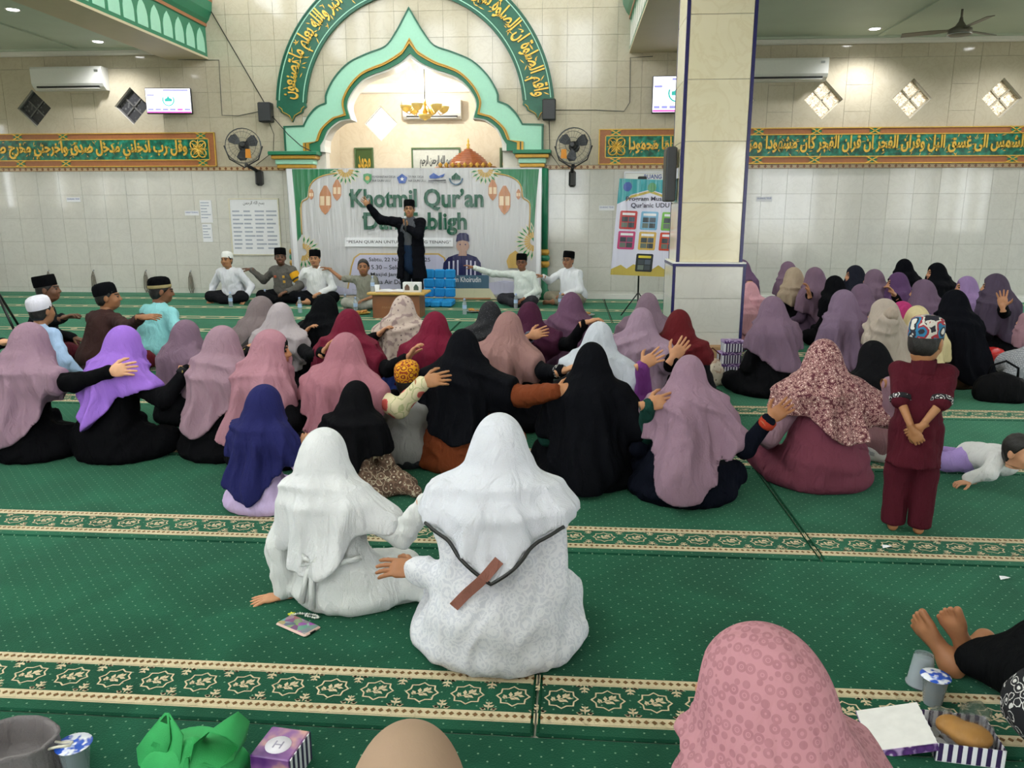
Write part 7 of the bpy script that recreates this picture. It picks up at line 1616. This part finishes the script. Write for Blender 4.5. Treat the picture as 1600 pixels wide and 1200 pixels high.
M_BPLAS = mat('black_plastic_film', '#121214', .25, bump=.6, bscale=30); p = fl(1181, 598); cloth_bag((p.x + .0, p.y + .10, 0), 'black plastic bag behind the broad mauve veil', .12, .30, M_BPLAS, 'plastic_bag', 'bag', 5)
M_REDB = mat('red_plastic_film', '#d0302e', .35, bump=.5, bscale=25); p = fl(1552, 570); cloth_bag((p.x, p.y + .1, 0), 'crumpled red plastic bag on the carpet at the right', .17, .16, M_REDB, 'plastic_bag', 'bag', 7)
M_BFAB = fabric('#1b1b1d', 'black_bag_cloth', .6); p = fl(1572, 632); cloth_bag((p.x, p.y + .1, 0), 'black handbag with looped handles at the right edge', .19, .24, M_BFAB, 'handbag', 'bag', 9, M_BFAB, .6, -.2, .35)
p = fl(345, 712); cloth_bag((p.x, p.y + .14, 0), 'black cloth bag with gold edging beside the violet-veiled woman', .17, .22, M_BFAB, 'handbag', 'bag', 11, mat('olive_strap', '#4a4c3e', .7), .7, .3)
p = fl(330, 700); mb = MB(); mb.tube([Vector((p.x - .12, p.y + .02, .03)), Vector((p.x - .04, p.y - .03, .06)), Vector((p.x + .05, p.y - .04, .02)), Vector((p.x + .10, p.y, .05))], [.012, .02, .018, .008], 6); tag(mb.build('gold_ribbon', M_GOLDL), 'gold trimming on the hem lying beside the violet-veiled woman', 'ribbon')
def clear_cup(p, label, flip=False, s=1.0, lid=None, rz=0):
    o = thing('plastic_cup', label, 'cup', p, rz); pr = [(.026, 0), (.036, .085), (.040, .088), (.040, .092), (.0345, .090), (.0245, .004), (.001, .003)]
    if flip: pr = [(r, .092 - z) for r, z in pr]
    MB().lathe([(r * s, z * s) for r, z in pr], (0, 0, 0), 20, caps=False).build('cup_wall', M_PET, o, fix=False)
    if lid: MB().lathe([(.001, .093 * s), (.042 * s, .093 * s), (.043 * s, .091 * s)], (0, 0, 0), 20, caps=False).build('film_lid', lid, o, fix=False)
    return o
t = NT('blue_and_white_cup_film'); nz = t.n('ShaderNodeTexNoise', i_Scale=45.0, i_Detail=1.0, i_Vector=t.coord()); t.p(Base_Color=t.ramp(nz.outputs[0], [(.45, lin('#2b56c0')), (.55, lin('#e8ecf6'))]), Roughness=.2); M_FILM = t.m
p = fl(1158, 608); clear_cup((p.x, p.y, 0), 'clear plastic cup standing by the stack of snack boxes', False, 1.3)
p = fl(1438, 1068); clear_cup((p.x, p.y, 0), 'empty clear plastic cup turned upside down near the bare feet', True, 1.1)
p = fl(1452, 1092); clear_cup((p.x, p.y - .02, 0), 'sealed water cup with blue and white film beside the open snack box', False, 1.0, M_FILM)
p = fl(122, 1212); clear_cup((p.x, p.y, 0), 'sealed water cup with blue film at the bottom left', False, 1.05, M_FILM)
for i, (x, y) in enumerate(((500, 640), (885, 610))): pass
# open snack box with bread
p = fl(1516, 1190); ob = thing('open_snack_box', 'open purple striped snack box with wrapped bread at the bottom right', 'box', (p.x + .0, p.y + .06, 0), -.12)
w_, d_, h_ = .17, .15, .055
for lo, hi in (((-w_ / 2, -d_ / 2, 0), (w_ / 2, -d_ / 2 + .002, h_)), ((-w_ / 2, d_ / 2 - .002, 0), (w_ / 2, d_ / 2, h_)), ((-w_ / 2, -d_ / 2, 0), (-w_ / 2 + .002, d_ / 2, h_)), ((w_ / 2 - .002, -d_ / 2, 0), (w_ / 2, d_ / 2, h_))): MB().box(lo, hi).build('carton_wall', M_STRIPE, ob, fix=False)
MB().box((-w_ / 2, -d_ / 2, 0), (w_ / 2, d_ / 2, .002)).build('carton_floor', M_PAPER, ob, fix=False)
LM = Matrix.Translation((-w_ / 2, 0, h_)) @ Matrix.Rotation(-.30, 4, 'Y')
MB().box((-.17, -d_ / 2, 0), (0, d_ / 2 + .03, .002), LM).build('open_lid', mat('box_lid_white', '#e8e6e4', .5), ob, fix=False); MB().box((-.172, -d_ / 2 - .002, -.003), (0, d_ / 2 + .032, -.0005), LM).build('lid_underside', M_LID, ob, fix=False); MB().box((-.17, -d_ / 2 - .002, -.022), (0, -d_ / 2, .0), LM).build('lid_rim', M_LID, ob, fix=False)
g = G3((-.08, -.075, 0), (.085, .08, .10), .005); d = smin(ell(g, (.02, -.01, .045), (.055, .045, .030)), ell(g, (-.02, .02, .05), (.04, .035, .026)), .01); V, F = nets(d, g); br = mesh_np('bread_roll', V, F, mat('golden_bread', '#cf9440', .6, noise=.18, nscale=25), ob)
t = NT('crinkled_clear_wrap'); nz = t.n('ShaderNodeTexNoise', i_Scale=60.0, i_Detail=4.0, i_Distortion=2.0, i_Vector=t.coord()); t.p(Base_Color=(.95, .95, .95, 1), Roughness=.12, Transmission_Weight=.9, IOR=1.06, Alpha=.45); t.bump(nz.outputs[0], 1.0, .02); M_WRAP = t.m
g = G3((-.11, -.10, 0), (.12, .12, .14), .006); d = smin(ell(g, (.015, -.005, .05), (.072, .06, .042)), ell(g, (.05, .05, .08), (.04, .03, .03)), .02); d = smin(d, ell(g, (-.045, .03, .065), (.035, .03, .03)), .02) - f32(.006) * fold_noise(g, 41, 90); V, F = nets(d, g); mesh_np('clear_wrapper', V, F, M_WRAP, ob)
# phone with charm
p = fl(466, 980); ph = thing('mobile_phone', 'mobile phone in a pale pink case with a beaded charm on the carpet', 'phone', (p.x, p.y, 0), -.52); M_PINKC = mat('pale_pink_case', '#e0bfb4', .4)
MB().box((-.078, -.039, 0), (.078, .039, .012), bevel=.006).build('case', M_PINKC, ph, fix=False)
t = NT('phone_screen_print'); v = t.n('ShaderNodeTexVoronoi', i_Scale=38.0, i_Vector=t.coord()); t.p(Base_Color=t.mix(.72, v.outputs['Color'], lin('#6e5a60')), Roughness=.1, Emission_Color=t.mix(.72, v.outputs['Color'], lin('#6e5a60')), Emission_Strength=.12); MB().box((-.071, -.033, .0115), (.071, .033, .0128)).build('screen', t.m, ph, fix=False)
MB().box((.0705, -.012, .003), (.0785, .012, .009)).build('charging_port', M_BLACKP, ph, fix=False)
r_ = random.Random(2); pts = [Vector((-.078, .035, .008)), Vector((-.06, .06, .008)), Vector((-.03, .075, .008)), Vector((0, .085, .008)), Vector((.02, .08, .008)), Vector((.01, .068, .008)), Vector((-.03, .062, .008))]
for i in range(24):
    u = i / 23 * (len(pts) - 1); k = min(int(u), len(pts) - 2); c = pts[k].lerp(pts[k + 1], u - k); MB().sphere(c, .0045, 8, 6).build('bead', M_WHITE if i % 3 else M_STEEL, ph, fix=False)
MB().prism([(-.082 + (.014 if i % 2 == 0 else .007) * math.cos(i * PI / 5), (.014 if i % 2 == 0 else .007) * math.sin(i * PI / 5)) for i in range(10)], -.003, .003, Matrix.Translation((0, .04, .008)) @ Matrix.Rotation(PI / 2, 4, 'X')).build('star_charm', mat('yellow_green_charm', '#d8e04a', .4), ph, fix=False)
# drawstring bag, green bag, purple box at the bottom left
p = fl(30, 1228); M_GREYCL = fabric('#8d8788', 'grey_canvas'); o = thing('drawstring_bag', 'grey canvas drawstring bag open at the bottom left corner', 'bag', (p.x - .03, p.y + .02, 0), .1)
prb = [(.105, .0), (.115, .05), (.112, .12), (.108, .185), (.112, .20), (.104, .205), (.098, .19), (.10, .08), (.001, .07)]; mb = MB(); mb.lathe([(r, z) for r, z in prb], (0, 0, 0), 28, 1.0, .8, caps=False); mb.v = [Vector((v[0] * (1 + .03 * math.sin(9 * math.atan2(v[1], v[0]))), v[1] * (1 + .05 * math.sin(7 * math.atan2(v[1], v[0]))), v[2] + .006 * math.sin(5 * math.atan2(v[1], v[0])) * (v[2] > .15))) for v in mb.v]; mb.v = [Vector((v[0] * 1.12, v[1] * 1.05, v[2] * .62)) for v in mb.v]; mb.build('canvas_body', M_GREYCL, o, fix=False)
mb = MB(); mb.tube([(.115, -.02, .105), (.14, -.03, .118), (.17, -.02, .115), (.165, .0, .11), (.135, .01, .10), (.118, .0, .112)], .0035, 6); mb.build('drawstring', fabric('#e2dccb'), o, fix=False)
M_GREENB = mat('bright_green_nonwoven', '#2fa558', .7, noise=.05, bump=.4, bscale=400); p = fl(300, 1235); gb = thing('green_bag', 'bright green non-woven bag with knotted handles at the bottom', 'bag', (p.x, p.y + .03, 0), 0)
g = G3((-.17, -.13, 0), (.17, .13, .20), .006)
d = ell(g, (0, 0, .05), (.135, .09, .085)); d = smin(d, seg(g, (.0, -.02, .08), (.015, -.03, .135), .05, .02), .04) - f32(.010) * fold_noise(g, 51, 38)
V, F = nets(np.maximum(d, -g.z), g); mesh_np('bag_body', V, F, M_GREENB, gb)
def strip(path, widths, name):
    P3 = [Vector(p) for p, w_ in zip(path, widths)]; V = []; F = []
    for (p, w_) in zip(path, widths): p, w_ = Vector(p), Vector(w_); V += [p - w_, p + w_, p + w_ + Vector((.002, .003, .002)), p - w_ + Vector((.002, .003, .002))]
    for k in range(len(path) - 1):
        for q_ in range(4): F.append((k * 4 + q_, k * 4 + (q_ + 1) % 4, k * 4 + 4 + (q_ + 1) % 4, k * 4 + 4 + q_))
    F += [(0, 1, 2, 3), tuple(range(len(V) - 4, len(V)))]; mb = MB(); mb.smooth = True; mb.add(V, F).build(name, M_GREENB, gb, fix=False)
strip([(-.12, -.03, .05), (-.10, -.035, .10), (-.075, -.03, .15), (-.06, -.01, .205)], [(.03, -.02, .0), (.05, -.025, .0), (.038, -.015, .0), (.006, 0, 0)], 'handle_peak')
strip([(-.05, -.07, .06), (-.04, -.055, .11), (-.03, -.035, .16), (-.058, -.01, .203)], [(.035, -.01, .0), (.038, -.015, .0), (.028, -.01, .01), (.005, 0, 0)], 'handle_peak')
strip([(.01, -.04, .10), (.035, -.03, .15), (.07, -.015, .178), (.105, .0, .175), (.13, .01, .14), (.12, .0, .10), (.085, -.02, .085), (.05, -.04, .095)], [(.012, -.03, .01), (.0, -.034, .012), (.0, -.036, .012), (.0, -.036, -.01), (0, -.036, -.01), (0, -.034, 0), (0, -.03, 0), (0, -.022, .01)], 'handle_loop')
strip([(.0, -.06, .12), (.005, -.08, .09), (.012, -.095, .05), (.02, -.10, .02)], [(.016, 0, 0), (.018, 0, 0), (.022, 0, 0), (.026, 0, 0)], 'knot_tail')
p = fl(430, 1225); pbx = thing('purple_gift_box', 'purple patterned box with round white emblem at the bottom edge', 'box', (p.x, p.y + .05, 0), -.12)
t = NT('purple_and_peach_print'); nz = t.n('ShaderNodeTexNoise', i_Scale=9.0, i_Detail=3.0, i_Vector=t.coord()); t.p(Base_Color=t.ramp(nz.outputs[0], [(.38, lin('#5a2a78')), (.5, lin('#8a5a98')), (.62, lin('#d9a890'))]), Roughness=.3); MB().box((-.055, -.06, 0), (.055, .06, .085), bevel=.003).build('carton', t.m, pbx, fix=False)
MB().lathe([(.001, .0865), (.034, .0865), (.034, .085)], (0, -.01, 0), 24, caps=False).build('emblem', mat('emblem_white', '#e4e0ea', .4), pbx, fix=False)
mb = MB(); text_on(mb, 'H', (0, -.01, .0868), UX, Vector((0, 1, 0)), .04, extrude=.0003); mb.build('emblem_letter', mat('emblem_grey', '#8f8aa0', .4), pbx, fix=False)
MB().box((.0552, -.06, 0), (.058, .06, .083)).build('striped_side', M_STRIPE, pbx, fix=False)
# yellow booklet among the far group, paper scrap on the carpet
p = fl(1252, 517); q = thing('booklet', 'yellow booklet lying among the far group', 'book', (p.x, p.y, .0), .4); MB().box((-.11, -.07, 0), (.11, .07, .012)).build('cover', mat('yellow_cover', '#d8c84a', .5), q, fix=False); MB().box((-.105, -.068, .012), (.105, .068, .016)).build('pages', M_PAPER, q, fix=False)
p = fl(1385, 856); MB_ = MB(); MB_.add([(-.02, -.012, .003), (.02, -.008, .012), (.018, .014, .004), (-.015, .012, .009), (0, 0, .014)], [(0, 1, 4), (1, 2, 4), (2, 3, 4), (3, 0, 4), (3, 2, 1, 0)]); sc = MB_.build('paper_scrap', M_PAPER); sc.location = (p.x, p.y, 0); tag(sc, 'small crumpled white scrap on the carpet border before the boy', 'paper')
p = fl(1569, 905); sc2 = copy_to(sc, None, (p.x, p.y, 0)); tag(sc2, 'tiny white scrap on the carpet above the bare feet', 'paper')
